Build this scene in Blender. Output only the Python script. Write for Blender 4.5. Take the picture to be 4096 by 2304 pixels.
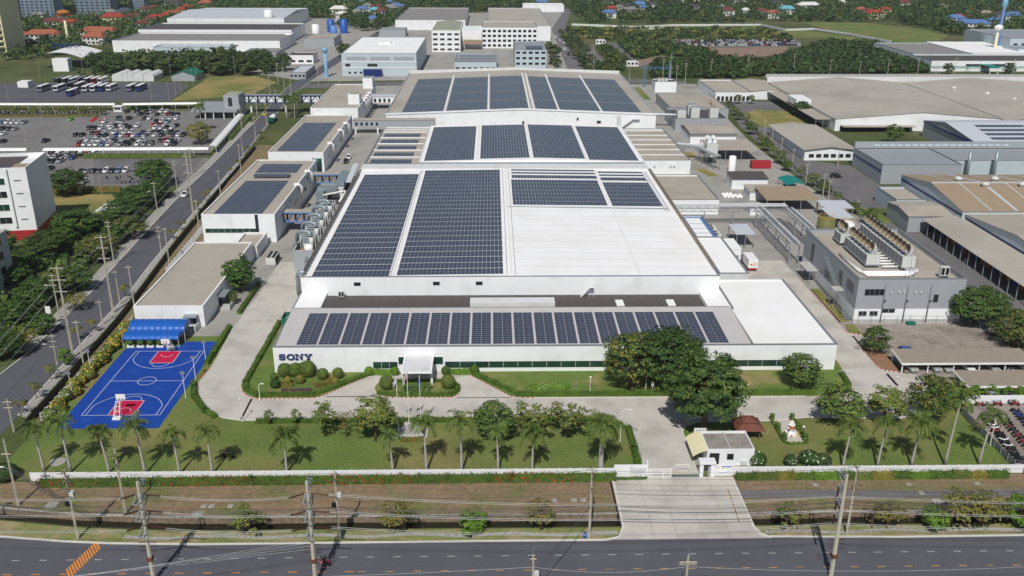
import bpy, math, random
import numpy as np
from math import sin, cos, pi, radians, sqrt, atan2, hypot
from mathutils import Vector, Matrix, geometry

SC = bpy.context.scene
COL = SC.collection
for o in list(bpy.data.objects):
  bpy.data.objects.remove(o)

# ---------------------------------------------------------------- camera, sky, sun, exposure
CAM_H = 85.5
cam = bpy.data.objects.new('camera', bpy.data.cameras.new('camera'))
COL.objects.link(cam)
cam.matrix_world = (Matrix.Translation((0, 0, CAM_H)) @ Matrix.Rotation(radians(-1.2965), 4, 'Z')
          @ Matrix.Rotation(radians(90 - 21.2744), 4, 'X') @ Matrix.Rotation(radians(0.2624), 4, 'Z'))
cam.data.sensor_width = 36
cam.data.lens = 32.059
cam.data.clip_start = 1
cam.data.clip_end = 12000
SC.camera = cam

SUN_EL, SUN_AZ = 50.0, 10.0          # light travels towards +Y, 10 degrees to the right
wd = bpy.data.worlds.new('World')
SC.world = wd
wd.use_nodes = True
sky = wd.node_tree.nodes.new('ShaderNodeTexSky')
sky.sky_type = 'NISHITA'
sky.sun_disc = False
sky.sun_elevation = radians(SUN_EL)
sky.sun_rotation = radians(180 + SUN_AZ)
sky.air_density = 1.0
sky.dust_density = 1.2
bg = wd.node_tree.nodes['Background']
bg.inputs[1].default_value = 0.055
wd.node_tree.links.new(sky.outputs[0], bg.inputs[0])

sl = bpy.data.lights.new('sun', 'SUN')
sl.energy = 3.9
sl.angle = radians(0.53)
sl.color = (1.0, 0.965, 0.905)
so = bpy.data.objects.new('sun', sl)
COL.objects.link(so)
so.rotation_euler = Vector((sin(radians(SUN_AZ)) * cos(radians(SUN_EL)), cos(radians(SUN_AZ)) * cos(radians(SUN_EL)),
              -sin(radians(SUN_EL)))).to_track_quat('-Z', 'Y').to_euler()
so.location = (-60, 60, 200)

vs = SC.view_settings
vs.view_transform = 'Standard'
vs.look = 'None'
vs.exposure = -0.12
vs.gamma = 1.0
vs.use_curve_mapping = False
SC.cycles.max_bounces = 5
SC.cycles.diffuse_bounces = 2
SC.cycles.glossy_bounces = 2
SC.cycles.transmission_bounces = 2
SC.cycles.transparent_max_bounces = 6
SC.cycles.volume_bounces = 0

# ---------------------------------------------------------------- helpers
MATS = {}

def srgb(r, g, b):
  def f(c):
    c /= 255.0
    return c / 12.92 if c <= 0.04045 else ((c + 0.055) / 1.055) ** 2.4
  return (f(r), f(g), f(b))

def mat(name, col, rough=0.8, var=0.10, scale=0.25, col2=None, lo=0.4, hi=0.6, metal=0.0, spec=0.3, fine=0.0, fscale=3.0,
    wave=None, wstr=0.5, wdir='X', obcol=False, isl=0.0, trans=0.0, bump=0.0, stain=None, sscale=0.08, smin=0.58, emit=None):
  """procedural material: base colour varied by world-space noise, optional second colour, ribs, fine grain and stains"""
  if name in MATS:
    return MATS[name]
  m = bpy.data.materials.new(name)
  m.use_nodes = True
  nt = m.node_tree
  N, L = nt.nodes, nt.links
  b = N['Principled BSDF']
  b.inputs['Roughness'].default_value = rough
  b.inputs['Metallic'].default_value = metal
  b.inputs['Specular IOR Level'].default_value = spec
  geo = N.new('ShaderNodeNewGeometry')
  tc = geo.outputs['Position']

  def noise(sc, det=4.0):
    n = N.new('ShaderNodeTexNoise')
    n.inputs['Scale'].default_value = sc
    n.inputs['Detail'].default_value = det
    L.new(tc, n.inputs['Vector'])
    return n.outputs['Fac']

  def mix(fac, a, c, typ='MIX'):
    x = N.new('ShaderNodeMix')
    x.data_type = 'RGBA'
    x.blend_type = typ
    if isinstance(fac, float):
      x.inputs[0].default_value = fac
    else:
      L.new(fac, x.inputs[0])
    for s, val in ((x.inputs[6], a), (x.inputs[7], c)):
      if isinstance(val, tuple):
        s.default_value = (*val, 1)
      else:
        L.new(val, s)
    return x.outputs[2]

  def ramp(v, a, c, lo_=0.0, hi_=1.0):
    r = N.new('ShaderNodeMapRange')
    r.inputs['From Min'].default_value = a
    r.inputs['From Max'].default_value = c
    r.inputs['To Min'].default_value = lo_
    r.inputs['To Max'].default_value = hi_
    L.new(v, r.inputs['Value'])
    return r.outputs[0]

  if obcol:
    oi = N.new('ShaderNodeObjectInfo')
    c = oi.outputs['Color']
  elif col2 is not None:
    c = mix(ramp(noise(scale), lo, hi), tuple(col), tuple(col2))
  else:
    c = tuple(col)
  if var:
    k = ramp(noise(scale * 2.3 + 0.01, 5.0), 0.25, 0.75, 1 - var, 1 + var)
    cmb = N.new('ShaderNodeCombineColor')
    for i in range(3):
      L.new(k, cmb.inputs[i])
    c = mix(1.0, c, cmb.outputs[0], 'MULTIPLY')
  if fine:
    k = ramp(noise(fscale, 3.0), 0.25, 0.75, 1 - fine, 1 + fine)
    cmb = N.new('ShaderNodeCombineColor')
    for i in range(3):
      L.new(k, cmb.inputs[i])
    c = mix(1.0, c, cmb.outputs[0], 'MULTIPLY')
  if isl:
    k = ramp(geo.outputs['Random Per Island'], 0, 1, 1 - isl, 1 + isl)
    oi2 = N.new('ShaderNodeObjectInfo')
    k2 = ramp(oi2.outputs['Random'], 0, 1, 0.86, 1.14)
    mm = N.new('ShaderNodeMath')
    mm.operation = 'MULTIPLY'
    L.new(k, mm.inputs[0])
    L.new(k2, mm.inputs[1])
    cmb = N.new('ShaderNodeCombineColor')
    for i in range(3):
      L.new(mm.outputs[0], cmb.inputs[i])
    c = mix(1.0, c, cmb.outputs[0], 'MULTIPLY')
  if stain is not None:
    c = mix(ramp(noise(sscale, 6.0), smin, smin + 0.2, 0.0, 0.75), c, tuple(stain))
  if isinstance(c, tuple):
    b.inputs['Base Color'].default_value = (*c, 1)
  else:
    L.new(c, b.inputs['Base Color'])
  if wave:
    w = N.new('ShaderNodeTexWave')
    w.bands_direction = wdir
    w.inputs['Scale'].default_value = wave
    w.inputs['Distortion'].default_value = 0
    L.new(tc, w.inputs['Vector'])
    bp = N.new('ShaderNodeBump')
    bp.inputs['Strength'].default_value = wstr
    bp.inputs['Distance'].default_value = 0.05
    L.new(w.outputs['Fac'], bp.inputs['Height'])
    L.new(bp.outputs[0], b.inputs['Normal'])
  elif bump:
    bp = N.new('ShaderNodeBump')
    bp.inputs['Strength'].default_value = bump
    bp.inputs['Distance'].default_value = 0.1
    L.new(noise(fscale, 4.0), bp.inputs['Height'])
    L.new(bp.outputs[0], b.inputs['Normal'])
  if trans:
    tr = N.new('ShaderNodeBsdfTranslucent')
    if isinstance(c, tuple):
      tr.inputs[0].default_value = (*c, 1)
    else:
      L.new(c, tr.inputs[0])
    ms = N.new('ShaderNodeMixShader')
    ms.inputs[0].default_value = trans
    L.new(b.outputs[0], ms.inputs[1])
    L.new(tr.outputs[0], ms.inputs[2])
    L.new(ms.outputs[0], N['Material Output'].inputs[0])
  MATS[name] = m
  return m

def M(x):
  return MATS[x] if isinstance(x, str) else x

ORG = {}

def link(o, parent=None, org=(0, 0, 0)):
  COL.objects.link(o)
  if parent is not None:
    o.parent = parent
  ORG[o.name] = org
  return o

def tag(o, label=None, cat=None, group=None, kind=None):
  if label: o['label'] = label
  if cat: o['category'] = cat
  if group: o['group'] = group
  if kind: o['kind'] = kind
  return o

def thing(name, label, cat, loc=(0, 0, 0), group=None):
  o = bpy.data.objects.new(name, None)
  o.empty_display_size = 0.5
  o.location = loc
  link(o, None, tuple(loc) if len(loc) == 3 else (loc[0], loc[1], 0))
  return tag(o, label, cat, group)

class MB:
  """collects geometry in world coordinates; build() links it as one mesh object"""
  def __init__(s):
    s.v, s.f, s.m, s.k = [], [], [], 0
  def add(s, vs_, fs):
    n = len(s.v)
    s.v += [tuple(p) for p in vs_]
    s.f += [tuple(i + n for i in f) for f in fs]
    s.m += [s.k] * len(fs)
    return s
  def mt(s, k):
    s.k = k
    return s
  def box(s, x0, x1, y0, y1, z0, z1):
    if x0 > x1: x0, x1 = x1, x0
    if y0 > y1: y0, y1 = y1, y0
    return s.add([(x0, y0, z0), (x1, y0, z0), (x1, y1, z0), (x0, y1, z0), (x0, y0, z1), (x1, y0, z1), (x1, y1, z1), (x0, y1, z1)],
     [(0, 3, 2, 1), (4, 5, 6, 7), (0, 1, 5, 4), (1, 2, 6, 5), (2, 3, 7, 6), (3, 0, 4, 7)])
  def ring(s, x0, x1, y0, y1, z0, z1, t=0.25):
    s.box(x0, x1, y0, y0 + t, z0, z1)
    s.box(x0, x1, y1 - t, y1, z0, z1)
    s.box(x0, x0 + t, y0 + t, y1 - t, z0, z1)
    return s.box(x1 - t, x1, y0 + t, y1 - t, z0, z1)
  def bar(s, p, q, w, h=None, up=(0, 0, 1)):
    h = w if h is None else h
    p, q = Vector(p), Vector(q)
    d = (q - p)
    if d.length < 1e-6: return s
    d.normalize()
    u = Vector(up)
    if abs(d.dot(u)) > 0.98: u = Vector((1, 0, 0))
    a = d.cross(u).normalized() * (w / 2)
    b = a.cross(d).normalized() * (h / 2)
    vs_ = [c + i * a + j * b for c in (p, q) for i, j in ((-1, -1), (1, -1), (1, 1), (-1, 1))]
    return s.add(vs_, [(0, 1, 2, 3), (7, 6, 5, 4), (0, 4, 5, 1), (1, 5, 6, 2), (2, 6, 7, 3), (3, 7, 4, 0)])
  def tube(s, pts, r, n=6, cap=True):
    pts = [Vector(p) for p in pts]
    rs = r if isinstance(r, (list, tuple)) else [r] * len(pts)
    rings = []
    for i, p in enumerate(pts):
      d = (pts[min(i + 1, len(pts) - 1)] - pts[max(i - 1, 0)]).normalized()
      u = Vector((0, 0, 1)) if abs(d.z) < 0.95 else Vector((0, 1, 0))
      a = d.cross(u).normalized()
      b = a.cross(d).normalized()
      rings.append([p + rs[i] * (cos(2 * pi * k / n) * a + sin(2 * pi * k / n) * b) for k in range(n)])
    vs_ = [v for g in rings for v in g]
    fs = [(i * n + k, i * n + (k + 1) % n, (i + 1) * n + (k + 1) % n, (i + 1) * n + k) for i in range(len(pts) - 1) for k in range(n)]
    if cap:
      fs += [tuple(range(n - 1, -1, -1)), tuple((len(pts) - 1) * n + k for k in range(n))]
    return s.add(vs_, fs)
  def cyl(s, x, y, z0, z1, r0, r1=None, n=10):
    return s.tube([(x, y, z0), (x, y, z1)], [r0, r0 if r1 is None else r1], n)
  def lathe(s, x, y, prof, n=14):
    vs_ = [(x + r * cos(2 * pi * k / n), y + r * sin(2 * pi * k / n), z) for r, z in prof for k in range(n)]
    fs = [(i * n + k, i * n + (k + 1) % n, (i + 1) * n + (k + 1) % n, (i + 1) * n + k) for i in range(len(prof) - 1) for k in range(n)]
    fs.append(tuple((len(prof) - 1) * n + k for k in range(n)))
    return s.add(vs_, fs)
  def poly(s, pts):
    return s.add(pts, [tuple(range(len(pts)))])
  def prism(s, pts, z0, z1):
    n = len(pts)
    area = sum(pts[i][0] * pts[(i + 1) % n][1] - pts[(i + 1) % n][0] * pts[i][1] for i in range(n))
    if area < 0: pts = pts[::-1]
    vs_ = [(p[0], p[1], z0) for p in pts] + [(p[0], p[1], z1) for p in pts]
    return s.add(vs_, [tuple(range(n - 1, -1, -1)), tuple(range(n, 2 * n))] + [(i, (i + 1) % n, n + (i + 1) % n, n + i) for i in range(n)])
  def xz(s, pts, y0, y1):
    """extrude a profile given in x,z along y"""
    n = len(pts)
    vs_ = [(p[0], y0, p[1]) for p in pts] + [(p[0], y1, p[1]) for p in pts]
    return s.add(vs_, [tuple(range(n)), tuple(range(2 * n - 1, n - 1, -1))] + [(n + i, n + (i + 1) % n, (i + 1) % n, i) for i in range(n)])
  def yz(s, pts, x0, x1):
    n = len(pts)
    vs_ = [(x0, p[0], p[1]) for p in pts] + [(x1, p[0], p[1]) for p in pts]
    return s.add(vs_, [tuple(range(n)), tuple(range(2 * n - 1, n - 1, -1))] + [(n + i, n + (i + 1) % n, (i + 1) % n, i) for i in range(n)])
  def mesh(s, name, mats, org=(0, 0, 0), smooth=False):
    me = bpy.data.meshes.new(name)
    me.from_pydata([(a - org[0], b - org[1], c - org[2]) for a, b, c in s.v], [], s.f)
    for x in (mats if isinstance(mats, (list, tuple)) else [mats]):
      me.materials.append(M(x))
    if any(s.m):
      me.polygons.foreach_set('material_index', s.m)
    if smooth:
      me.polygons.foreach_set('use_smooth', [True] * len(me.polygons))
    return me
  def build(s, name, mats, parent=None, smooth=False):
    if parent is not None:
      og = ORG[parent.name]
      o = bpy.data.objects.new(name, s.mesh(name, mats, og, smooth))
      return link(o, parent, og)
    xs = [p[0] for p in s.v]; ys = [p[1] for p in s.v]
    og = ((min(xs) + max(xs)) / 2, (min(ys) + max(ys)) / 2, min(p[2] for p in s.v))
    o = bpy.data.objects.new(name, s.mesh(name, mats, og, smooth))
    o.location = og
    return link(o, None, og)

def part_mesh(name, me, parent, loc=(0, 0, 0), rz=0.0):
  o = bpy.data.objects.new(name, me)
  o.location = loc
  o.rotation_euler.z = rz
  return link(o, parent, ORG[parent.name] if parent else loc)

def copy_tree(root, loc=None, rz=None, sc=None, label=None, group=None, color=None, parent=None):
  c = root.copy()
  COL.objects.link(c)
  c.parent = parent
  if loc is not None: c.location = loc
  if rz is not None: c.rotation_euler.z = rz
  if sc is not None: c.scale = (sc, sc, sc) if not isinstance(sc, tuple) else sc
  if label: c['label'] = label
  if group: c['group'] = group
  if color is not None: c.color = (*color, 1)
  for ch in CH.get(root.name, []):
    d = ch.copy()
    COL.objects.link(d)
    d.parent = c
    if color is not None: d.color = (*color, 1)
    for g in CH.get(ch.name, []):
      e = g.copy()
      COL.objects.link(e)
      e.parent = d
      if color is not None: e.color = (*color, 1)
  return c

CH = {}

def proto_done(root):
  """remember the children of a prototype so that copies need no scene search"""
  for o in bpy.data.objects:
    if o.parent is root:
      CH.setdefault(root.name, []).append(o)
      for q in bpy.data.objects:
        if q.parent is o:
          CH.setdefault(o.name, []).append(q)

def sheet(name, pts, z, m, holes=(), kind='structure', label=None):
  """flat sheet of any outline, with holes"""
  polys = [[Vector((p[0], p[1], 0)) for p in q] for q in [pts, *holes]]
  tris = geometry.tessellate_polygon(polys)
  flat = [v for q in polys for v in q]
  fs = []
  for t in tris:
    a, b, c = (flat[i] for i in t)
    fs.append(t if (b - a).cross(c - a).z > 0 else t[::-1])
  mb = MB()
  mb.add([(v.x, v.y, z) for v in flat], fs)
  o = mb.build(name, m)
  return tag(o, label, None, None, kind)

def npmesh(name, verts, mats, midx=None, per=4):
  """mesh of separate polygons with `per` corners each from an (n*per,3) array"""
  n = len(verts)
  me = bpy.data.meshes.new(name)
  me.vertices.add(n)
  me.vertices.foreach_set('co', np.asarray(verts, dtype=np.float32).ravel())
  me.loops.add(n)
  me.loops.foreach_set('vertex_index', np.arange(n, dtype=np.int32))
  nf = n // per
  me.polygons.add(nf)
  me.polygons.foreach_set('loop_start', np.arange(0, n, per, dtype=np.int32))
  if midx is not None:
    me.polygons.foreach_set('material_index', np.asarray(midx, dtype=np.int32))
  for x in (mats if isinstance(mats, (list, tuple)) else [mats]):
    me.materials.append(M(x))
  me.update(calc_edges=True)
  return me

ORD = ['first', 'second', 'third', 'fourth', 'fifth', 'sixth', 'seventh', 'eighth', 'ninth', 'tenth', 'eleventh', 'twelfth', 'thirteenth',
 'fourteenth', 'fifteenth', 'sixteenth', 'seventeenth', 'eighteenth', 'nineteenth', 'twentieth', 'twenty-first', 'twenty-second',
 'twenty-third', 'twenty-fourth', 'twenty-fifth', 'twenty-sixth', 'twenty-seventh', 'twenty-eighth', 'twenty-ninth', 'thirtieth']

def nth(i):
  if i < 30: return ORD[i]
  k = i + 1
  return str(k) + ('th' if 10 <= k % 100 <= 20 else {1: 'st', 2: 'nd', 3: 'rd'}.get(k % 10, 'th'))

# ---------------------------------------------------------------- materials
mat('earth', srgb(92, 94, 58), 0.95, 0.25, 0.02, col2=srgb(70, 84, 42), fine=0.2, fscale=0.6)
mat('lawn', srgb(98, 116, 56), 0.95, 0.16, 0.05, col2=srgb(126, 120, 74), lo=0.46, hi=0.66, fine=0.18, fscale=1.6)
mat('lawn_bed', srgb(96, 117, 54), 0.95, 0.12, 0.11, col2=srgb(140, 126, 84), lo=0.52, hi=0.66, fine=0.18, fscale=1.8)
mat('dry', srgb(134, 114, 90), 0.95, 0.12, 0.10, col2=srgb(112, 112, 70), lo=0.5, hi=0.66, fine=0.25, fscale=1.2)
mat('verge', srgb(124, 130, 76), 0.95, 0.16, 0.22, col2=srgb(150, 138, 104), lo=0.44, hi=0.6, fine=0.2, fscale=1.5)
mat('field', srgb(150, 134, 84), 0.95, 0.12, 0.05, col2=srgb(112, 118, 62), lo=0.42, hi=0.62, fine=0.15, fscale=0.6)
mat('dirt', srgb(140, 118, 104), 0.95, 0.2, 0.06, fine=0.2, fscale=0.7)
mat('mulch', srgb(146, 112, 88), 0.95, 0.15, 0.5, fine=0.2)
mat('asphalt', srgb(90, 91, 98), 0.85, 0.10, 0.06, fine=0.08, fscale=2.0, stain=srgb(104, 103, 104), sscale=0.05)
mat('asphalt_old', srgb(112, 110, 112), 0.9, 0.12, 0.05, fine=0.1, fscale=1.0, stain=srgb(92, 90, 92), sscale=0.07, smin=0.5)
mat('lot', srgb(124, 122, 121), 0.9, 0.1, 0.05, fine=0.1, fscale=0.9, stain=srgb(110, 107, 106), sscale=0.05, smin=0.5)
mat('oldlot', srgb(150, 140, 132), 0.9, 0.14, 0.18, fine=0.2, fscale=1.0, stain=srgb(112, 103, 98), sscale=0.16, smin=0.47)
mat('concrete', srgb(194, 189, 181), 0.85, 0.05, 0.08, fine=0.05, fscale=1.4, stain=srgb(166, 161, 153), sscale=0.16, smin=0.46)
mat('yard', srgb(160, 157, 151), 0.88, 0.07, 0.07, fine=0.07, fscale=1.0, stain=srgb(128, 126, 122), sscale=0.09, smin=0.5)
mat('kerb_white', srgb(212, 208, 202), 0.7, 0.08, 1.0)
mat('kerb_red', srgb(190, 42, 52), 0.6, 0.08, 1.0)
mat('stone', srgb(158, 156, 150), 0.9, 0.2, 0.8, fine=0.3, fscale=2.0)
mat('wall_white', srgb(236, 239, 241), 0.55, 0.025, 0.1, fine=0.015, stain=srgb(220, 222, 223), sscale=0.22, smin=0.52)
mat('wall_dirty', srgb(214, 216, 216), 0.6, 0.05, 0.2, stain=srgb(196, 196, 194), sscale=0.3, smin=0.55)
mat('wall_grey', srgb(160, 166, 172), 0.5, 0.04, 0.2)
mat('wall_blue', srgb(186, 200, 208), 0.5, 0.04, 0.2)
mat('condo', srgb(112, 132, 150), 0.4, 0.08, 0.05)
mat('wall_cream', srgb(226, 218, 180), 0.7, 0.05, 0.2)
mat('plinth', srgb(182, 182, 180), 0.8, 0.06, 0.3)
mat('fence_white', srgb(232, 233, 236), 0.5, 0.03, 0.4, fine=0.02)
mat('roof_white', srgb(246, 246, 246), 0.6, 0.02, 0.06, wave=1.3, wstr=0.25, wdir='Y', stain=srgb(238, 237, 234), sscale=0.09, smin=0.45)
mat('roof_rib', srgb(212, 208, 207), 0.5, 0.03, 0.1, wave=1.6, wstr=1.0, wdir='X')
mat('roof_tan', srgb(174, 166, 154), 0.75, 0.05, 0.12, wave=1.2, wstr=0.3, wdir='Y', fine=0.04, fscale=0.9, stain=srgb(156, 148, 136), sscale=0.08, smin=0.5)
mat('roof_tanx', srgb(176, 170, 160), 0.75, 0.05, 0.05, wave=1.2, wstr=0.3, wdir='X', fine=0.04, fscale=0.5, stain=srgb(156, 150, 140), sscale=0.03, smin=0.5)
mat('roof_brown', srgb(158, 140, 118), 0.8, 0.07, 0.1, wave=1.0, wstr=0.3, wdir='Y', fine=0.05)
mat('roof_grey', srgb(150, 154, 160), 0.6, 0.04, 0.1, wave=1.0, wstr=0.3, wdir='X')
mat('roof_grey2', srgb(140, 136, 134), 0.8, 0.07, 0.04, fine=0.04, fscale=0.5)
mat('roof_silver', srgb(198, 203, 210), 0.45, 0.03, 0.1, wave=1.0, wstr=0.3, wdir='X')
mat('roof_green', srgb(152, 158, 138), 0.8, 0.05, 0.1)
mat('roof_dark', srgb(86, 80, 80), 0.85, 0.08, 0.25, fine=0.08)
mat('roof_slab', srgb(148, 142, 136), 0.9, 0.18, 0.35, fine=0.15, stain=srgb(108, 102, 98), sscale=0.4, smin=0.48)
mat('trim', srgb(126, 130, 136), 0.5, 0.04, 0.3)
mat('steel', srgb(150, 158, 164), 0.45, 0.06, 0.6, metal=0.3)
mat('duct', srgb(148, 160, 166), 0.4, 0.08, 0.5, metal=0.35)
mat('white_paint', srgb(236, 236, 236), 0.5, 0.03, 0.5)
mat('machine', srgb(206, 208, 204), 0.5, 0.05, 0.5)
mat('blue_steel', srgb(92, 134, 190), 0.45, 0.06, 0.5)
mat('rust', srgb(170, 112, 58), 0.8, 0.15, 0.6)
mat('glass_dark', srgb(34, 40, 46), 0.12, 0.1, 0.3, spec=0.6)
mat('glass_green', srgb(34, 66, 56), 0.1, 0.15, 0.2, spec=0.6)
mat('black', srgb(30, 30, 32), 0.7, 0.1, 0.5)
mat('dark_gap', srgb(46, 44, 44), 0.9, 0.1, 0.5)
mat('court_blue', srgb(20, 66, 156), 0.7, 0.07, 0.25, fine=0.06, fscale=1.2, stain=srgb(36, 82, 164), sscale=0.3, smin=0.52)
mat('court_red', srgb(190, 26, 70), 0.7, 0.08, 0.4)
mat('line_white', srgb(226, 228, 230), 0.6, 0.05, 0.6)
mat('road_white', srgb(178, 178, 176), 0.8, 0.15, 0.8)
mat('road_orange', srgb(226, 140, 48), 0.8, 0.1, 0.6)
mat('road_yellow', srgb(196, 150, 84), 0.8, 0.15, 0.6)
mat('roof_port', srgb(148, 138, 124), 0.8, 0.05, 0.3, fine=0.06)
mat('awning', srgb(32, 92, 178), 0.35, 0.04, 0.4)
mat('sony_blue', srgb(28, 48, 108), 0.4, 0.03, 0.5)
mat('water', srgb(38, 40, 30), 0.08, 0.15, 0.2, spec=0.5)
mat('canal_wall', srgb(128, 112, 94), 0.95, 0.25, 0.5, fine=0.3, fscale=1.5)
mat('bark', srgb(112, 92, 72), 0.95, 0.2, 1.0)
mat('palm_bark', srgb(172, 168, 162), 0.9, 0.15, 1.0)
mat('dead_frond', srgb(156, 122, 88), 0.9, 0.15, 1.0)
mat('pole', srgb(190, 184, 168), 0.85, 0.1, 0.4)
mat('insul', srgb(76, 46, 42), 0.4, 0.1, 0.5)
mat('wire', srgb(70, 70, 74), 0.6, 0.0)
mat('wire_alu', srgb(176, 178, 180), 0.5, 0.0)
mat('rubber', srgb(26, 26, 28), 0.8, 0.0)
mat('paint', (1, 1, 1), 0.25, 0.0, obcol=True, spec=0.5)
mat('car_glass', srgb(24, 28, 34), 0.08, 0.0, spec=0.6)
mat('lamp_glass', srgb(230, 230, 225), 0.2, 0.0)
mat('hoarding_green', srgb(28, 104, 88), 0.8, 0.15, 0.5)
mat('red_paint', srgb(168, 46, 52), 0.5, 0.06, 0.5)
mat('yellow_paint', srgb(222, 176, 54), 0.5, 0.06, 0.5)
mat('tank_olive', srgb(110, 110, 66), 0.6, 0.06, 0.5)
mat('sky_blue', srgb(126, 172, 204), 0.5, 0.04, 0.4)
mat('blue_tank', srgb(40, 88, 170), 0.4, 0.05, 0.5)
mat('teal', srgb(28, 128, 122), 0.5, 0.05, 0.5)
mat('horn_in', srgb(160, 146, 122), 0.7, 0.08, 0.5)
mat('tile_brown', srgb(112, 68, 56), 0.7, 0.12, 0.6)
mat('skin', srgb(178, 130, 104), 0.6, 0.0)
mat('cloth', (1, 1, 1), 0.8, 0.0, obcol=True)
mat('solar_frame', srgb(156, 164, 178), 0.4, 0.0, metal=0.2)

WP, WW, GD, HG, RSI, LH, WDI, RWH, WG, STL, RTA, LDK, LMD, MCH = 'white_paint', 'wall_white', 'glass_dark', 'hoarding_green', 'roof_silver', 'leaf_hedge', 'wall_dirty', 'roof_white', 'wall_grey', 'steel', 'roof_tan', 'leaf_dark', 'leaf_mid', 'machine'
def solar_mat():
  m = bpy.data.materials.new('solar_cells')
  m.use_nodes = True
  N, L = m.node_tree.nodes, m.node_tree.links
  b = N['Principled BSDF']
  g = N.new('ShaderNodeNewGeometry')
  n = N.new('ShaderNodeTexNoise')
  n.inputs['Scale'].default_value = 0.12
  L.new(g.outputs['Position'], n.inputs['Vector'])
  r = N.new('ShaderNodeMix')
  r.data_type = 'RGBA'
  r.inputs[6].default_value = (*srgb(56, 60, 74), 1)
  r.inputs[7].default_value = (*srgb(68, 72, 86), 1)
  L.new(n.outputs['Fac'], r.inputs[0])
  r2 = N.new('ShaderNodeMix')
  r2.data_type = 'RGBA'
  r2.blend_type = 'MULTIPLY'
  r2.inputs[0].default_value = 1.0
  k = N.new('ShaderNodeMapRange')
  k.inputs['To Min'].default_value = 0.86
  k.inputs['To Max'].default_value = 1.14
  L.new(g.outputs['Random Per Island'], k.inputs['Value'])
  c = N.new('ShaderNodeCombineColor')
  for i in range(3): L.new(k.outputs[0], c.inputs[i])
  L.new(r.outputs[2], r2.inputs[6])
  L.new(c.outputs[0], r2.inputs[7])
  L.new(r2.outputs[2], b.inputs['Base Color'])
  b.inputs['Roughness'].default_value = 0.16
  b.inputs['Specular IOR Level'].default_value = 0.5
  MATS['solar_cells'] = m
solar_mat()

def leafmat(name, a, b, isl=0.28, trans=0.22, scale=0.6):
  mat(name, a, 0.6, 0.08, scale, col2=b, lo=0.35, hi=0.65, isl=isl, trans=trans, spec=0.25)
leafmat(LDK, srgb(52, 82, 40), srgb(72, 98, 46))
leafmat(LMD, srgb(92, 116, 54), srgb(116, 130, 62))
leafmat('leaf_bright', srgb(94, 134, 44), srgb(118, 150, 54))
leafmat('leaf_olive', srgb(110, 120, 60), srgb(134, 132, 70))
leafmat('leaf_autumn', srgb(140, 116, 64), srgb(112, 124, 56))
leafmat('leaf_yellow', srgb(150, 140, 62), srgb(124, 126, 56))
leafmat(LH, srgb(76, 106, 40), srgb(98, 124, 48))
leafmat('leaf_palm', srgb(82, 106, 52), srgb(112, 128, 60))
leafmat('leaf_far', srgb(56, 80, 44), srgb(80, 98, 52), scale=0.05)
leafmat('leaf_far2', srgb(74, 96, 48), srgb(102, 108, 56), scale=0.04)
leafmat('leaf_scrub', srgb(48, 70, 38), srgb(76, 88, 44), scale=0.03)
leafmat('leaf_reed', srgb(128, 138, 66), srgb(146, 140, 80), scale=0.04)
leafmat('flower_yellow', srgb(226, 172, 40), srgb(236, 190, 70), trans=0.1)
leafmat('flower_red', srgb(206, 84, 44), srgb(190, 60, 40), trans=0.1)
leafmat('flower_white', srgb(238, 238, 228), srgb(226, 226, 210), trans=0.1)
leafmat('flower_purple', srgb(110, 76, 110), srgb(86, 62, 92), trans=0.1)
leafmat('leaf_purple', srgb(86, 62, 70), srgb(104, 76, 84), trans=0.1)
# ---------------------------------------------------------------- ground, roads, water
canal_front = [(-240, 133.5), (-150, 129.5), (-110, 126.5), (-78.1, 123.9), (-65.3, 122.0), (-50.5, 120.9), (-37, 120.7), (160, 120.9),
   (160, 117.8), (-36.4, 117.7), (-49.8, 117.9), (-64.3, 119.0), (-76.9, 121.0), (-110, 123.8), (-150, 126.8), (-240, 130.6)]
canal_side = [(-87.6, 150.0), (-88.5, 180), (-89.2, 200), (-90.6, 219), (-93.4, 250), (-96.0, 290), (-99, 330), (-102, 390),
   (-100, 390), (-97, 330), (-93.8, 290), (-91.3, 250), (-88.8, 219), (-87.3, 200), (-86.6, 176), (-85.6, 150)]
GROUND = sheet('ground', [(-2500, -250), (2500, -250), (2500, 5000), (-2500, 5000)], 0.0, 'earth', holes=[canal_front, canal_side])

def canal(name, outline, zb):
  mb = MB()
  n = len(outline)
  for i in range(n):
    a, b = outline[i], outline[(i + 1) % n]
    mb.add([(a[0], a[1], zb - 0.3), (b[0], b[1], zb - 0.3), (b[0], b[1], 0.0), (a[0], a[1], 0.0)], [(3, 2, 1, 0)])
  tag(mb.build(name + '_bank', 'canal_wall'), kind='structure')
  sheet(name + '_water', outline, zb, 'water')
canal('front_canal', canal_front, -1.05)
canal('side_canal', canal_side, -1.3)
cb = MB()
top = canal_front[:8]
top = top[:-1] + [(19.6, 120.85), None, (40.5, 120.85), (160, 120.9)]
for a, b in zip(top[:-1], top[1:]):
  if a is None or b is None: continue
  cb.bar((a[0], a[1] + 0.15, 0.06), (b[0], b[1] + 0.15, 0.06), 0.3, 0.2)
tag(cb.build('canal_coping', 'stone'), kind='structure')

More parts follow.
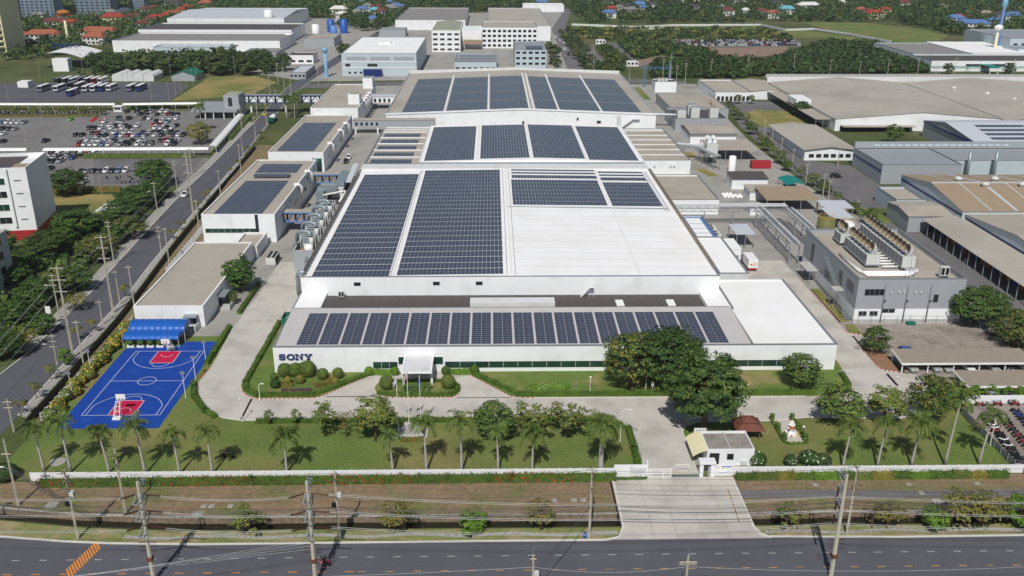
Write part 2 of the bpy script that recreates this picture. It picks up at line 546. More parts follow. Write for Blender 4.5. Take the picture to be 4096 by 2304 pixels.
front_kerb = [(-300, 131.0), (-200, 125.4), (-130, 120.9), (-95, 118.4), (-74.7, 116.5), (-64.6, 115.2), (-57.5, 114.6), (-44, 114.15), (-16, 114.25), (2.8, 114.3),
   (17.0, 114.3), (19.1, 115.0), (20.0, 117.4)]
front_kerb_r = [(40.15, 117.6), (40.85, 115.6), (41.75, 114.75), (61.4, 114.35), (81, 114.5), (200, 114.6)]
sheet('front_road', [(-420, 60), (420, 60), (420, 114.6)] + front_kerb_r[::-1] + [(39, 117.6), (21.2, 117.4)] + front_kerb[::-1] + [(-420, 139)],
 0.02, 'asphalt')
sheet('dry_verge', [(-84, 125.7), (-65, 122.3), (-50, 121.2), (-37, 121.0), (160, 121.2), (160, 131.4), (-84, 131.4)], 0.02, 'dry')
sheet('grass_verge', [(-160, 122.9)] + front_kerb[3:-2] + [(19.4, 116.0), (19.8, 117.4), (-36.4, 117.4), (-49.8, 117.6), (-64.3, 118.7), (-77, 120.7), (-110, 123.4), (-160, 127.0)],
 0.03, 'verge')
sheet('grass_verge', [(40.5, 117.5), (41, 115.9), (42, 115.0), (61, 114.6), (81, 114.75), (160, 114.9), (160, 117.5)], 0.03, 'verge')
def wavy(x0, x1, yc, amp, w, ph):
  xs = [x0 + (x1 - x0) * i / 60 for i in range(61)]
  c = [(x, yc + amp * sin(x * 0.42 + ph)) for x in xs]
  return [(x, y - w / 2) for x, y in c] + [(x, y + w / 2) for x, y in c[::-1]]
sheet('stone_footpath', wavy(-56, 19, 115.95, 0.28, 0.75, 0.4), 0.05, 'stone')
sheet('stone_footpath', wavy(41.6, 110, 115.95, 0.25, 0.75, 1.2), 0.05, 'stone')
sheet('service_path', [(40.6, 127.2), (62, 127.0), (68, 126.8), (120, 126.6), (120, 124.9), (62, 124.6), (52, 125.0), (40.6, 124.9)], 0.04, 'asphalt_old')

def kerb(name, pts, w=0.22, h=0.16, stripe=None, m='kerb_white', start=0):
  """kerb stones along a polyline; stripe = length of each painted stretch"""
  mb = MB()
  k = start
  for a, b in zip(pts[:-1], pts[1:]):
    L = hypot(b[0] - a[0], b[1] - a[1])
    n = max(1, int(round(L / stripe))) if stripe else 1
    for i in range(n):
      p = [a[j] + (b[j] - a[j]) * i / n for j in (0, 1)]
      q = [a[j] + (b[j] - a[j]) * (i + 1) / n for j in (0, 1)]
      mb.k = k % 2 if stripe else 0
      mb.bar((p[0], p[1], h / 2 - 0.01), (q[0], q[1], h / 2 - 0.01), w, h)
      k += 1
  return tag(mb.build(name, [m, 'kerb_red']), kind='structure')
kerb('road_kerb', front_kerb, 0.3, 0.18)
kerb('road_kerb', front_kerb_r, 0.3, 0.18)

def dashes(name, y, x0, x1, pitch, ln, w, m, tilt=0.0):
  mb = MB()
  x = x0
  while x < x1:
    yy = y + tilt * x
    mb.box(x, x + ln, yy - w / 2, yy + w / 2, 0.028, 0.036)
    x += pitch
  return tag(mb.build(name, m), kind='structure')
dashes('lane_dashes', 110.83, -14.74 - 3.96 * 16, 100, 3.96, 1.1, 0.13, 'road_white')
dashes('centre_dashes', 107.55, -74, -20, 4.05, 1.25, 0.14, 'road_orange', -0.002)
dashes('centre_dashes', 107.55, -19.5, 100, 3.96, 1.15, 0.14, 'road_yellow')
cr = MB()
ca, cb_ = (-60.7, 107.8), (-59.1, 114.2)
for i in range(13):
  f = i / 12
  x, y = ca[0] + (cb_[0] - ca[0]) * f, ca[1] + (cb_[1] - ca[1]) * f
  ux, uy = (cb_[0] - ca[0]) / 12 * .3, (cb_[1] - ca[1]) / 12 * .3
  cr.poly([(x - .68 - ux, y + 1.0 - uy, 0.034), (x + .68 - ux, y - 1.0 - uy, 0.034), (x + .68 + ux, y - 1.0 + uy, 0.034), (x - .68 + ux, y + 1.0 + uy, 0.034)])
tag(cr.build('crossing_stripes', 'road_orange'), kind='structure')

srl = [(-103, 140), (-101.9, 171), (-101, 182), (-101.3, 196), (-102, 218), (-103.8, 241), (-106.9, 283), (-108.8, 314), (-110, 348), (-111.8, 386), (-114.5, 441), (-118.9, 505), (-121, 560), (-117, 640), (-112, 760), (-104, 900)]
srr = [(-89.5, 140), (-89.9, 154), (-90.5, 168), (-91.3, 185), (-91.7, 197), (-92.2, 217), (-94.1, 237), (-95.4, 257), (-97, 281), (-99, 316), (-101.3, 359), (-104.5, 402), (-108.5, 460), (-111.3, 505), (-112, 560), (-108, 640), (-104, 760), (-97, 900)]
sheet('side_road', [(-130, 112)] + [(-112, 132)] + srl + srr[::-1] + [(-87, 128), (-84, 116)], 0.015, 'asphalt')
kerb('side_kerb', srl[:13], 0.25, 0.15)
kerb('side_kerb', srr[1:16], 0.25, 0.15)
sheet('side_footpath', srr[1:11] + [(-99.8, 355), (-97.9, 316), (-95.9, 281), (-93.6, 250), (-90.8, 219), (-89.4, 200), (-88.7, 180), (-88.0, 153)][0:], 0.05, 'stone')
sheet('side_footpath', [(x - 3.4, y) for x, y in srl[2:11]] + srl[2:11][::-1], 0.05, 'stone')
sheet('side_verge', [(-85.6, 150), (-86.6, 176), (-87.3, 200), (-88.8, 219), (-91.3, 250), (-93.8, 290), (-97, 330), (-100, 390), (-86, 390), (-86, 219), (-84.6, 150)], 0.03, 'dry')
sheet('far_road', [(-112, 545), (-60, 552), (90, 566), (120, 560), (120, 574), (60, 590), (70, 900), (96, 1150), (88, 1150), (57, 900), (50, 582), (-112, 562)], 0.02, 'asphalt_old')

sheet('front_lawn', [(-84, 131.9), (90.5, 131.9), (89.2, 146), (89.9, 160), (84, 160), (84, 192), (-84.5, 196)], 0.03, 'lawn')
sheet('plant_yard', [(-86, 190), (-60, 190), (-60, 200), (72, 200), (72, 190), (122, 190), (119, 280), (114.5, 325), (114, 400), (118, 470), (124, 500), (124, 562), (-90, 552), (-92, 400), (-86.5, 300)],
 0.045, 'yard')
inner_outer = [(-59.2, 212.6), (-59.9, 195), (-59.2, 174.5), (-59.75, 166.8), (-59.2, 163.4), (-57.8, 160.8), (-56.2, 157.6), (-54.1, 154.9), (-51, 152.5), (-48, 151.6), (-44.5, 151.4), (3.5, 151.35),
   (22.4, 151.5), (24.3, 150.0), (25.3, 147.6), (25.75, 145), (25.6, 132.0)]
inner_right = [(34.7, 132.0), (34.8, 146.0), (35.8, 148.2), (38.5, 149.8), (51.75, 150.0), (59.7, 151.2), (70, 150.9), (76, 150.4), (82, 152), (84.5, 158)]
sheet('inner_road', inner_outer + inner_right + [(88, 163.5), (88, 168.6), (85.1, 169.9), (81.8, 171.6), (81.5, 173.8), (81.6, 182), (84.9, 186.5), (84.9, 188.7), (81.6, 190.1), (81.4, 240), (-59.2, 240)],
 0.06, 'concrete')
jt = MB()                                             # slab joints and drain slots of the concrete road
for a, b in (((-55, 235), (-55, 172)), ((-55, 172), (-55.2, 163)), ((-55.2, 163), (-50, 157)), ((-50, 157), (-44, 155.5)), ((-44, 155.5), (60, 155.5)), ((77, 236), (77, 168)), ((77, 168), (70, 158)), ((70, 158), (60, 155.5)), ((30.2, 132), (30.2, 151))):
  jt.bar((*a, 0.064), (*b, 0.064), 0.07, 0.008)
for x in range(-42, 66, 6):
  jt.box(x, x + 0.05, 151.6, 159.4, 0.062, 0.066)
for y in range(170, 236, 6):
  jt.box(-59.1, -50.6, y, y + 0.05, 0.062, 0.066)
  jt.box(72.6, 81.4, y, y + 0.05, 0.062, 0.066)
tag(jt.build('slab_joints', 'plinth'), kind='structure')
dr = MB()
for x0, x1, y0, y1 in ((81.9, 82.5, 163.9, 169.2), (81.9, 82.4, 182.8, 188.4), (-47.6, -47.2, 151.6, 160), (81.85, 82.2, 196, 218)):
  dr.box(x0, x1, y0, y1, 0.062, 0.072)
dr.box(3.4, -7.1, 159.75, 159.98, 0.062, 0.072)
dr.box(-33, -23, 160.5, 160.75, 0.062, 0.072)
tag(dr.build('drain_slots', 'black'), kind='structure')

def island(name, pts, m='lawn_bed', z=0.16):
  mb = MB()
  mb.prism(pts, 0.03, z)
  return tag(mb.build(name, m), kind='structure')
isA = [(-50.4, 199), (-50.6, 177.8), (-50.9, 165.8), (-50, 163.2), (-48.6, 161.3), (-46.6, 160.1), (-36.8, 159.95), (-34.4, 160.4), (-33.4, 161.3), (-25.8, 169.6), (-25.8, 172), (-45, 172), (-45, 199)]
island('lawn_west', isA)
isB = [(-8.2, 160.0), (-7.0, 161.2), (-6.4, 163.6), (-7.3, 165.9), (-9.9, 167.1), (-21.8, 167.2), (-23.4, 166.2), (-23.9, 164.4), (-23.3, 162.0), (-22.1, 160.8), (-20, 160.1)]
island('lawn_drop_off', isB)
isC = [(3.4, 160.4), (5.2, 159.75), (64.4, 159.65), (69.5, 160.6), (72.2, 162.4), (73.2, 165), (73.8, 175.3), (72.4, 180), (71, 180), (71, 172), (-5.2, 172), (-5.2, 170.2)]
island('lawn_east', isC)
island('planting_strip', [(81.9, 190.3), (84.8, 188.9), (84.8, 195), (82.6, 195)], 'field', 0.12)
island('planting_strip', [(81.8, 171.9), (85.0, 170.2), (86.2, 176), (84.6, 183), (82, 182.4)], 'mulch', 0.12)
island('planting_strip', [(82.2, 196.5), (84.4, 196.5), (84.4, 218), (82.2, 218)], 'field', 0.12)
ST = 0.45
kerb('painted_kerb', [(-50.6, 177.8), (-50.9, 165.8), (-50, 163.2), (-48.6, 161.3), (-46.6, 160.1), (-36.8, 159.95)], stripe=ST)
kerb('painted_kerb', isA[6:10], stripe=ST)
kerb('painted_kerb', isB[8:] + isB[:4], stripe=ST)
kerb('painted_kerb', isB[3:9])
kerb('painted_kerb', [isC[-1], isC[0], isC[1]], stripe=ST)
kerb('painted_kerb', [(5.2, 159.75), (8, 159.7)], stripe=ST)
kerb('painted_kerb', [(8, 159.7), (62, 159.65)])
kerb('painted_kerb', isC[2:7], stripe=ST)
kerb('painted_kerb', inner_outer[3:8], stripe=ST)
kerb('painted_kerb', inner_outer[:4])
kerb('painted_kerb', inner_outer[7:])
kerb('painted_kerb', inner_right)
kerb('painted_kerb', [(81.8, 218), (81.7, 201), (81.5, 190.2), (82.6, 189.6), (84.9, 188.7)], stripe=ST)
kerb('painted_kerb', [(81.6, 183), (81.5, 173.8), (81.8, 171.6), (82.6, 170.7), (85.1, 169.9)], stripe=ST)
kerb('painted_kerb', [(83, 160.5), (83.6, 163), (88, 164)], stripe=ST)

dw = thing('gate_driveway', 'broad concrete driveway bridging the canal from the main road to the gate', 'driveway', (30, 123, 0))
xs = [20.1, 24.4, 28.0, 32.0, 36.0, 40.1]
ys = [114.4, 117.6, 122.0, 126.6, 131.2]
for i in range(5):
  for j in range(4):
    a, b, c, d = xs[i] + .02, xs[i + 1] - .02, ys[j] + .02, ys[j + 1] - .02
    q = [(a, c), (b, c), (b, d), (a, d)]
    if j == 0 and i == 0: q = [(17.2, c), (b, c), (b, d), (a, d), (19.7, 116.2), (18.6, 115)]
    if j == 0 and i == 4: q = [(a, c), (42.2, c), (41.2, 115.4), (40.4, 116.6), (b, d), (a, d)]
    MB().prism(q, -0.25, 0.075 + 0.004 * ((i * 7 + j * 3) % 3)).build('slab', 'concrete', dw)
for x in (20.0, 40.2):
  MB().box(x - 0.18, x + 0.18, 117.4, 130.8, -0.3, 0.22).build('edge_beam', 'kerb_white', dw)
yl = MB()
for i in range(22):
  yl.k = i % 2
  yl.box(38.2 + i * .018, 38.36 + i * .018, 118.2 + i * .42, 118.62 + i * .42, 0.084, 0.092)
yl.build('edge_line', ['yellow_paint', 'black'], dw)
wb = MB()
wb.box(19.45, 19.75, 118, 130.6, -0.6, 0.04)
tag(wb.build('drain_slots', 'black'), kind='structure')

for i, (x, y, w, d) in enumerate(((-46.2, 123.9, .9, .9), (-45.0, 123.9, .9, .9), (-42.0, 123.9, .8, .9), (-46.6, 121.9, 1.8, 1.5), (9.8, 124.7, .9, .9), (13.0, 124.8, .9, .9), (14.5, 124.8, .9, .9), (-70.5, 124.6, 1.8, 1.6),
        (53.6, 128.6, .9, .8), (69.3, 128.5, .9, .8), (70.3, 126.0, .9, 1.0), (72.0, 123.6, 1.6, 1.2), (80.9, 128.6, 1, .8))):
  b = MB().box(x - w / 2, x + w / 2, y - d / 2, y + d / 2, 0.02, 0.10)
  tag(b.build('drain_cover', 'stone'), 'square concrete drain cover in the dry strip, %s from the left' % nth(sorted([-70.5, -46.6, -46.2, -45.0, -42.0, 9.8, 13.0, 14.5, 53.6, 69.3, 70.3, 72.0, 80.9]).index(x)), 'drain cover', 'drain covers outside the wall')
b = MB().lathe(-75.2, 137.4, [(1.35, 0.03), (1.35, 0.14), (0.0, 0.14)], 18)
tag(b.build('manhole_slab', 'stone'), 'round concrete manhole slab at the left corner of the lawn', 'manhole')

# ---------------------------------------------------------------- boundary wall, gate, signs
def wall_run(name, x0, x1, y, h, label, pitch=1.85, m='fence_white', cat='wall', t=0.14):
  w = thing(name, label, cat, ((x0 + x1) / 2, y, 0))
  n = max(1, int(round((x1 - x0) / pitch)))
  s = (x1 - x0) / n
  me = MB().box(-s / 2 + .03, s / 2 - .03, -t / 2, t / 2, 0, h).mesh('panel', m)
  mp = MB().box(-.09, .09, -t / 2 - .05, t / 2 + .05, 0, h + .06).mesh('post', m)
  for i in range(n):
    part_mesh('panel', me, w, (x0 + (i + .5) * s - (x0 + x1) / 2, 0, 0.0))
  for i in range(n + 1):
    part_mesh('post', mp, w, (x0 + i * s - (x0 + x1) / 2, 0, 0))
  return w
wall_run('boundary_wall', -77, 20.2, 131.75, 1.55, 'long low white panel wall along the front lawn left of the gate')
wall_run('boundary_wall', 40.5, 90.2, 131.85, 1.55, 'low white panel wall along the front lawn right of the gate')

sg = thing('sign_wall', 'taller white wall with small grey lettering beside the sliding gate', 'wall', (23, 131.6, 0))
MB().box(20.3, 25.9, 131.45, 131.75, 0, 2.25).build('panel', 'fence_white', sg)
MB().box(25.7, 26.0, 131.3, 131.9, 0, 2.9).build('pillar', 'fence_white', sg)
def text(name, s, loc, size, m, parent=None, rot=(pi / 2, 0, 0), ext=0.01, align='LEFT', space=1.0):
  c = bpy.data.curves.new(name, 'FONT')
  c.body = s
  c.size = size
  c.extrude = ext
  c.align_x = align
  c.space_character = space
  c.materials.append(M(m))
  tmp = bpy.data.objects.new(name, c)
  me = bpy.data.meshes.new_from_object(tmp)
  bpy.data.objects.remove(tmp)
  o = bpy.data.objects.new(name, me)
  og = ORG[parent.name] if parent else (0, 0, 0)
  o.location = tuple(a - b for a, b in zip(loc, og))
  o.rotation_euler = rot
  return link(o, parent, og)
text('lettering', 'SONY', (23.0, 131.43, 1.86), 0.22, 'trim', sg)
for i, s in enumerate(('บริษัท โซนี่ ดีไวซ์ เทคโนโลยี (ประเทศไทย) จำกัด', 'Sony Device Technology (Thailand) Co., Ltd.', 'บริษัท โซนี่ เทคโนโลยี (ประเทศไทย) จำกัด', 'Sony Technology (Thailand) Co., Ltd.')):
  text('lettering', s, (23.0, 131.43, 1.5 - i * 0.26), 0.2, 'trim', sg, space=0.9)
gt = thing('sliding_gate', 'white steel sliding gate with vertical bars drawn half across the entrance', 'gate', (28.1, 131.2, 0))
for x in (26.1, 26.5, 28.6, 29.9):
  MB().box(x - .06, x + .06, 131.1, 131.22, 0.1, 1.75).build('upright', WP, gt)
for z in (0.2, 0.85, 1.68):
  MB().box(26.1, 29.9, 131.12, 131.2, z - .05, z + .05).build('rail', WP, gt)
for i in range(30):
  x = 26.22 + i * 0.125
  MB().box(x - .025, x + .025, 131.13, 131.19, 0.25, 1.64).build('bar', WP, gt)
br = thing('road_barrier', 'white steel barrier on wheels standing in the middle of the gateway', 'barrier', (32.2, 133.4, 0))
for z in (0.45, 1.15):
  MB().box(31.1, 33.4, 133.37, 133.43, z - .03, z + .03).build('rail', WP, br)
for i in range(15):
  MB().box(31.1 + i * .16, 31.14 + i * .16, 133.38, 133.42, 0.45, 1.15).build('bar', WP, br)
for x in (31.15, 33.35):
  MB().box(x - .04, x + .04, 133.1, 133.7, 0.2, 0.3).tube([(x, 133.4, .25), (x, 133.4, 1.15)], .04).build('leg', WP, br)
  MB().tube([(x - .05, 133.15, .13), (x + .05, 133.15, .13)], .12, 10).build('wheel', 'rubber', br)
pt = thing('pedestrian_gate', 'white portal frame of the walk-through gate beside the guard house', 'gate', (35.9, 131.6, 0))
MB().box(34.75, 35.35, 131.2, 132.2, 0, 2.6).build('pier', 'fence_white', pt)
MB().box(36.6, 37.2, 131.2, 132.2, 0, 2.6).build('pier', 'fence_white', pt)
MB().box(34.6, 37.35, 130.95, 132.5, 2.6, 3.0).build('roof', 'fence_white', pt)
for i in range(7):
  MB().box(36.15 + i * .06, 36.17 + i * .06, 131.25, 131.27, 0.1, 2.0).build('bar', WP, pt)
nb = thing('notice_wall', 'white wall with a pale printed notice board right of the pedestrian gate', 'wall', (38.9, 131.6, 0))
MB().box(37.25, 40.4, 131.5, 131.75, 0, 2.15).build('panel', 'fence_white', nb)
MB().box(37.4, 40.2, 131.46, 131.5, 0.55, 2.05).build('notice_board', WW, nb)
MB().box(38.4, 40.15, 131.44, 131.46, 1.75, 1.98).build('blue_heading', 'blue_steel', nb)
text('lettering', 'SONY', (37.5, 131.45, 1.78), 0.22, 'sony_blue', nb)
for i in range(3):
  MB().box(37.5 + i * .9, 38.2 + i * .9, 131.445, 131.46, 1.5, 1.58).build('print_line', 'yellow_paint', nb)
MB().tube([(37.6 + 2.4 * i / 12, 131.45, 0.95 - 0.25 * sin(pi * i / 12)) for i in range(13)], 0.03, 5).build('print_arc', 'blue_steel', nb)
MB().box(29.9, 34.7, 131.0, 131.5, 0.06, 0.10).build('gate_track', STL, gt)
# ---------------------------------------------------------------- building helpers
def hall(t, x0, x1, y0, y1, h, wall=WW, roof=RWH, par=0.35, gable=None, rise=0.0, sill=None, trim_m='trim', th=0.3):
  """four walls with a parapet and a roof lying inside it; gable 'x'/'y' = ridge direction"""
  wl = MB().ring(x0, x1, y0, y1, 0.0, h, th).build('wall', wall, t)
  if trim_m:
    MB().ring(x0 - .06, x1 + .06, y0 - .06, y1 + .06, h, h + .14, th + .12).build('coping', trim_m, wl)
  z = h - par
  r = MB()
  a, b, c, d = x0 + th, x1 - th, y0 + th, y1 - th
  if gable == 'y':
    m = (a + b) / 2
    r.add([(a, c, z), (m, c, z + rise), (b, c, z), (a, d, z), (m, d, z + rise), (b, d, z)], [(0, 1, 4, 3), (1, 2, 5, 4), (0, 2, 1), (3, 4, 5)])
  elif gable == 'x':
    m = (c + d) / 2
    r.add([(a, c, z), (a, m, z + rise), (a, d, z), (b, c, z), (b, m, z + rise), (b, d, z)], [(0, 3, 4, 1), (1, 4, 5, 2), (0, 1, 2), (3, 5, 4)])
  else:
    r.box(a, b, c, d, z - .3, z)
  r.build('roof', roof, t)
  return wl

def shed(t, x0, x1, y0, y1, h, wall, roof, gable='y', rise=2.0, over=0.4, ridge=None, tk=0.12):
  """walls with gable ends under a pitched roof that oversails them"""
  w = MB()
  if gable == 'y':
    m = (x0 + x1) / 2 if ridge is None else ridge
    prof = [(x0, 0), (x1, 0), (x1, h), (m, h + rise), (x0, h)]
    w.xz(prof, y0, y1)
    k = lambda x: h + rise * (1 - abs(x - m) / ((m - x0) if x < m else (x1 - m)))
    wl = w.build('wall', wall, t)
    for xa, xb in ((x0 - over, m), (m, x1 + over)):
      za, zb = k(xa) + .04, k(xb) + .04
      MB().xz([(xa, za), (xb, zb), (xb, zb + tk), (xa, za + tk)], y0 - over, y1 + over).build('roof', roof, t)
  else:
    m = (y0 + y1) / 2 if ridge is None else ridge
    prof = [(y0, 0), (y1, 0), (y1, h), (m, h + rise), (y0, h)]
    w.yz(prof, x0, x1)
    k = lambda y: h + rise * (1 - abs(y - m) / ((m - y0) if y < m else (y1 - m)))
    wl = w.build('wall', wall, t)
    for ya, yb in ((y0 - over, m), (m, y1 + over)):
      za, zb = k(ya) + .04, k(yb) + .04
      MB().yz([(ya, za), (yb, zb), (yb, zb + tk), (ya, za + tk)], x0 - over, x1 + over).build('roof', roof, t)
  return wl

def win(t, face, at, u0, u1, z0, z1, n=1, glass=GD, frame='trim', proud=0.03, nm='window'):
  """window on a wall: face F (front, -Y), L (-X), R (+X); panes are sub-parts"""
  s = (u1 - u0) / n
  def bx(a, b, c, d, p0, p1):
    if face == 'F': return MB().box(a, b, at - p1, at - p0, c, d)
    if face == 'L': return MB().box(at - p1, at - p0, a, b, c, d)
    return MB().box(at + p0, at + p1, a, b, c, d)
  f = MB()
  g = 0.06
  for a, b, c, d in ((u0 - g, u1 + g, z1, z1 + g), (u0 - g, u1 + g, z0 - g, z0), (u0 - g, u0, z0, z1), (u1, u1 + g, z0, z1)):
    q = bx(a, b, c, d, 0.0, proud + .04)
    f.add(q.v, q.f)
  w = f.build(nm, frame, t)
  for i in range(n):
    bx(u0 + i * s + (.03 if i else 0), u0 + (i + 1) * s - (.03 if i < n - 1 else 0), z0, z1, 0.0, proud).build('pane', glass, w)
  return w

PANEL = {}
def panel_mesh(w, d, split):
  k = (round(w, 3), round(d, 3), split)
  if k in PANEL: return PANEL[k]
  mb = MB()
  mb.k = 1
  mb.box(-w / 2, w / 2, -d / 2, d / 2, 0.0, 0.035)
  mb.k = 0
  f = 0.04
  if split == 'y':
    for a, b in ((-d / 2 + f, -.02), (.02, d / 2 - f)):
      mb.poly([(-w / 2 + f, a, .039), (w / 2 - f, a, .039), (w / 2 - f, b, .039), (-w / 2 + f, b, .039)])
  else:
    for a, b in ((-w / 2 + f, -.015), (.015, w / 2 - f)):
      mb.poly([(a, -d / 2 + f, .039), (b, -d / 2 + f, .039), (b, d / 2 - f, .039), (a, d / 2 - f, .039)])
  PANEL[k] = mb.mesh('panel', ['solar_cells', 'solar_frame'])
  return PANEL[k]

def solar(label, x0, y0, cols, rows, zf, cw=1.01, rd=1.97, per=2, gap=0.32, parts=300, split='y', group='solar arrays on the factory roofs', slope=0.0, skip=None, tilt=0.0):
  """array of modules; the nearest ones are objects, the rest one joined part. zf(x,y) = roof height"""
  w = cols * cw
  n, pos = 0, []
  for j in range(rows):
    y = y0 + j * rd + (j // per) * gap + rd / 2
    for i in range(cols):
      x = x0 + (i + .5) * cw
      if skip and skip(i, j): continue
      pos.append((x, y, zf(x, y) + 0.06))
  t = thing('solar_array', label, 'solar panels', (x0 + w / 2, y0, zf(x0 + w / 2, y0)), group)
  me = panel_mesh(cw - .03, rd - .03, split)
  og = ORG[t.name]
  for p in pos[:parts]:
    o = part_mesh('panel', me, t, (p[0] - og[0], p[1] - og[1], p[2] - og[2]))
    if slope: o.rotation_euler.x = slope
    if tilt: o.rotation_euler.y = tilt
  rest = pos[parts:]
  if rest:
    v = np.array([tuple(q.co) for q in me.vertices], dtype=np.float32)
    faces = [tuple(p.vertices) for p in me.polygons]
    fi = np.array(faces).ravel()
    base = v[fi]
    if tilt:
      ca, sa = cos(tilt), sin(tilt)
      base = np.stack([base[:, 0] * ca + base[:, 2] * sa, base[:, 1], -base[:, 0] * sa + base[:, 2] * ca], 1)
    off = np.array(rest, dtype=np.float32) - np.array(og, dtype=np.float32)
    allv = (base[None] + off[:, None]).reshape(-1, 3)
    mi = np.tile([p.material_index for p in me.polygons], len(rest))
    o = bpy.data.objects.new('panels', npmesh('panels', allv, ['solar_cells', 'solar_frame'], mi))
    o['kind'] = 'stuff'
    link(o, t, og)
  return t

# ---------------------------------------------------------------- office block with the big name on it
OF = thing('office_building', 'long white single-storey front building with big blue letters and a ribbon window', 'building', (13, 171, 0))
E0, E1, EY = -45.3, 71.7, 171.2
w = MB()
w.box(E0, E1, EY + .06, EY + .3, 0, 5.95)
w.box(E0, E0 + .3, EY + .3, 201.2, 0, 5.95)
w.box(E1 - .3, E1, EY + .3, 209.5, 0, 5.95)
w.box(53.8, E1 - .3, 209.2, 209.5, 0, 5.95)
w.build('wall', WW, OF)
pw = (E1 - E0) / 24
for i in range(24):
  a, b = E0 + i * pw + .012, E0 + (i + 1) * pw - .012
  for z0, z1 in ((0.15, 2.9), (2.92, 5.95)):
    MB().box(a, b, EY, EY + .059, z0, z1).build('wall_panel', WW, OF)
MB().box(E0 - .08, E1 + .08, EY - .08, EY + .34, 5.95, 6.1).build('coping', 'trim', OF)
MB().box(E0 - .08, E0 + .34, EY + .34, 201.2, 5.95, 6.1).build('coping', 'trim', OF)
MB().box(E1 - .34, E1 + .08, EY + .34, 209.5, 5.95, 6.1).build('coping', 'trim', OF)
MB().box(E0 - .02, E1 + .02, EY - .03, EY, 0, .14).build('plinth', 'plinth', OF)
win(OF, 'F', EY, -24.8, -19.9, 1.1, 2.4, 3, 'glass_green', 'black')
win(OF, 'F', EY, -9.9, 62.4, 1.15, 2.4, 24, 'glass_green', 'black')
win(OF, 'F', EY, -19.6, -17.3, 1.9, 3.6, 1, 'glass_green', 'fence_white')
win(OF, 'F', EY, -12.6, -10.4, 1.9, 3.6, 1, 'glass_green', 'fence_white')
win(OF, 'F', EY, -17.1, -12.8, 0.1, 2.8, 4, 'glass_green', 'trim', nm='entrance_door')
sr = MB()
sr.add([(E0 + .3, EY + .3, 5.86), (53.9, EY + .3, 5.86), (53.9, 190.6, 6.5), (E0 + .3, 190.6, 6.5)], [(0, 1, 2, 3)])
sr.build('ribbed_roof', 'roof_rib', OF)
rb = MB()
x = E0 + .6
while x < 53.7:
  rb.yz([(EY + .32, 5.87), (190.62, 6.51), (190.62, 6.56), (EY + .32, 5.92)], x, x + .07)
  x += 0.45
o = rb.build('roof_ribs', 'roof_rib', OF)
o['kind'] = 'stuff'
MB().box(E0 + .3, 53.8, 190.62, 191.0, 5.2, 6.5).build('roof_step', 'trim', OF)
for i in range(42):                                   # sheets of the dark roof
  a = -39.0 + i * 2.095
  if a + 2.09 > 49: break
  MB().box(a, a + 2.07, 191.0, 201.15, 5.1, 5.32 + .012 * (i % 2)).build('dark_sheet', 'roof_dark', OF)
MB().box(-45.0, -39.05, 191.0, 201.15, 5.1, 6.2).build('white_roof', RWH, OF)
MB().box(49.05, 54.3, 191.0, 203.1, 5.1, 6.2).build('white_roof', RWH, OF)
MB().box(54.35, E1 - .3, EY + .3, 209.2, 5.3, 5.72).build('white_roof', RWH, OF)
MB().box(53.95, 54.33, EY + .3, 190.9, 5.3, 6.0).build('valley_gutter', 'trim', OF)
MB().box(54.4, 54.9, 190.9, 209.0, 5.73, 6.15).build('valley_gutter', 'trim', OF)
MB().box(-5.2, 14.2, 192.4, 195.8, 5.34, 6.9).build('roof_box', WDI, OF)
MB().box(-5.0, 14.0, 192.36, 192.39, 5.5, 5.9).build('louvre', 'black', OF)
MB().box(28.6, 30.4, 193.9, 197.5, 5.34, 5.55).build('roof_light', WP, OF)
MB().box(40.5, 42.3, 193.9, 197.5, 5.34, 5.55).build('roof_light', WP, OF)
st = MB()
for i in range(7):
  st.box(20.8 + i * .28, 21.1 + i * .28, 199.6, 200.5, 5.4 + i * .34, 5.45 + i * .34)
st.bar((20.8, 199.6, 5.4), (22.8, 199.6, 7.8), .06).bar((20.8, 200.5, 5.4), (22.8, 200.5, 7.8), .06)
st.box(22.7, 23.9, 199.5, 200.6, 7.75, 7.82).bar((23.8, 199.6, 5.4), (23.8, 199.6, 8.7), .07).bar((22.8, 199.6, 5.4), (22.8, 199.6, 8.7), .07).bar((22.8, 199.6, 8.6), (23.8, 199.6, 8.6), .05)
st.build('roof_stair', WP, OF)
MB().box(-18.3, -12.2, 163.6, EY - .02, 3.5, 3.85).build('canopy', WW, OF)
MB().box(-18.1, -12.4, 163.8, EY - .02, 3.86, 3.95).build('canopy_top', WDI, OF)
for x in (-18.3, -12.6):
  MB().box(x, x + .4, 163.62, EY - .04, 3.86, 4.15).build('canopy_upstand', WW, OF)
  MB().box(x, x + .45, 165.1, 165.6, 0.06, 3.5).build('canopy_post', WW, OF)

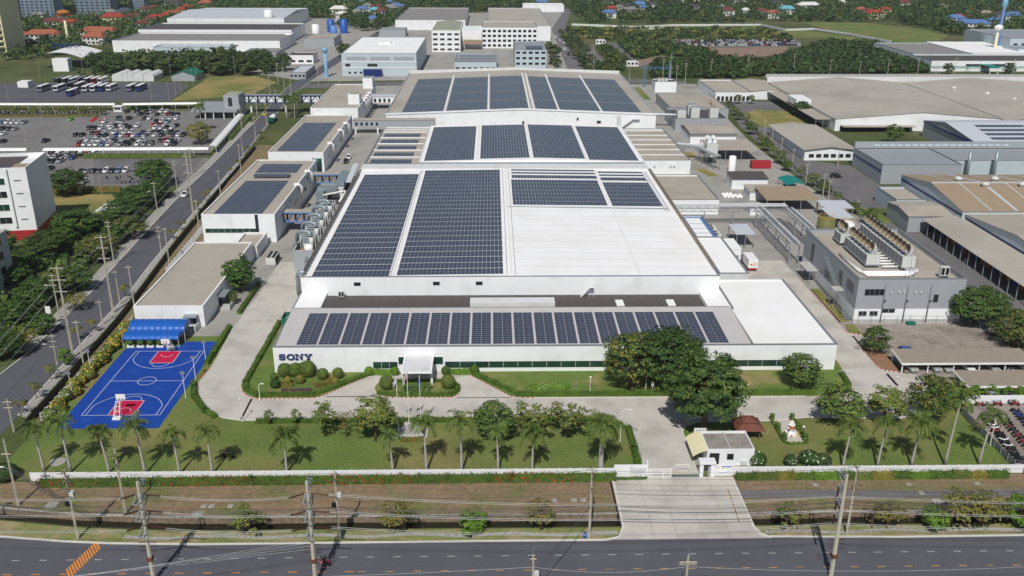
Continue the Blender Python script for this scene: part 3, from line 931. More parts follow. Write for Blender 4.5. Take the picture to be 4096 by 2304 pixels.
def letter(ch, x, z, w, h, y, d, mb):
  """adds one slab letter; lower left corner x,z"""
  def ring(ox, oz, a0, a1, b0, b1):
    n = 28
    o_ = [(ox + a0 * cos(2 * pi * i / n), oz + b0 * sin(2 * pi * i / n)) for i in range(n)]
    i_ = [(ox + a1 * cos(2 * pi * i / n), oz + b1 * sin(2 * pi * i / n)) for i in range(n)]
    for k in range(n):
      j = (k + 1) % n
      mb.xz([o_[k], o_[j], i_[j], i_[k]], y - d, y)
  def pg(pts):
    mb.xz([(x + a * w, z + b * h) for a, b in pts], y - d, y)
  if ch == 'O':
    ring(x + w / 2, z + h / 2, w / 2, w * .29, h * .52, h * .37)
  elif ch == 'N':
    for q in ([(.0, 1), (.34, 1), (.34, .87), (.0, .87)], [(.14, .87), (.28, .87), (.28, .13), (.14, .13)], [(.0, .13), (.42, .13), (.42, 0), (.0, 0)],
    [(.28, .98), (.36, .98), (.86, .0), (.70, .0)], [(.66, 1), (1, 1), (1, .87), (.66, .87)], [(.73, .87), (.87, .87), (.87, .0), (.73, .12)]): pg(q)
  elif ch == 'Y':
    for q in ([(.0, 1), (.42, 1), (.42, .87), (.0, .87)], [(.58, 1), (1, 1), (1, .87), (.58, .87)], [(.10, .87), (.30, .87), (.57, .46), (.42, .40)], [(.72, .87), (.88, .87), (.57, .38), (.46, .46)],
    [(.42, .46), (.57, .46), (.57, .13), (.42, .13)], [(.28, .13), (.72, .13), (.72, 0), (.28, 0)]): pg(q)
  elif ch == 'S':
    pts = []
    for i in range(11):
      a = radians(20 + 235 * i / 10)
      pts.append((.48 + .36 * cos(a), .725 + .21 * sin(a)))
    for i in range(11):
      a = radians(75 - 235 * i / 10)
      pts.append((.52 + .36 * cos(a), .275 + .21 * sin(a)))
    th = .075
    L = []
    R = []
    for i, p in enumerate(pts):
      q = pts[max(i - 1, 0)]; r = pts[min(i + 1, len(pts) - 1)]
      dx, dz = (r[0] - q[0]) * w, (r[1] - q[1]) * h
      ln = hypot(dx, dz)
      nx, nz = -dz / ln * h, dx / ln * h
      L.append((p[0] * w + nx * th, p[1] * h + nz * th)); R.append((p[0] * w - nx * th, p[1] * h - nz * th))
    for i in range(len(pts) - 1):
      mb.xz([(x + a, z + b) for a, b in (L[i], L[i + 1], R[i + 1], R[i])], y - d, y)
    pg([(.80, 1.0), (.90, 1.0), (.90, .62), (.80, .68)])
    pg([(.10, .0), (.20, .0), (.20, .32), (.10, .38)])
for ch, x, wd_ in (('S', -44.25, 1.5), ('O', -42.6, 1.72), ('N', -40.85, 1.75), ('Y', -38.95, 1.65)):
  mb = MB()
  letter(ch, x, 3.2, wd_, 1.25, EY - .1, .2, mb)
  for dx in (.35, 1.1):
    mb.box(x + dx, x + dx + .06, EY - .1, EY, 3.75, 3.85)
  mb.build('letter', 'sony_blue', OF)

def ac_unit(loc, label, s=1.0, group=None):
  t = thing('air_conditioner', label, 'air conditioner', loc, group)
  x, y, z = loc
  MB().box(x - .55 * s, x + .55 * s, y - .3 * s, y + .3 * s, z + .35 * s, z + 1.5 * s).build('casing', MCH, t)
  for dx in (-.27, .27):
    MB().box(x + (dx - .2) * s, x + (dx + .2) * s, y - .32 * s, y - .3 * s, z + .5 * s, z + 1.4 * s).build('grille', 'black', t)
  for dx in (-.5, .5):
    MB().box(x + dx * s - .04, x + dx * s + .04, y - .3 * s, y + .3 * s, z, z + .35 * s).build('foot', STL, t)
  return t
ac_unit((-35.5, 199.6, 5.34), 'white air conditioner on the dark roof beside the left white roof', 1.2)
ac_unit((55.6, 172.6, 0.0), 'small white unit standing on the lawn below the front building', 0.7)

for i in range(20):
  x0 = -40.72 + i * 4.525
  solar('narrow two-column solar strip on the ribbed front roof, %s from the left' % nth(i), x0, 172.35, 2, 16, lambda x, y: 5.86 + (y - 171.5) / 19.1 * .64, 2.05, .965, 99, 0, split='x',
  group='solar strips on the ribbed front roof', slope=0.0335)

# ---------------------------------------------------------------- main production hall
HA = thing('production_hall', 'huge white production hall behind the front building with half its roof under solar panels', 'factory', (4, 201.2, 0))
hz = lambda x, y=0: 9.65 + 0.55 * (1 - abs(x - 4.4) / 49.2)
hall(HA, -45, 53.8, 201.2, 312.8, 10.0, WW, RWH, 0.35, 'y', 0.55)
for i in range(20):
  a = -45 + i * 4.94
  MB().box(a + .012, a + 4.928, 201.14, 201.2, 5.4, 10.0).build('wall_panel', WW, HA)
for x in (-23.7, 4.4, 35.1):
  MB().bar((x, 202, hz(x) + .07), (x, 305, hz(x) + .07), .55, .14).build('ridge_cap', WP, HA)
for x in (-24.2, 3.4, 5.4):
  MB().bar((x, 202, hz(x) + .12), (x, 305, hz(x) + .12), .12, .16).build('cable_tray', STL, HA)
MB().bar((4.2, 259.4, hz(30) + .35), (51.8, 258.2, hz(51) + .2), .35, .2).build('cable_tray', STL, HA)
for x in (50.9, 51.9):
  MB().bar((x, 256, hz(x) + .12), (x, 303, hz(x) + .12), .5, .16).build('walkway', RSI, HA)
for x, zz in ((-31.9, 8.3), (-13.3, 8.4), (-3.2, 8.4)):
  win(HA, 'F', 201.14, x - .75, x + .75, zz - .4, zz + .4, 1, GD, nm='louvre')
for k in range(11):
  y = 208 + k * 4.7 + (k % 3) * .5
  MB().add([(5.9, y, hz(5.9) + .03), (52.6, y, hz(52.6) + .03), (52.6, y + .12, hz(52.6) + .05), (5.9, y + .12, hz(5.9) + .05)], [(0, 1, 2, 3)]).build('sheet_lap', WDI, HA)
MB().box(-45, 53.8, 306, 312.5, 9.66, 10.3).build('back_walkway', WDI, HA)

def screen(label, x, y0, y1, z, h=1.35, pitch=2.6):
  t = thing('roof_screen', label, 'fence', (x, (y0 + y1) / 2, z))
  n = int((y1 - y0) / pitch)
  me = MB().box(-.04, .04, .06, pitch - .06, 0.12, h).mesh('panel', 'roof_brown')
  mp = MB().box(-.06, .06, -.06, .06, 0, h + .05).mesh('post', 'trim')
  for i in range(n):
    part_mesh('panel', me, t, (0, y0 + i * pitch - (y0 + y1) / 2, 0))
    part_mesh('post', mp, t, (0.12, y0 + i * pitch - (y0 + y1) / 2, 0))
  return t
screen('low grey-brown screen along the left edge of the big solar roof', -44.6, 203, 300, 10.14)
screen('low grey-brown screen along the right edge of the white roof', 53.4, 206, 304, 10.14)

solar('large solar field on the left third of the main hall roof', -42.75, 202.0, 18, 46, hz)
solar('largest solar field, in the middle of the main hall roof', -22.75, 202.6, 25, 48, hz)
solar('wide solar field behind the bare white roof of the main hall', 6.1, 261.6, 28, 14, hz, parts=200)
solar('narrow solar field at the right rear of the main hall roof', 35.75, 261.2, 15, 13, hz, parts=150)
for k, (y, r) in enumerate(((293.2, 2), (299.2, 1), (303.2, 1))):
  solar('thin solar row at the back of the main hall roof, %s from the front' % nth(k), 6.4, y, 28, r, hz, parts=40)
  solar('short thin solar row at the main hall corner, %s from the front' % nth(k), 35.75, y - 2.0, 15, r, hz, parts=20)

MH = thing('middle_hall', 'white hall behind the main hall, its raised roof in four solar fields', 'factory', (14, 313, 0))
mz = lambda x, y=0: 10.75 + 0.9 * (1 - abs(x - 14) / 39.6)
hall(MH, -25.5, 53.4, 313, 377, 10.8, WG, RWH, 0.05, 'y', 0.9, trim_m=WP)
for x in (-5.4, 13.9, 33.2):
  MB().bar((x, 314, mz(x) + .1), (x, 376, mz(x) + .1), .9, .12).build('ridge_cap', WP, MH)
for i, (x, c) in enumerate(((-24.0, 17), (-4.3, 17), (14.6, 18), (34.2, 17))):
  solar('solar field on the raised middle hall roof, %s from the left' % nth(i), x, 315.0 + (1.4 if i in (1, 2) else 0), c, 28, mz, cw=1.03, parts=60)
ML = thing('hall_annex', 'low left annex of the middle hall with five solar rows between white ribs', 'building', (-36, 326, 0))
hall(ML, -46.6, -25.8, 326, 390, 7.0, WW, 'roof_tanx', 0.4)
for i in range(6):
  MB().box(-46, -27.4, 326.6 + i * 11.6, 327.1 + i * 11.6, 6.62, 6.95).build('roof_rib', WP, ML)
  if i < 5:
    solar('solar row on the left annex roof, %s from the front' % nth(i), -45.0, 328.6 + i * 11.6, 15, 3, lambda x, y: 6.6, parts=10)
MR = thing('hall_annex', 'low right annex of the middle hall with bare tan roof and white ribs', 'building', (66, 338, 0))
hall(MR, 56.5, 75.2, 338, 398, 5.5, WW, RTA, 0.4)
for i in range(7):
  MB().box(57, 74.8, 339 + i * 9.2, 339.4 + i * 9.2, 5.12, 5.4).build('roof_rib', WP, MR)
for x in (61.5, 67.6, 69.0):
  MB().box(x - .35, x + .35, 337.6, 338, 3.0, 3.9).build('vent_hood', MCH, MR)
A2 = thing('side_annex', 'single-storey white annex with flat tan roof right of the solar hall', 'building', (66, 285, 0))
hall(A2, 57.7, 73.7, 285, 318, 5.0, WW, RTA, 0.5)
A3 = thing('side_annex', 'narrow white-roofed annex along the right side of the main hall', 'building', (61, 214, 0))
hall(A3, 56.9, 64.4, 213.6, 243, 6.0, WDI, RWH, 0.35)
hall(A3, 56.9, 63.6, 243.2, 264.5, 5.9, WDI, RWH, 0.5)
MB().ring(57.3, 63.2, 243.7, 264.0, 5.45, 5.6, .7).build('gutter', 'blue_steel', A3)
for i in range(3):
  MB().box(58.1, 62.4, 248.5 + i * 4.4, 248.62 + i * 4.4, 5.42, 5.5).build('roof_rib', 'trim', A3)
FH = thing('rear_hall', 'wide gabled rear hall of the plant covered by six solar fields', 'factory', (13.6, 426, 0))
fz = lambda x, y=0: 6.45 + 2.3 * (1 - abs(x - 13.6) / 62.8)
shed(FH, -49.5, 76.8, 426, 559, 6.3, WW, 'roof_tanx', 'y', 2.3, over=0.05)
MB().xz([(-49.6, 6.3), (13.65, 8.75), (76.9, 6.3), (76.9, 7.1), (13.65, 9.5), (-49.6, 7.1)], 425.7, 426.0).build('parapet', WW, FH)
MB().xz([(-49.6, 6.3), (13.65, 8.75), (76.9, 6.3), (76.9, 8.2), (13.65, 10.2), (-49.6, 8.2)], 559.1, 559.4).build('parapet', WDI, FH)
for x in (-49.6, 76.6):
  MB().box(x, x + .3, 426.05, 559, 6.35, 7.2).build('parapet', 'wall_blue', FH)
for x in (-22.2, -1.8, 17.6, 19.6, 31.2, 51.4):
  MB().bar((x, 427, fz(x) + .22), (x, 545, fz(x) + .22), .9, .25).build('ridge_cap', WP, FH)
for i, (x, c) in enumerate(((-42.4, 19), (-21.4, 19), (-1.0, 18), (20.6, 10), (31.9, 19), (52.3, 18))):
  tl = math.atan(2.3 / 62.8) * (1 if x > 10 else -1)
  solar('solar field on the gabled rear hall roof, %s from the left' % nth(i), x, 428.5, c, 52, fz, cw=1.02, per=13, gap=.9, parts=20, tilt=tl)
for x, z0, z1, ww in ((14.5, 2.2, 3.4, .9), (40, 4, 5, .8), (50, 2.6, 3.6, 1.8)):
  win(FH, 'F', 425.7, x - ww / 2, x + ww / 2, z0, z1, 1, nm='louvre')
s = MB()
for i in range(10):
  s.box(60 + i * .55, 60.6 + i * .55, 424.4, 425.5, 0.5 + i * .42, 0.6 + i * .42)
s.bar((60, 424.4, 1.5), (65.5, 424.4, 5.7), .1).bar((65.5, 424.4, 5.7), (69, 424.4, 5.7), .1).box(65.5, 69, 424.4, 425.5, 4.7, 4.8)
s.build('outside_stair', WP, FH)
MB().box(58.5, 60, 423.6, 425.6, 0, 6.0).build('stair_tower', MCH, FH)
LC = thing('link_corridor', 'raised white corridor with dark windows joining left wing to rear hall', 'corridor', (-55, 415, 0))
MB().box(-63, -26, 413, 418, 3.2, 6.2).build('wall', WG, LC)
MB().box(-63.2, -25.8, 412.8, 418.2, 6.2, 6.4).build('roof', RTA, LC)
for i in range(5):
  win(LC, 'F', 413, -62 + i * 2.3, -60.8 + i * 2.3, 3.8, 5.4, 1, frame=WP)
for x in (-62, -52, -40, -27):
  MB().box(x - .3, x + .3, 413.2, 413.8, 0, 3.2).build('column', WW, LC)
L2 = thing('link_corridor', 'short raised corridor with four dark windows at the far end of the left wing', 'corridor', (-56, 478, 0))
MB().box(-62.5, -49.6, 476, 482, 3.0, 6.4).build('wall', WW, L2)
MB().box(-62.6, -49.6, 475.7, 482.3, 6.4, 6.7).build('roof', RSI, L2)
for i in range(4):
  win(L2, 'F', 476, -61 + i * 2.4, -59.9 + i * 2.4, 3.5, 5.4, 1)
MB().box(-62.5, -49.7, 475.9, 476, 2.9, 3.0).build('stripe', 'red_paint', L2)

# ---------------------------------------------------------------- left wing: canteen and three two-storey blocks
CT = thing('canteen', 'low white canteen block with flat beige roof beside the basketball court', 'building', (-74.7, 195.5, 0))
hall(CT, -82.6, -66.7, 195.5, 242, 5.1, WW, RTA, 0.15, trim_m=WP)
for i in range(5):
  a = -82.6 + i * 3.18
  for z in (0.1, 2.6):
    MB().box(a + .01, a + 3.17, 195.44, 195.5, z, z + 2.49).build('wall_panel', WW, CT)
MB().box(-71.0, -68.0, 193.4, 195.44, 3.0, 3.25).build('porch_roof', STL, CT)
win(CT, 'F', 195.44, -70.5, -68.6, 0.9, 2.7, 2, nm='door', frame=WW)
for i in range(6):
  MB().box(-70.9, -68.2, 193.6 - i * .32, 193.92 - i * .32, 0.0, 0.9 - i * .15).build('step', 'plinth', CT)
for x in (-71.2, -68.1):
  MB().box(x, x + .2, 191.9, 195.4, 0.0, 1.5).build('stair_wall', WDI, CT)
MB().box(-66.7, -64.6, 206, 210.5, 3.2, 3.45).build('side_porch', STL, CT)
win(CT, 'R', -66.7, 207, 209.5, 0.3, 2.8, 2, nm='door')
MB().box(-66.6, -63.6, 205, 212, 0.05, 0.5).build('terrace', 'plinth', CT)
MB().box(-63.8, -63.6, 205, 212, 0.5, 1.4).build('terrace_wall', WDI, CT)

def block(label, x0, x1, y0, y1, h, strips, front=True, roof=RTA):
  t = thing('wing_block', label, 'building', ((x0 + x1) / 2, y0, 0), 'left wing blocks')
  hall(t, x0, x1, y0, y1, h, WW, roof, 0.25, trim_m=WP)
  n = 5
  s_ = (x1 - x0) / n
  for i in range(n):
    for z0, z1 in ((0.1, h * .33), (h * .33 + .02, h * .66), (h * .66 + .02, h)):
      MB().box(x0 + i * s_ + .01, x0 + (i + 1) * s_ - .01, y0 - .06, y0, z0, z1).build('wall_panel', WW, t)
  return t
W1 = block('two-storey white block with dark glass slot, nearest the canteen', -85.0, -63.7, 257.5, 326.5, 8.5, 1)
win(W1, 'F', 257.44, -84.2, -69.6, 3.1, 4.2, 8, 'glass_green', 'black')
MB().box(-69.5, -68.6, 257.36, 257.5, 1.8, 8.5).build('dark_slot', GD, W1)
for y in (270, 284, 298, 312):
  win(W1, 'R', -63.7, y, y + 6.5, 3.6, 4.4, 3)
  win(W1, 'R', -63.7, y + 9, y + 10.5, 6.0, 7.0, 1)
W2 = block('white wing block with single dark solar roof, second from the canteen', -84.9, -64.0, 342, 418, 7.7, 1)
for y in (352, 366, 380, 394):
  win(W2, 'R', -64.0, y, y + 5, 3.4, 4.2, 2)
W3 = block('grey wing block with beige roof and two white roof boxes', -84.7, -62.6, 428, 500, 9.0, 1)
for x0, x1, y0, y1, z1 in ((-68.8, -63.4, 440, 447, 13.5), (-68, -63, 488, 496, 14), (-83, -70, 424.5, 427.9, 6)):
  MB().box(x0, x1, y0, y1, 0 if z1 < 7 else 8.7, z1).build('roof_box' if z1 > 7 else 'front_box', WW, W3)
  MB().box(x0 + .3, x1 - .3, y0 + .3, y1 - .3, z1, z1 + .04).build('box_roof', 'roof_green', W3)
def ducts(t, x, ys, z0, z1, r=.9):
  for y in ys:
    MB().tube([(x - 1.2, y, z1), (x + .4, y, z1 + .2), (x + 1.0, y, z1 - .4), (x + 1.1, y, z0)], r * .6, 8).build('wall_duct', WP, t, True)
ducts(W1, -63.5, (291, 309), 4.5, 8.6)
ducts(W2, -63.8, (357, 383, 398), 3.5, 7.9)
ducts(W3, -62.4, (448, 455, 462, 470), 5, 9.2)
solar('solar field on the block nearest the canteen', -81.9, 259.0, 14, 18, lambda x, y: 8.3, parts=120)
solar('tilted single solar row between two fields on the left block', -80.5, 300.4, 12, 2, lambda x, y: 8.9, parts=24)
solar('small solar field at the far end of the left block', -81.6, 308.2, 14, 6, lambda x, y: 8.3, parts=40)
solar('solar field on the second left block', -82.4, 345.4, 14, 26, lambda x, y: 7.5, parts=40)
WL = thing('walkway_roof', 'flat beige porch roof with white parapet between canteen and left block', 'roof', (-70, 248, 0))
hall(WL, -72.4, -65.9, 243, 255.5, 3.6, WW, RTA, 0.4, trim_m=WP)

SB = thing('plant_annex', 'low grey plant annex full of ducts along the left flank of the hall', 'building', (-50, 232, 0))
MB().ring(-53.4, -45.2, 232, 318, 0, 6.0, .25).build('wall', WG, SB)
MB().box(-53.1, -45.5, 232.3, 317.7, 4.6, 4.8).build('roof', 'roof_dark', SB)
MB().ring(-53.46, -45.14, 231.94, 318.06, 6.0, 6.14, .35).build('coping', 'plinth', SB)
rnd = random.Random(4)
def unit(y, label):
  t = thing('dust_collector', label, MCH, (-49.5, y, 4.8), 'duct units beside the hall')
  MB().box(-51.6, -48.2, y, y + 3.4, 5.4, 8.6).build('casing', 'duct', t)
  MB().box(-51.2, -48.6, y - .05, y, 5.8, 6.9).build('panel', MCH, t)
  MB().cyl(-48.9, y - .4, 6.4, 8.9, .62, None, 12).build('silencer', MCH, t, True)
  MB().tube([(-48.9, y - .4, 8.9), (-48.9, y - .4, 9.6), (-49.4, y, 10.1), (-50.6, y + .4, 10.3), (-52.2, y + .6, 10.2), (-52.9, y + .6, 9.4), (-53.0, y + .6, 7.6)], .52, 10).build('bent_duct', 'duct', t, True)
  MB().tube([(-53.0, y + .6, 7.6), (-53.6, y + 1.2, 6.6), (-54.0, y + 1.2, 5.2), (-54.0, y + 1.2, .4)], .5, 10).build('down_duct', 'duct', t, True)
  fr = MB()
  for x in (-51.9, -47.9):
    for yy in (y - .2, y + 3.6):
      fr.bar((x, yy, 4.8), (x, yy, 9.4), .1)
  for z in (8.7, 9.3):
    fr.bar((-51.9, y - .2, z), (-47.9, y - .2, z), .07).bar((-51.9, y + 3.6, z), (-47.9, y + 3.6, z), .07).bar((-51.9, y - .2, z), (-51.9, y + 3.6, z), .07).bar((-47.9, y - .2, z), (-47.9, y + 3.6, z), .07)
  fr.build('handrail', WP, t)
  ld = MB()
  ld.bar((-47.2, y + .5, 4.8), (-47.2, y + .5, 9.2), .07).bar((-46.7, y + .5, 4.8), (-46.7, y + .5, 9.2), .07)
  for i in range(9):
    ld.bar((-47.2, y + .5, 5.1 + i * .45), (-46.7, y + .5, 5.1 + i * .45), .05)
  ld.build('ladder', WP, t)
  return t
for i, y in enumerate((235.5, 243.5, 251.5, 259.5, 266)):
  unit(y, 'grey dust collector with bent ducts beside the hall, %s from the front' % nth(i))
f = thing('blower', 'white round blower with rusty motor cover at the front of the duct row', MCH, (-49.6, 233.6, 4.8))
MB().tube([(-50.4, 233.7, 6.2), (-48.4, 233.7, 6.2)], 1.15, 16).build('casing', WP, f, True)
MB().tube([(-52.3, 232.9, 5.3), (-50.2, 233.2, 6.4)], .28, 8).build('motor_cover', 'rust', f)
MB().box(-50.8, -48, 233.2, 234.4, 4.82, 5.2).build('base', WP, f)
for k, (x, y, lb) in enumerate(((-48.3, 224, 'grey elbow duct standing in front of the plant annex wall'), (-48.9, 215, 'second grey elbow duct dropping beside the front corner of the hall'))):
  d = MB().tube([(x + 3.0, y, 7.2 - k), (x + .8, y, 7.2 - k), (x + .1, y, 6.7 - k), (x, y, 5.8 - k), (x, y, .3)], .55, 12)
  tag(d.build('elbow_duct', 'duct', None, True), lb, 'duct')
b2 = thing('duct_house', 'boxy grey duct bends and louvred cabinet at the rear of the plant annex', MCH, (-50, 290, 4.8))
MB().box(-52.4, -48.6, 288, 292, 4.8, 7.6).build('louvre_cabinet', MCH, b2)
for i in range(6):
  MB().box(-52.2, -48.8, 287.9, 288, 5.1 + i * .4, 5.35 + i * .4).build('louvre', WP, b2)
MB().box(-56.2, -53.6, 282, 285, 0, 8.6).build('riser', 'duct', b2)
MB().box(-56.2, -50, 285, 288, 7.0, 9.2).build('bend', 'duct', b2)
MB().box(-52, -48.8, 293, 310, 6.8, 8.6).build('trunk_duct', 'duct', b2)
MB().yz([(293, 8.8), (312, 10.4), (312, 10.7), (293, 9.1)], -48.2, -46.4).build('sloping_cover', RSI, b2)
p = MB().tube([(-53.2, 279, 8.4), (-47, 280, 9.4), (-46.2, 279.5, 9.6), (-46.1, 277, 9.6), (-46.4, 268, 9.4)], .28, 8)
tag(p.build('white_pipe', WP, None, True), 'thick white hooked pipe lying along the left screen of the hall', 'pipe')

def truss_bridge(label, x0, x1, y, z0, z1, wd_=3.2, roofm=RTA, col='blue_steel', n=4, group=None, legs=()):
  t = thing('foot_bridge', label, 'bridge', ((x0 + x1) / 2, y, 0), group)
  MB().box(x0, x1, y - wd_ / 2 + .1, y + wd_ / 2 - .1, z0 + .1, z0 + .3).build('deck', 'plinth', t)
  MB().box(x0, x1, y - wd_ / 2 - .1, y + wd_ / 2 + .1, z1, z1 + .14).build('roof', roofm, t)
  MB().box(x0, x1, y - wd_ / 2 + .25, y + wd_ / 2 - .25, z0 + .32, z1 - .02).build('cabin', 'roof_brown' if roofm == RTA else WW, t)
  s_ = (x1 - x0) / n
  for yy in (y - wd_ / 2, y + wd_ / 2):
    MB().box(x0, x1, yy - .12, yy + .12, z1 - .3, z1 + .08).build('chord', col, t)
    MB().box(x0, x1, yy - .12, yy + .12, z0 - .1, z0 + .3).build('chord', col, t)
    for i in range(n):
      MB().bar((x0 + i * s_, yy, z1 - .3), (x0 + (i + .5) * s_, yy, z0 + .2), .2).build('diagonal', col, t)
      MB().bar((x0 + (i + .5) * s_, yy, z0 + .2), (x0 + (i + 1) * s_, yy, z1 - .3), .2).build('diagonal', col, t)
      win(t, 'F', y - wd_ / 2 + .25, x0 + (i + .42) * s_, x0 + (i + .58) * s_, z0 + .5, z1 - .6, 1, 'black', 'black')
  for x in legs:
    MB().box(x - .4, x + .4, y - .5, y + .5, 0, z0).build('column', WW, t)
  return t
truss_bridge('blue steel truss bridge from the nearest left block to the hall', -63.6, -53.5, 269, 3.2, 6.2, 3.4)
truss_bridge('blue steel truss bridge farther back between left block and hall', -63.6, -53.5, 315.5, 3.2, 6.2, 3.4)

def chiller(label, x, y, z, w=2.6, d=5.5, h=2.4, nx=2, ny=4, m=MCH, group=None):
  t = thing('chiller', label, 'chiller', (x, y, z), group)
  MB().box(x - w / 2, x + w / 2, y, y + d, z + .35, z + h).build('casing', m, t)
  MB().box(x - w / 2 + .1, x + w / 2 - .1, y + .1, y + d - .1, z, z + .35).build('skid', STL, t)
  MB().box(x + w / 2, x + w / 2 + .03, y + .2, y + d - .2, z + .6, z + h - .2).build('coil', 'black', t)
  for i in range(nx):
    for j in range(ny):
      MB().lathe(x - w / 2 + (i + .5) * w / nx, y + (j + .5) * d / ny, [(.52, z + h), (.52, z + h + .16), (.46, z + h + .17), (0, z + h + .10)], 12).build('fan', 'black', t)
  return t
for x0, x1, y0, y1, h, lb in ((-66.5, -63.2, 327.2, 333, 7.5, 'green netted scaffold tower between the two left blocks'), (-88.2, -85.3, 327.5, 334, 5, 'green netted scaffold at the road side of the left blocks'), (-48.4, -46.4, 193, 196.5, 3.2, 'green netted bin shelter at the left rear corner of the front building')):
  t = thing('scaffold', lb, 'scaffold', ((x0 + x1) / 2, y0, 0))
  MB().ring(x0, x1, y0, y1, 0.1, h, .08).build('netting', HG, t)
  for x in (x0, x1):
    for y in (y0, y1):
      MB().tube([(x, y, 0), (x, y, h + .6)], .06, 5).build('standard', STL, t)
  for k in range(1, int(h / 2) + 1):
    MB().box(x0 + .1, x1 - .1, y0 + .1, y1 - .1, k * 2 - .1, k * 2).build('platform', 'plinth', t)
chiller('cream packaged chiller with eight round fans beside the round canteen tree', -60.8, 236.6, 0)
# ---------------------------------------------------------------- vegetation
RNG = np.random.default_rng(7)

def quads(c, nrm, size, asp=0.62, rng=RNG):
  """leaf quads at centres c with normals nrm"""
  n = len(c)
  r = rng.normal(size=(n, 3))
  t = np.cross(nrm, r)
  t /= np.linalg.norm(t, axis=1, keepdims=True) + 1e-9
  b = np.cross(nrm, t)
  s = (size if np.ndim(size) else np.full(n, size))[:, None] * (0.7 + 0.6 * rng.random((n, 1)))
  t = t * s * .5
  b = b * s * .5 * asp
  return np.stack([c - t, c - b * 1.0, c + t, c + b], 1).reshape(-1, 3)

def unit3(n, rng=RNG):
  v = rng.normal(size=(n, 3))
  return v / np.linalg.norm(v, axis=1, keepdims=True)

def crown_pts(seed, rx, rz, cz, nclu, per, spread, shape='round', fill=0.55, low=-0.75):
  """leaf centres and normals: clusters scattered through the outer part of an egg-shaped crown"""
  rng = np.random.default_rng(seed)
  C, N = [], []
  u = unit3(nclu * 3, rng)
  u = u[u[:, 2] > low][:nclu]
  rad = fill + (1 - fill) * rng.random(len(u)) ** 0.6
  rad *= 0.86 + 0.28 * rng.random(len(u))
  cc = u * rad[:, None] * np.array([rx, rx, rz])
  if shape == 'cone':
    k = 1.0 - 0.62 * (cc[:, 2] + rz) / (2 * rz)
    cc[:, :2] *= (k * 1.35)[:, None]
  if shape == 'umbrella':
    cc[:, 2] = np.abs(cc[:, 2]) * .7 + rng.normal(size=len(cc)) * .12 * rz
  for c, d in zip(cc, u):
    m = int(per * (0.6 + 0.8 * rng.random()))
    q = unit3(m, rng)
    q[:, 2] = np.abs(q[:, 2]) * 0.8 - 0.15
    sp = spread * (0.7 + 0.7 * rng.random())
    pts = c + q * sp * np.array([1, 1, .72]) * (0.55 + 0.45 * rng.random((m, 1)))
    nn = q * .8 + d * .5 + np.array([0, 0, .55]) + rng.normal(size=(m, 3)) * .35
    C.append(pts)
    N.append(nn)
  C = np.concatenate(C)
  N = np.concatenate(N)
  N /= np.linalg.norm(N, axis=1, keepdims=True)
  C[:, 2] += cz
  return C, N, cc + np.array([0, 0, cz]), rng

def tree_proto(name, seed, h, rx, rz, nclu, per, leaf, spread, lm, shape='round', tr=0.18, fill=.55, low=-.75, second=None, share=0.0, trunks=1):
  """prototype kept as meshes: trunk with limbs + leafy crown, base at the origin"""
  cz = h - rz
  C, N, cl, rng = crown_pts(seed, rx, rz, cz, nclu, per, spread, shape, fill, low)
  mi = (rng.random(len(C)) < share).astype(int) if second else None
  cm = npmesh(name + '_crown', quads(C, N, leaf, rng=rng), [lm] + ([second] if second else []), mi)
  mb = MB()
  top = cz + (0.1 if shape != 'cone' else .8) * rz
  for k in range(trunks):
    dx = (k - (trunks - 1) / 2) * .5
    bend = [(dx, 0, -.1), (dx + rng.normal() * .08, rng.normal() * .08, h * .22), (dx + rng.normal() * .15, rng.normal() * .15, top * .7), (dx * 1.5, 0, top)]
    mb.tube(bend, [tr * 1.25, tr, tr * .75, tr * .3], 7)
  for c in cl[:: max(1, len(cl) // 14)]:
    z0 = max(h * .2, min(top * .85, c[2] - .5 * hypot(c[0], c[1])))
    mb.tube([(0, 0, z0), (c[0] * .5, c[1] * .5, z0 + (c[2] - z0) * .6), (c[0] * .9, c[1] * .9, c[2])], [tr * .45, tr * .28, tr * .1], 5)
  return (mb.mesh(name + '_trunk', 'bark', smooth=True), cm)

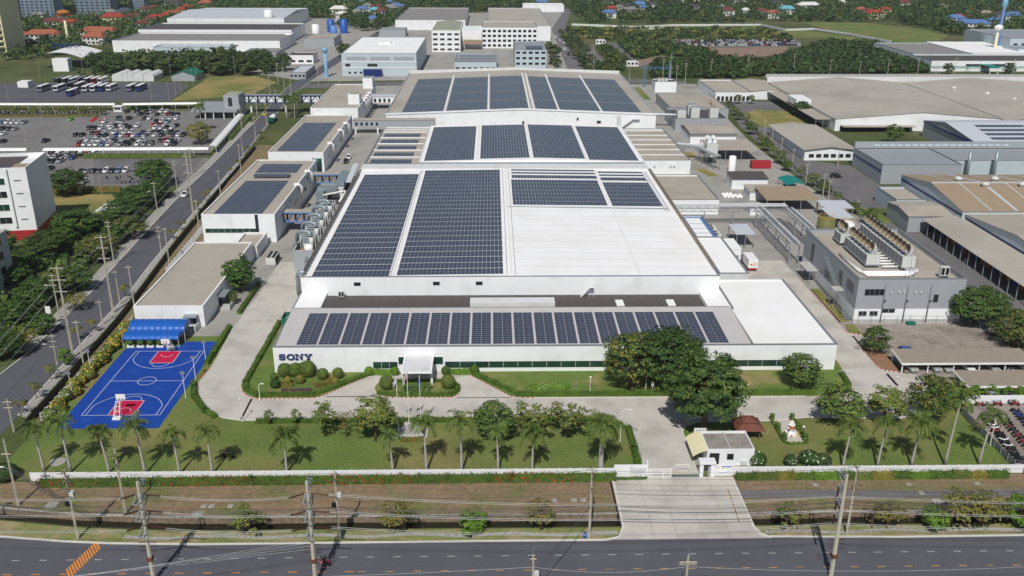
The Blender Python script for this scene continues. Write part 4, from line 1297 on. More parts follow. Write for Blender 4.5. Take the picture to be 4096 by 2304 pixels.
TP = {
  'big': tree_proto('big', 11, 9.5, 4.6, 4.0, 150, 70, .42, 1.05, LDK, tr=.32, low=-.6, second=LMD, share=.18),
  'big2': tree_proto('big2', 12, 9.5, 4.3, 4.0, 120, 55, .42, 1.0, LDK, tr=.3, low=-.7, second='leaf_yellow', share=.3),
  'big3': tree_proto('big3', 13, 10, 5.2, 4.4, 190, 75, .42, 1.05, LDK, tr=.34, low=-.7, second=LMD, share=.3),
  'round': tree_proto('round', 21, 6, 2.5, 2.4, 70, 46, .36, .75, LMD, tr=.14, second=LDK, share=.35),
  'round2': tree_proto('round2', 22, 6, 2.6, 2.2, 60, 42, .36, .75, LMD, tr=.14, second='leaf_olive', share=.35),
  'dense': tree_proto('dense', 23, 8, 3.0, 3.5, 130, 50, .36, .8, LDK, tr=.2, second='leaf_bright', share=.22, low=-.95),
  'loose': tree_proto('loose', 24, 5, 1.7, 1.9, 34, 26, .32, .55, 'leaf_olive', tr=.09, second=LMD, share=.5),
  'slim': tree_proto('slim', 25, 5.6, 1.1, 2.5, 36, 26, .3, .5, LMD, tr=.08, low=-1),
  'sparse': tree_proto('sparse', 26, 4.6, 1.6, 1.7, 20, 14, .28, .6, 'leaf_autumn', tr=.08, second='leaf_olive', share=.5),
  'autumn': tree_proto('autumn', 27, 4.6, 2.1, 1.5, 40, 24, .32, .7, 'leaf_autumn', tr=.1, second='leaf_olive', share=.45, trunks=1),
  'bare': tree_proto('bare', 28, 4.0, 1.3, 1.3, 14, 9, .26, .5, 'leaf_autumn', tr=.07),
  'cone': tree_proto('cone', 29, 5.2, 2.0, 2.3, 80, 40, .26, .55, LDK, 'cone', tr=.1, second=LMD, share=.3, low=-1),
  'bright': tree_proto('bright', 30, 3.0, 1.35, 1.3, 44, 36, .26, .5, 'leaf_bright', tr=.08, low=-1),
  'brightwide': tree_proto('brightwide', 31, 3.0, 1.9, 1.3, 60, 44, .26, .5, 'leaf_bright', tr=.08, low=-1, trunks=2),
  'yellowish': tree_proto('yellowish', 32, 8, 4.2, 3.4, 110, 40, .42, .95, 'leaf_yellow', tr=.22, second='leaf_olive', share=.4, low=-.9),
  'street': tree_proto('street', 33, 3.6, 1.25, 1.0, 18, 20, .3, .5, 'leaf_olive', tr=.06, second='leaf_autumn', share=.35, shape='umbrella'),
  'far': tree_proto('far', 34, 9, 4.4, 3.9, 60, 34, .8, 1.4, 'leaf_far', tr=.3, low=-.8, second='leaf_far2', share=.2),
  'far2': tree_proto('far2', 35, 9, 4.2, 4.0, 56, 34, .8, 1.4, 'leaf_far', tr=.3, low=-.9, second=LDK, share=.4),
  'far3': tree_proto('far3', 36, 7, 4.0, 3.0, 50, 34, .8, 1.3, 'leaf_far2', tr=.25, low=-.9, second='leaf_far', share=.4),
  'topiary': None,
}

def plant_tree(kind, xy, h, label, group=None, rz=None, name='tree', wide=1.0, cat='tree', z=0.0):
  tm, cm = TP[kind]
  base = {'big': 9.5, 'big2': 9.5, 'big3': 10, 'round': 6, 'round2': 6, 'dense': 8, 'loose': 5, 'slim': 5.6, 'sparse': 4.6, 'autumn': 4.6, 'bare': 4.0, 'cone': 5.2, 'bright': 3, 'brightwide': 3,
      'yellowish': 8, 'street': 3.6, 'far': 9, 'far2': 9, 'far3': 7}[kind]
  t = thing(name, label, cat, (xy[0], xy[1], z), group)
  s = h / base
  t.scale = (s * wide, s * wide, s)
  t.rotation_euler.z = rz if rz is not None else (xy[0] * 12.9898 + xy[1] * 78.233) % 6.28
  part_mesh('trunk', tm, t)
  part_mesh('crown', cm, t)
  return t

# palms ------------------------------------------------------------
def palm_crown(name, seed, n=15, L=2.6, leaf=.62, lm='leaf_palm', skirt=True, nl=26):
  rng = np.random.default_rng(seed)
  V = []
  mb = MB()
  for k in range(n):
    az = 2 * pi * k / n * 1.0 + rng.normal() * .2
    el = radians(rng.uniform(-12, 62)) if k % 3 else radians(rng.uniform(40, 78))
    ln = L * rng.uniform(.8, 1.1)
    pts = []
    d = np.array([cos(az) * cos(el), sin(az) * cos(el), sin(el)])
    p = np.zeros(3)
    for i in range(9):
      pts.append(p.copy())
      p = p + d * ln / 8
      d = d + np.array([0, 0, -.20 - .05 * i])
      d /= np.linalg.norm(d)
    pts = np.array(pts)
    mb.tube([tuple(q) for q in pts[::2]], [.045, .035, .03, .02, .012], 4, False)
    for i in range(nl):
      f = .16 + .84 * i / (nl - 1)
      a = f * 8
      j = min(int(a), 7)
      c = pts[j] + (pts[j + 1] - pts[j]) * (a - j)
      tan = pts[j + 1] - pts[j]
      tan /= np.linalg.norm(tan)
      side = np.cross(tan, [0, 0, 1.0])
      side /= np.linalg.norm(side) + 1e-9
      up = np.cross(side, tan)
      ll = leaf * (1.15 - .55 * abs(f - .45)) * rng.uniform(.8, 1.15)
      for s in (-1, 1):
        dirv = side * s * .8 + tan * .5 + up * rng.uniform(-.5, .35) + np.array([0, 0, -.28])
        dirv /= np.linalg.norm(dirv)
        w = tan * .055
        e = c + dirv * ll
        mid = c + dirv * ll * .5
        V += [c - w, mid - w * 1.2 + up * .02, e, mid + w * 1.2 + up * .02]
  return npmesh(name, np.array(V), [lm]), mb.mesh(name + '_stalks', 'leaf_palm')
PC = [palm_crown('palm_a', 3), palm_crown('palm_b', 5, 13), palm_crown('palm_c', 9, 17, 2.8)]
PCB = palm_crown('palm_big', 15, 26, 3.7, .75, LMD, nl=34)
def palm(xy, h, label, k=0, lean=(0, 0), sc=1.0, group='palms along the boundary wall', skirt=False, crown=None, r=.2, name='palm_tree'):
  t = thing(name, label, 'palm', (xy[0], xy[1], 0), group)
  x, y = xy
  n = 7
  pts = [(x + lean[0] * (i / n) ** 1.6, y + lean[1] * (i / n) ** 1.6, h * i / n) for i in range(n + 1)]
  MB().tube(pts, [r * 1.5, r * 1.15, r, r * .95, r * .9, r * .8, r * .72, r * .6], 9).build('trunk', 'palm_bark', t, True)
  sh = MB().tube([pts[-1], (pts[-1][0], pts[-1][1], h + .7)], [r * .62, r * .35], 8)
  sh.build('crown_shaft', 'leaf_palm', t, True)
  cm, stm = crown or PC[k % 3]
  o = part_mesh('fronds', cm, t, (lean[0], lean[1], h + .55), k * 1.3)
  sc *= 1.14 + .08 * sin(k * 2.3)
  o.scale = (sc, sc, sc)
  o2 = part_mesh('frond_stalks', stm, t, (lean[0], lean[1], h + .55), k * 1.3)
  o2.scale = (sc, sc, sc)
  if skirt:
    C = np.stack([lean[0] + RNG.normal(size=60) * .22, lean[1] + RNG.normal(size=60) * .22, h - RNG.random(60) * 1.5], 1)
    N = unit3(60)
    N[:, 2] *= .2
    o = bpy.data.objects.new('dead_fronds', npmesh('dead_fronds', quads(C, N, .7, .3), 'dead_frond'))
    link(o, t, ORG[t.name])
  return t
PALMS = [((-76.3, 134.7), 7.6, (-.5, .2), .95), ((-71.6, 134.2), 9.2, (-.4, .2), 1.05), ((-65.0, 133.9), 7.6, (-.7, 0), .95), ((-58.8, 133.4), 8.8, (-.6, .2), 1.05), ((-53.0, 133.3), 7.4, (-.3, 0), .95),
  ((-47.5, 133.3), 7.6, (-.1, 0), .95), ((-35.0, 133.5), 6.6, (0, 0), 1.15), ((-17.1, 133.6), 6.6, (-.5, 0), .95), ((-11.4, 133.5), 8.8, (-.2, .2), 1.0), ((-5.4, 133.4), 9.4, (-.1, 0), 1.0), ((0.8, 133.4), 7.6, (-.2, 0), 1.0),
  ((6.6, 133.3), 7.0, (.1, 0), 1.0), ((60.1, 133.8), 7.4, (.5, 0), 1.05), ((66.2, 134.1), 8.0, (.6, 0), 1.15), ((72.2, 134.2), 7.8, (.4, 0), 1.1), ((78.1, 134.3), 12.4, (.7, .3), 1.15), ((84.2, 134.6), 9.0, (.7, 0), 1.15)]
for i, (xy, h, ln, s) in enumerate(PALMS):
  lb = ('slender grey-stemmed palm inside the white wall, %s from the left' % nth(i)) if i < 12 else ('slender palm inside the white wall right of the gate, %s from the gate' % nth(i - 12))
  palm(xy, h, lb, i, ln, s, skirt=i in (1, 2, 8, 11))
palm((18.3, 133.6), 8.3, 'stout bushy palm with thick shaggy trunk just left of the gate', 4, (0, 0), 1.0, None, True, PCB, .42)

G_LAWN = 'trees on the front lawn'
for kind, xy, h, wide, lb in (
  ('big2', (27.4, 163.5), 11.8, 1.0, 'big tree with yellowing leaves, leftmost of the three before the front building'),
  ('big', (35.1, 163.4), 12.6, 1.1, 'big dark green tree, middle of the three hiding the front building'),
  ('big3', (38.7, 146.6), 15.2, .86, 'biggest dark green tree, rightmost of the three, overhanging the inner road'),
  ('round', (62.1, 163.9), 7.2, 1.3, 'round-crowned tree alone on the lawn at the right end of the building'),
  ('slim', (-30.6, 145.4), 7.4, 1.25, 'slim upright tree on the lawn left of the bushy roadside tree'),
  ('sparse', (-26.6, 145.1), 5.4, 1.0, 'thin nearly leafless tree between two leafier lawn trees'),
  ('round2', (-21.2, 143.9), 8.6, 1.08, 'bushy full-crowned tree on the lawn left of the flagpoles'),
  ('round', (0.1, 144.1), 7.6, 1.15, 'leafy tree on the lawn right of the flagpoles'),
  ('loose', (7.5, 144.2), 7.8, 1.3, 'left of two airy olive-leaved trees left of the stout palm'),
  ('loose', (13.8, 144.6), 7.6, 1.25, 'right of two airy olive-leaved trees left of the stout palm'),
  ('slim', (-41.7, 149.9), 3.2, 1.3, 'small young tree at the lawn edge, left of a matching one'),
  ('slim', (-36.6, 149.8), 3.4, 1.3, 'small young tree at the lawn edge, right of a matching one'),
  ('round', (64.8, 148.5), 7.8, 1.2, 'leafy tree over the inner road bend, leftmost of the right-hand group'),
  ('round2', (73.0, 148.4), 7.6, 1.12, 'leafy tree in the right-hand group, second from the left'),
  ('big2', (81.5, 149.1), 9.4, .95, 'largest leafy tree of the right-hand group by the bike park'),
  ('loose', (89.1, 153.2), 7.0, 1.0, 'narrow tree behind the tallest palm'),
  ('cone', (83.9, 180.1), 6.2, 1.35, 'tiered cone-shaped tree at the car park entrance'),
  ('big3', (113.8, 195.8), 8.6, 1.5, 'broad green tree at the far right car park fence'),
  ('big2', (116.4, 183.2), 8.0, 1.35, 'browning tree at the right frame edge by the car park'),
  ('dense', (-64.1, 217.8), 9.4, 1.1, 'dense round dark green tree beside the canteen'),
  ('round', (-64.1, 209.3), 3.4, 1.0, 'small tree between canteen wall and footpath'),
  ('sparse', (88.9, 144.9), 3.0, 1.0, 'small bare shrubby tree at the bike park fence')):
  plant_tree(kind, xy, h, lb, G_LAWN, wide=wide)
for i, (px, s) in enumerate((((94.9, 158.2), 2.6), ((98.7, 158.7), 2.4), ((102.1, 158.3), 2.3), ((104.8, 158.1), 2.4))):
  plant_tree('bright', px, s, 'rounded yellow-green shrub in front of the carport, %s from the left' % nth(i), 'shrubs at the carport', name='shrub', wide=1.3, cat='shrub')

for i, (kind, xy, h, wide, lb) in enumerate((
  ('loose', (-37.1, 116.6), 3.8, 1.35, 'green tree on the canal verge behind the tall left pole'),
  ('autumn', (-15.2, 116.7), 3.9, .9, 'thin autumn tree on the verge, left of a pair'),
  ('sparse', (-13.6, 116.8), 4.2, .9, 'nearly bare tree on the verge, right of a pair'),
  ('brightwide', (-3.1, 116.8), 2.5, 1.05, 'rounded bright green bush on the verge beside the canal'),
  ('autumn', (7.2, 117.0), 3.8, .9, 'light green and rusty tree on the verge left of the driveway'),
  ('loose', (45.0, 116.6), 3.6, 1.0, 'yellow-green young tree right of the driveway'),
  ('sparse', (46.8, 116.5), 3.4, 1.0, 'thin young tree beside the yellow-green one'),
  ('bare', (58.5, 116.7), 3.4, 1.2, 'small leafless tree on the right verge'),
  ('autumn', (60.7, 116.6), 3.6, 1.0, 'red-brown leaved tree on the right verge'),
  ('brightwide', (68.0, 116.6), 2.6, .95, 'bright green rounded bush on the right verge'),
  ('autumn', (73.0, 116.7), 4.6, 1.25, 'wide rusty-leaved tree on the right verge'),
  ('autumn', (75.7, 117.0), 4.2, 1.1, 'second rusty-leaved tree next to the wide one'),
  ('bright', (81.8, 117.2), 3.2, 1.4, 'bright green tree at the right end of the verge'))):
  plant_tree(kind, xy, h * 1.38, lb, 'trees on the canal verge', wide=wide)
SM = [(-90.2, 168.7), (-90.0, 175.6), (-91.6, 192.3), (-89.5, 160.8), (-89.2, 153.7), (-93.0, 188.5), (-92.2, 214.3), (-95.3, 268.7), (-94.8, 259.9), (-97.5, 301.4), (-97.2, 305.8), (-98.6, 336.5), (-99.0, 348.4), (-101.2, 372.2), (-102.5, 402.2), (-96.5, 290.7)]
for i, xy in enumerate(sorted(SM, key=lambda p: p[1])):
  k = 'bright' if i == 3 else 'street'
  plant_tree(k, xy, 3.4 if k == 'street' else 3.6, 'small tree in a pavement pit along the side road, %s from the front' % nth(i), 'pavement trees of the side road', wide=1.25 if k == 'street' else .9)

# hedges, beds -----------------------------------------------------
def hedge(name, pts, w, h, lm, label, dens=26, leaf=.26, second=None, share=0.0, group=None, cat='hedge', z=0.12, rough=.12):
  """clipped hedge along a polyline: solid core plus a skin of leaves"""
  C, N = [], []
  core = MB()
  for a, b in zip(pts[:-1], pts[1:]):
    L = hypot(b[0] - a[0], b[1] - a[1])
    dx, dy = (b[0] - a[0]) / L, (b[1] - a[1]) / L
    core.bar((a[0] - dx * w * .3, a[1] - dy * w * .3, z + h * .44), (b[0] + dx * w * .3, b[1] + dy * w * .3, z + h * .44), w * .84, h * .86)
    n = int(dens * (L + w) * (w + 2 * h))
    u = RNG.random(n) * (L + w) - w / 2
    per = w + 2 * h
    s = RNG.random(n) * per
    off = np.where(s < h, -w / 2, np.where(s < h + w, s - h - w / 2, w / 2))
    hh = np.where(s < h, s, np.where(s < h + w, h, per - s))
    nn = np.stack([np.where(s < h, 1, np.where(s < h + w, 0, -1)) * dy, np.where(s < h, -1, np.where(s < h + w, 0, 1)) * dx, np.where((s >= h) & (s < h + w), 1.0, .25)], 1) + RNG.normal(size=(n, 3)) * .45
    p = np.stack([a[0] + dx * u - dy * off, a[1] + dy * u + dx * off, z + hh], 1) + RNG.normal(size=(n, 3)) * rough * np.array([.5, .5, 1])
    p[:, 2] += .12 * np.sin(u * 1.7 + a[0]) * (hh / h) * .6
    C.append(p); N.append(nn)
  C = np.concatenate(C); N = np.concatenate(N)
  N /= np.linalg.norm(N, axis=1, keepdims=True)
  t = thing(name, label, cat, (*pts[0], 0), group)
  core.build('core', lm, t)
  mi = (RNG.random(len(C)) < share * (.3 + 1.4 * (np.sin(C[:, 0] * .23) > 0))).astype(int) if second else None
  og = ORG[t.name]
  o = bpy.data.objects.new('foliage', npmesh('foliage', quads(C, N, leaf) - np.array(og), [lm] + ([second] if second else []), mi))
  link(o, t, og)
  return t

def ball(name, xy, r, lm, label, group=None, h=None, z=0.12, leaf=.24, second=None, share=0, cat='shrub'):
  n = int(150 * r * r * 4 / (leaf / .24) ** 2)
  u = unit3(n)
  u = u[u[:, 2] > -.6]
  C = u * r * np.array([1, 1, (h or 2 * r) / (2 * r)]) * (.94 + .1 * RNG.random((len(u), 1))) + np.array([xy[0], xy[1], z + (h or 2 * r) * .48])
  N = u + RNG.normal(size=u.shape) * .4
  N /= np.linalg.norm(N, axis=1, keepdims=True)
  t = thing(name, label, cat, (xy[0], xy[1], 0), group)
  hh = (h or 2 * r)
  MB().lathe(xy[0], xy[1], [(r * .5, z), (r * .86, z + hh * .25), (r * .92, z + hh * .5), (r * .7, z + hh * .8), (r * .25, z + hh * .93)], 12).build('core', lm, t)
  og = ORG[t.name]
  mi = (RNG.random(len(C)) < share).astype(int) if second else None
  o = bpy.data.objects.new('foliage', npmesh('foliage', quads(C, N, leaf) - np.array(og), [lm] + ([second] if second else []), mi))
  link(o, t, og)
  return t

hedge('hedge', [(-74.5, 130.1), (-40, 130.35), (3, 130.5), (20.0, 130.55)], 1.35, 1.2, LH, 'long clipped hedge with red flowers outside the white wall left of the gate', second='flower_red', share=.13, z=.02)
hedge('hedge', [(20.4, 130.6), (25.6, 130.7)], .5, .4, LH, 'low hedge strip below the lettered sign wall', z=.02)
hx = 41.2
for i in range(14):
  L = (3.2, 3.6, 3.0, 3.4, 3.9, 2.6)[i % 6]
  if hx + L > 90: break
  hedge('hedge', [(hx, 130.5), (hx + L - .7, 130.5)], 1.2, 1.0 + .12 * (i % 3), (LH, LMD, 'leaf_yellow', LH, 'leaf_bright')[i % 5], 'rounded shrub in the row outside the wall right of the gate, %s from the gate' % nth(i), group='shrubs right of the gate', z=.02, rough=.2, cat='shrub')
  hx += L
G_H = 'clipped hedges along the inner road'
hedge('hedge', [(-44, 150.6), (3.5, 150.55), (22.2, 150.6)], .9, .8, LH, 'low hedge between front lawn and inner road', group=G_H, z=.03)
hedge('hedge', [(-60.6, 166.2), (-58.7, 160.6), (-55.0, 154.8), (-52.6, 152.6)], 1.0, .9, LH, 'curved hedge at the road bend beside the blue court', group=G_H, z=.03)
hedge('hedge', [(-60.6, 175.4), (-60.9, 194.5)], 1.0, .9, LH, 'straight hedge between court and road', group=G_H, z=.03)
hedge('hedge', [(-60.8, 203), (-60.6, 222)], 1.0, .9, LH, 'hedge along the footpath beside the canteen', group=G_H, z=.03)
hedge('hedge', [(-49.9, 197), (-50.1, 178), (-50.2, 166.2), (-49.2, 163.4), (-46.4, 160.9), (-35.5, 160.8), (-26.4, 169.2)], .95, .8, LH, 'hedge edging the garden below the big letters', group=G_H)
hedge('hedge', [(-4.4, 170.3), (5.2, 160.6), (34, 160.5), (64.2, 160.5)], .95, .75, LH, 'hedge edging the lawn right of the entrance', group=G_H)
hedge('hedge', [(72.0, 163.6), (72.4, 168.5)], .9, .9, LH, 'short hedge at the right end of the lawn', group=G_H)
hedge('hedge', [(26.6, 146.5), (25.0, 149.2), (24.0, 150.0)], .1, .1, LH, 'tiny clipped edging at the gate road corner', group=G_H, z=.03)
hedge('hedge', [(24.9, 147), (25.0, 140), (24.9, 134)], 1.1, .9, LH, 'row of rounded hedge plants along the gate road', group=G_H, z=.03, rough=.22)
hedge('hedge', [(-22.6, 166.6), (-10.2, 166.6)], .8, .6, LH, 'hedge on the entrance side of the drop-off island', group=G_H)
hedge('hedge', [(-22.6, 161.3), (-16, 160.7), (-8.4, 160.7), (-7.3, 162.3), (-7.2, 164.4), (-8.6, 166.2)], .9, .6, LH, 'hedge on the road side of the drop-off island', group=G_H)
hedge('hedge', [(-24.6, 170.2), (-21.0, 170.2)], 1.0, 1.1, 'leaf_bright', 'bright clipped hedge left of the entrance', group='bright hedges at the entrance')
hedge('hedge', [(-8.8, 170.2), (-4.8, 170.2)], 1.0, 1.1, 'leaf_bright', 'bright clipped hedge right of the entrance', group='bright hedges at the entrance')
for i, (x, y, r, m_, lb) in enumerate(((-25.6, 169.9, .95, 'leaf_bright', 'round clipped ball left end of the entrance hedges'), (-20.3, 169.9, .9, 'leaf_bright', 'round clipped ball just left of the entrance canopy'),
    (-9.8, 169.9, .95, LH, 'round clipped ball just right of the entrance canopy'), (-3.9, 170.3, 1.0, LH, 'round clipped ball at the right end of the entrance hedges'),
    (-21.3, 163.8, 1.5, LMD, 'large clipped dome left on the drop-off island'), (-9.0, 164.0, 1.45, LMD, 'large clipped dome right on the drop-off island'),
    (-44.8, 168.0, .75, LMD, 'small clipped ball at the left of the garden'), (-43.7, 164.4, 1.0, LDK, 'dark clipped ball, lowest left in the garden'),
    (-34.9, 168.2, 1.2, LMD, 'clipped egg-shaped shrub at the middle of the garden'), (-31.8, 168.7, 1.15, LMD, 'clipped round shrub at the right of the garden'),
    (-39.2, 166.4, .95, 'leaf_autumn', 'brownish clipped ball in the garden centre'), (-32.0, 166.0, .7, 'leaf_yellow', 'small yellow-green ball near the red flower bed'), (-41.6, 166.3, .8, 'leaf_yellow', 'small leafy yellow-green shrub in the garden'))):
  ball('shrub', (x, y), r, m_, lb, 'clipped shrubs at the entrance')
for i, (x, y, r, lb) in enumerate(((-42.8, 169.4, 1.5, 'loose leafy bush under the first big letter'), (-40.6, 169.6, 1.5, 'loose leafy bush under the second big letter'), (-38.2, 169.5, 1.75, 'tallest loose bush under the last big letters'))):
  ball('bush', (x, y), r, LMD, lb, 'loose bushes under the letters', leaf=.36)
hedge('flower_bed', [(-35.4, 164.8), (-32.6, 167.0)], 1.3, .8, 'leaf_autumn', 'red and orange flower bed in the garden under the letters', second='flower_red', share=.5, cat='flower bed', leaf=.28)
hedge('flower_bed', [(-41.8, 163.0), (-36.6, 163.1)], .8, .4, 'leaf_purple', 'purple-leaved bed in the garden under the letters', cat='flower bed')
hedge('flower_bed', [(-43.0, 165.2), (-40.8, 165.0)], 1.2, .6, 'leaf_yellow', 'yellow-green leafy bed in the garden', cat='flower bed', leaf=.4)
hedge('flower_bed', [(-35.0, 163.0), (-32.4, 164.4)], 1.0, .4, 'leaf_olive', 'pale silvery plant border in the garden', second='flower_white', share=.3, cat='flower bed')
hedge('flower_bed', [(-30.2, 165.9), (-29.8, 166.3)], .8, .6, 'flower_purple', 'small purple bush at the right of the garden', cat='flower bed')
hedge('flower_bed', [(7.5, 163.8), (14.6, 163.8)], 1.5, .55, 'leaf_bright', 'rectangular flower bed on the lawn right of the entrance', second='flower_white', share=.05, cat='flower bed')
hedge('flower_bed', [(46.6, 164.0), (51.2, 164.0)], 1.3, .6, LMD, 'blue-white flower bed right of the big trees', second='flower_white', share=.5, cat='flower bed')
tp = thing('topiary_letters', 'dark green hedge letters on the drop-off island', 'topiary', (-15.3, 163, .1))
tmb = MB()
for ch, x, wd_ in (('S', -18.0, 1.3), ('O', -16.6, 1.4), ('N', -15.1, 1.4), ('Y', -13.6, 1.4)):
  mb = MB()
  letter(ch, x, 0, wd_, 1.5, 0, .5, mb)
  c45, s45 = cos(.75), sin(.75)
  mb.v = [(a, 162.6 + c45 * b_ * 1.0 + c * c45, .25 + c * s45 - b_ * .3) for a, b_, c in mb.v]
  o = mb.build('letter', LDK, tp)
  vs3 = np.array(mb.v)
  k = RNG.integers(0, len(vs3), 260)
  pp = vs3[k] + RNG.normal(size=(260, 3)) * .07 - np.array(ORG[tp.name])
  lo = bpy.data.objects.new('leaves', npmesh('leaves', quads(pp, unit3(260), .16), LMD))
  link(lo, o, ORG[tp.name])
fa, fb = (-83.3, 152.6), (-83.4, 197.5)
FS = [(fa[0] + (fb[0] - fa[0]) * i / 19 + .5 * sin(i * 2.1), fa[1] + (fb[1] - fa[1]) * i / 19) for i in range(20)]
for i, xy in enumerate(FS):
  ball('flowering_shrub', (xy[0], xy[1]), 1.35 + .25 * sin(i * 1.9), LMD, 'yellow-flowering shrub along the court fence, %s from the front' % nth(i), 'flowering shrubs by the court', h=2.2 + .4 * sin(i * 2.7), z=.03, leaf=.4, second='flower_yellow' if i not in (0, 3) else 'flower_white', share=.26 if i not in (0, 3) else .18)
for i, (px, r) in enumerate((((45.6, 135.0), 1.6), ((51.4, 134.5), 1.3), ((54.7, 135.3), 1.9), ((56.9, 134.6), 1.4))):
  ball('flowering_shrub', px, r, LDK, 'white-flowering frangipani bush near the guard house, %s from the left' % nth(i), 'white-flowering bushes', h=2.2, z=.03, leaf=.36, second='flower_white', share=.12)
for i, (px, r) in enumerate((((68.2, 136.0), .9), ((74.8, 135.7), .8))):
  plant_tree('bare', px, 1.9, 'sparse leafless frangipani at the wall, %s from the left' % nth(i), 'bare bushes at the wall', name='bush', cat='bush')
ball('hedge_mass', (-81.7, 132.3), 2.2, LDK, 'rounded dark hedge cut by the left frame edge', h=2.6, z=.02, leaf=.3, cat='hedge')
for i in range(5):
  ball('box_shrub', (-79.8 + i * 2.15, 184.4), .72, LH, 'square clipped shrub in white planter before the blue awning, %s from the left' % nth(i), 'planter shrubs at the awning', h=1.5, z=.5)
# ---------------------------------------------------------------- basketball court
sheet('court', [(-80.6, 148.8), (-61.8, 148.8), (-60.95, 187.1), (-68.6, 187.1), (-69.3, 184.8), (-80.7, 183.7)], 0.05, 'court_blue')
kl = MB()
for x0, x1, y0, y1 in ((-73.0, -68.15, 153.75, 159.55), (-73.0, -68.15, 176.2, 182.05)):
  kl.box(x0, x1, y0, y1, 0.05, 0.058)
tag(kl.build('court_keys', 'court_red'), kind='structure')
ln = MB()
def cl(pts, w=.09, z=0.064):
  for a, b in zip(pts[:-1], pts[1:]):
    ln.bar((*a, z), (*b, z), w, .008)
CX, CY0, CY1 = -70.57, 153.75, 182.1
cl([(-77.95, CY0), (-63.2, CY0), (-63.2, CY1), (-77.95, CY1), (-77.95, CY0)])
cl([(-78.2, 167.95), (-62.95, 167.95)])
arc = lambda cx, cy, r, a0, a1, n=28: [(cx + r * cos(radians(a0 + (a1 - a0) * i / n)), cy + r * sin(radians(a0 + (a1 - a0) * i / n))) for i in range(n + 1)]
cl(arc(CX, 167.95, 1.8, 0, 360, 40))
for s, cy in ((1, CY0), (-1, CY1)):
  k = 90 * (1 - s)
  hy = cy + s * 1.575
  th = math.degrees(math.acos(6.6 / 6.9)) if 1 else 0
  a = arc(CX, hy, 6.9, k + 17, k + 163)
  cl([(a[0][0], cy)] + a + [(a[-1][0], cy)])
  cl([(-73.0, cy), (-73.0, cy + s * 5.8), (-68.15, cy + s * 5.8), (-68.15, cy)])
  cl(arc(CX, cy + s * 5.8, 1.8, k + 0, k + 180))
  cl(arc(CX, hy, 1.25, k + 0, k + 180))
  for i in range(4):
    for x in (-73.15, -68.0):
      ln.box(x - .1, x + .1, cy + s * (1.9 + i * .95), cy + s * (2.0 + i * .95), .06, .068)
tag(ln.build('court_lines', 'line_white'), kind='structure')

def hoop(label, x, y, d):
  """wheeled basketball stand; d = +1 leans towards +Y"""
  t = thing('basketball_stand', label, 'basketball hoop', (x, y, 0.05))
  MB().box(x - .75, x + .75, y - d * .2, y + d * .75, .12, .5).build('base', WP, t)
  fr = MB()
  for sx in (-.6, .6):
    fr.bar((x + sx, y, .4), (x + sx * .55, y + d * 1.6, 3.1), .09).bar((x + sx, y + d * .9, .4), (x + sx * .55, y + d * 1.9, 2.5), .09)
    fr.bar((x + sx * .55, y + d * 1.6, 3.1), (x + sx * .55, y + d * 3.1, 3.2), .09).bar((x + sx * .55, y + d * 1.9, 2.5), (x + sx * .55, y + d * 3.1, 2.9), .09)
    for i in range(4):
      f = i / 4
      fr.bar((x + sx * (1 - .45 * f), y + d * 1.6 * f, .4 + 2.7 * f), (x + sx * (1 - .45 * (f + .25)), y + d * (.9 + 1.0 * (f + .2)), .4 + 2.1 * (f + .2)), .06)
  for f in (0.1, .4, .7, 1):
    fr.bar((x - .6 * (1 - .45 * f), y + d * 1.6 * f, .4 + 2.7 * f), (x + .6 * (1 - .45 * f), y + d * 1.6 * f, .4 + 2.7 * f), .07)
  fr.build('lattice_arm', WP, t)
  MB().box(x - .9, x + .9, y + d * 3.1, y + d * 3.16, 2.75, 3.85).build('backboard', WP, t)
  sq = MB()
  for a, b in (((-.3, 2.95), (.3, 2.95)), ((.3, 2.95), (.3, 3.4)), ((.3, 3.4), (-.3, 3.4)), ((-.3, 3.4), (-.3, 2.95))):
    sq.bar((x + a[0], y + d * 3.19, a[1]), (x + b[0], y + d * 3.19, b[1]), .05)
  sq.build('target_square', 'black', t)
  MB().tube([(x + .23 * cos(i * pi / 6), y + d * (3.45 + .23 * sin(i * pi / 6)), 3.0) for i in range(13)], .025, 5).build('rim', 'rust', t)
  MB().lathe(x, y + d * 3.45, [(.13, 2.6), (.16, 2.75), (.22, 2.98)], 10).build('net', WP, t)
  for sx in (-.6, .6):
    MB().tube([(x + sx - .06, y, .12), (x + sx + .06, y, .12)], .12, 8).build('wheel', 'rubber', t)
  return t
hoop('white lattice basketball stand at the near end of the blue court', -70.6, 151.9, 1)
hoop('white basketball stand at the far end of the blue court by the awning', -70.5, 183.3, -1)
MB_ = MB
aw = thing('awning', 'double blue barrel-vault awning between court and canteen', 'awning', (-75, 188, 0))
def vault(x0, x1, yc, ry, zb, rz, n, nm):
  s = (x1 - x0) / n
  for i in range(n):
    mb = MB()
    m_ = 10
    rows = []
    for u in (0, .5, 1):
      k = 1.0 if u == .5 else .96
      rows.append([(x0 + (i + u) * s, yc - ry * k * cos(pi * j / m_), zb + rz * k * sin(pi * j / m_)) for j in range(m_ + 1)])
    v = [p for r in rows for p in r]
    q = m_ + 1
    mb.add(v, [(r * q + j, (r + 1) * q + j, (r + 1) * q + j + 1, r * q + j + 1) for r in range(2) for j in range(m_)])
    mb.build(nm, 'awning', aw, True)
  for x in (x0, x1):
    mb = MB()
    mb.poly([(x, yc - ry * .96 * cos(pi * j / 10), zb + rz * .96 * sin(pi * j / 10)) for j in range(11)])
    mb.build('end_panel', 'awning', aw)
    MB().tube([(x, yc - ry * .97, 0.05), (x, yc - ry * .97, zb)], .05).build('post', WP, aw)
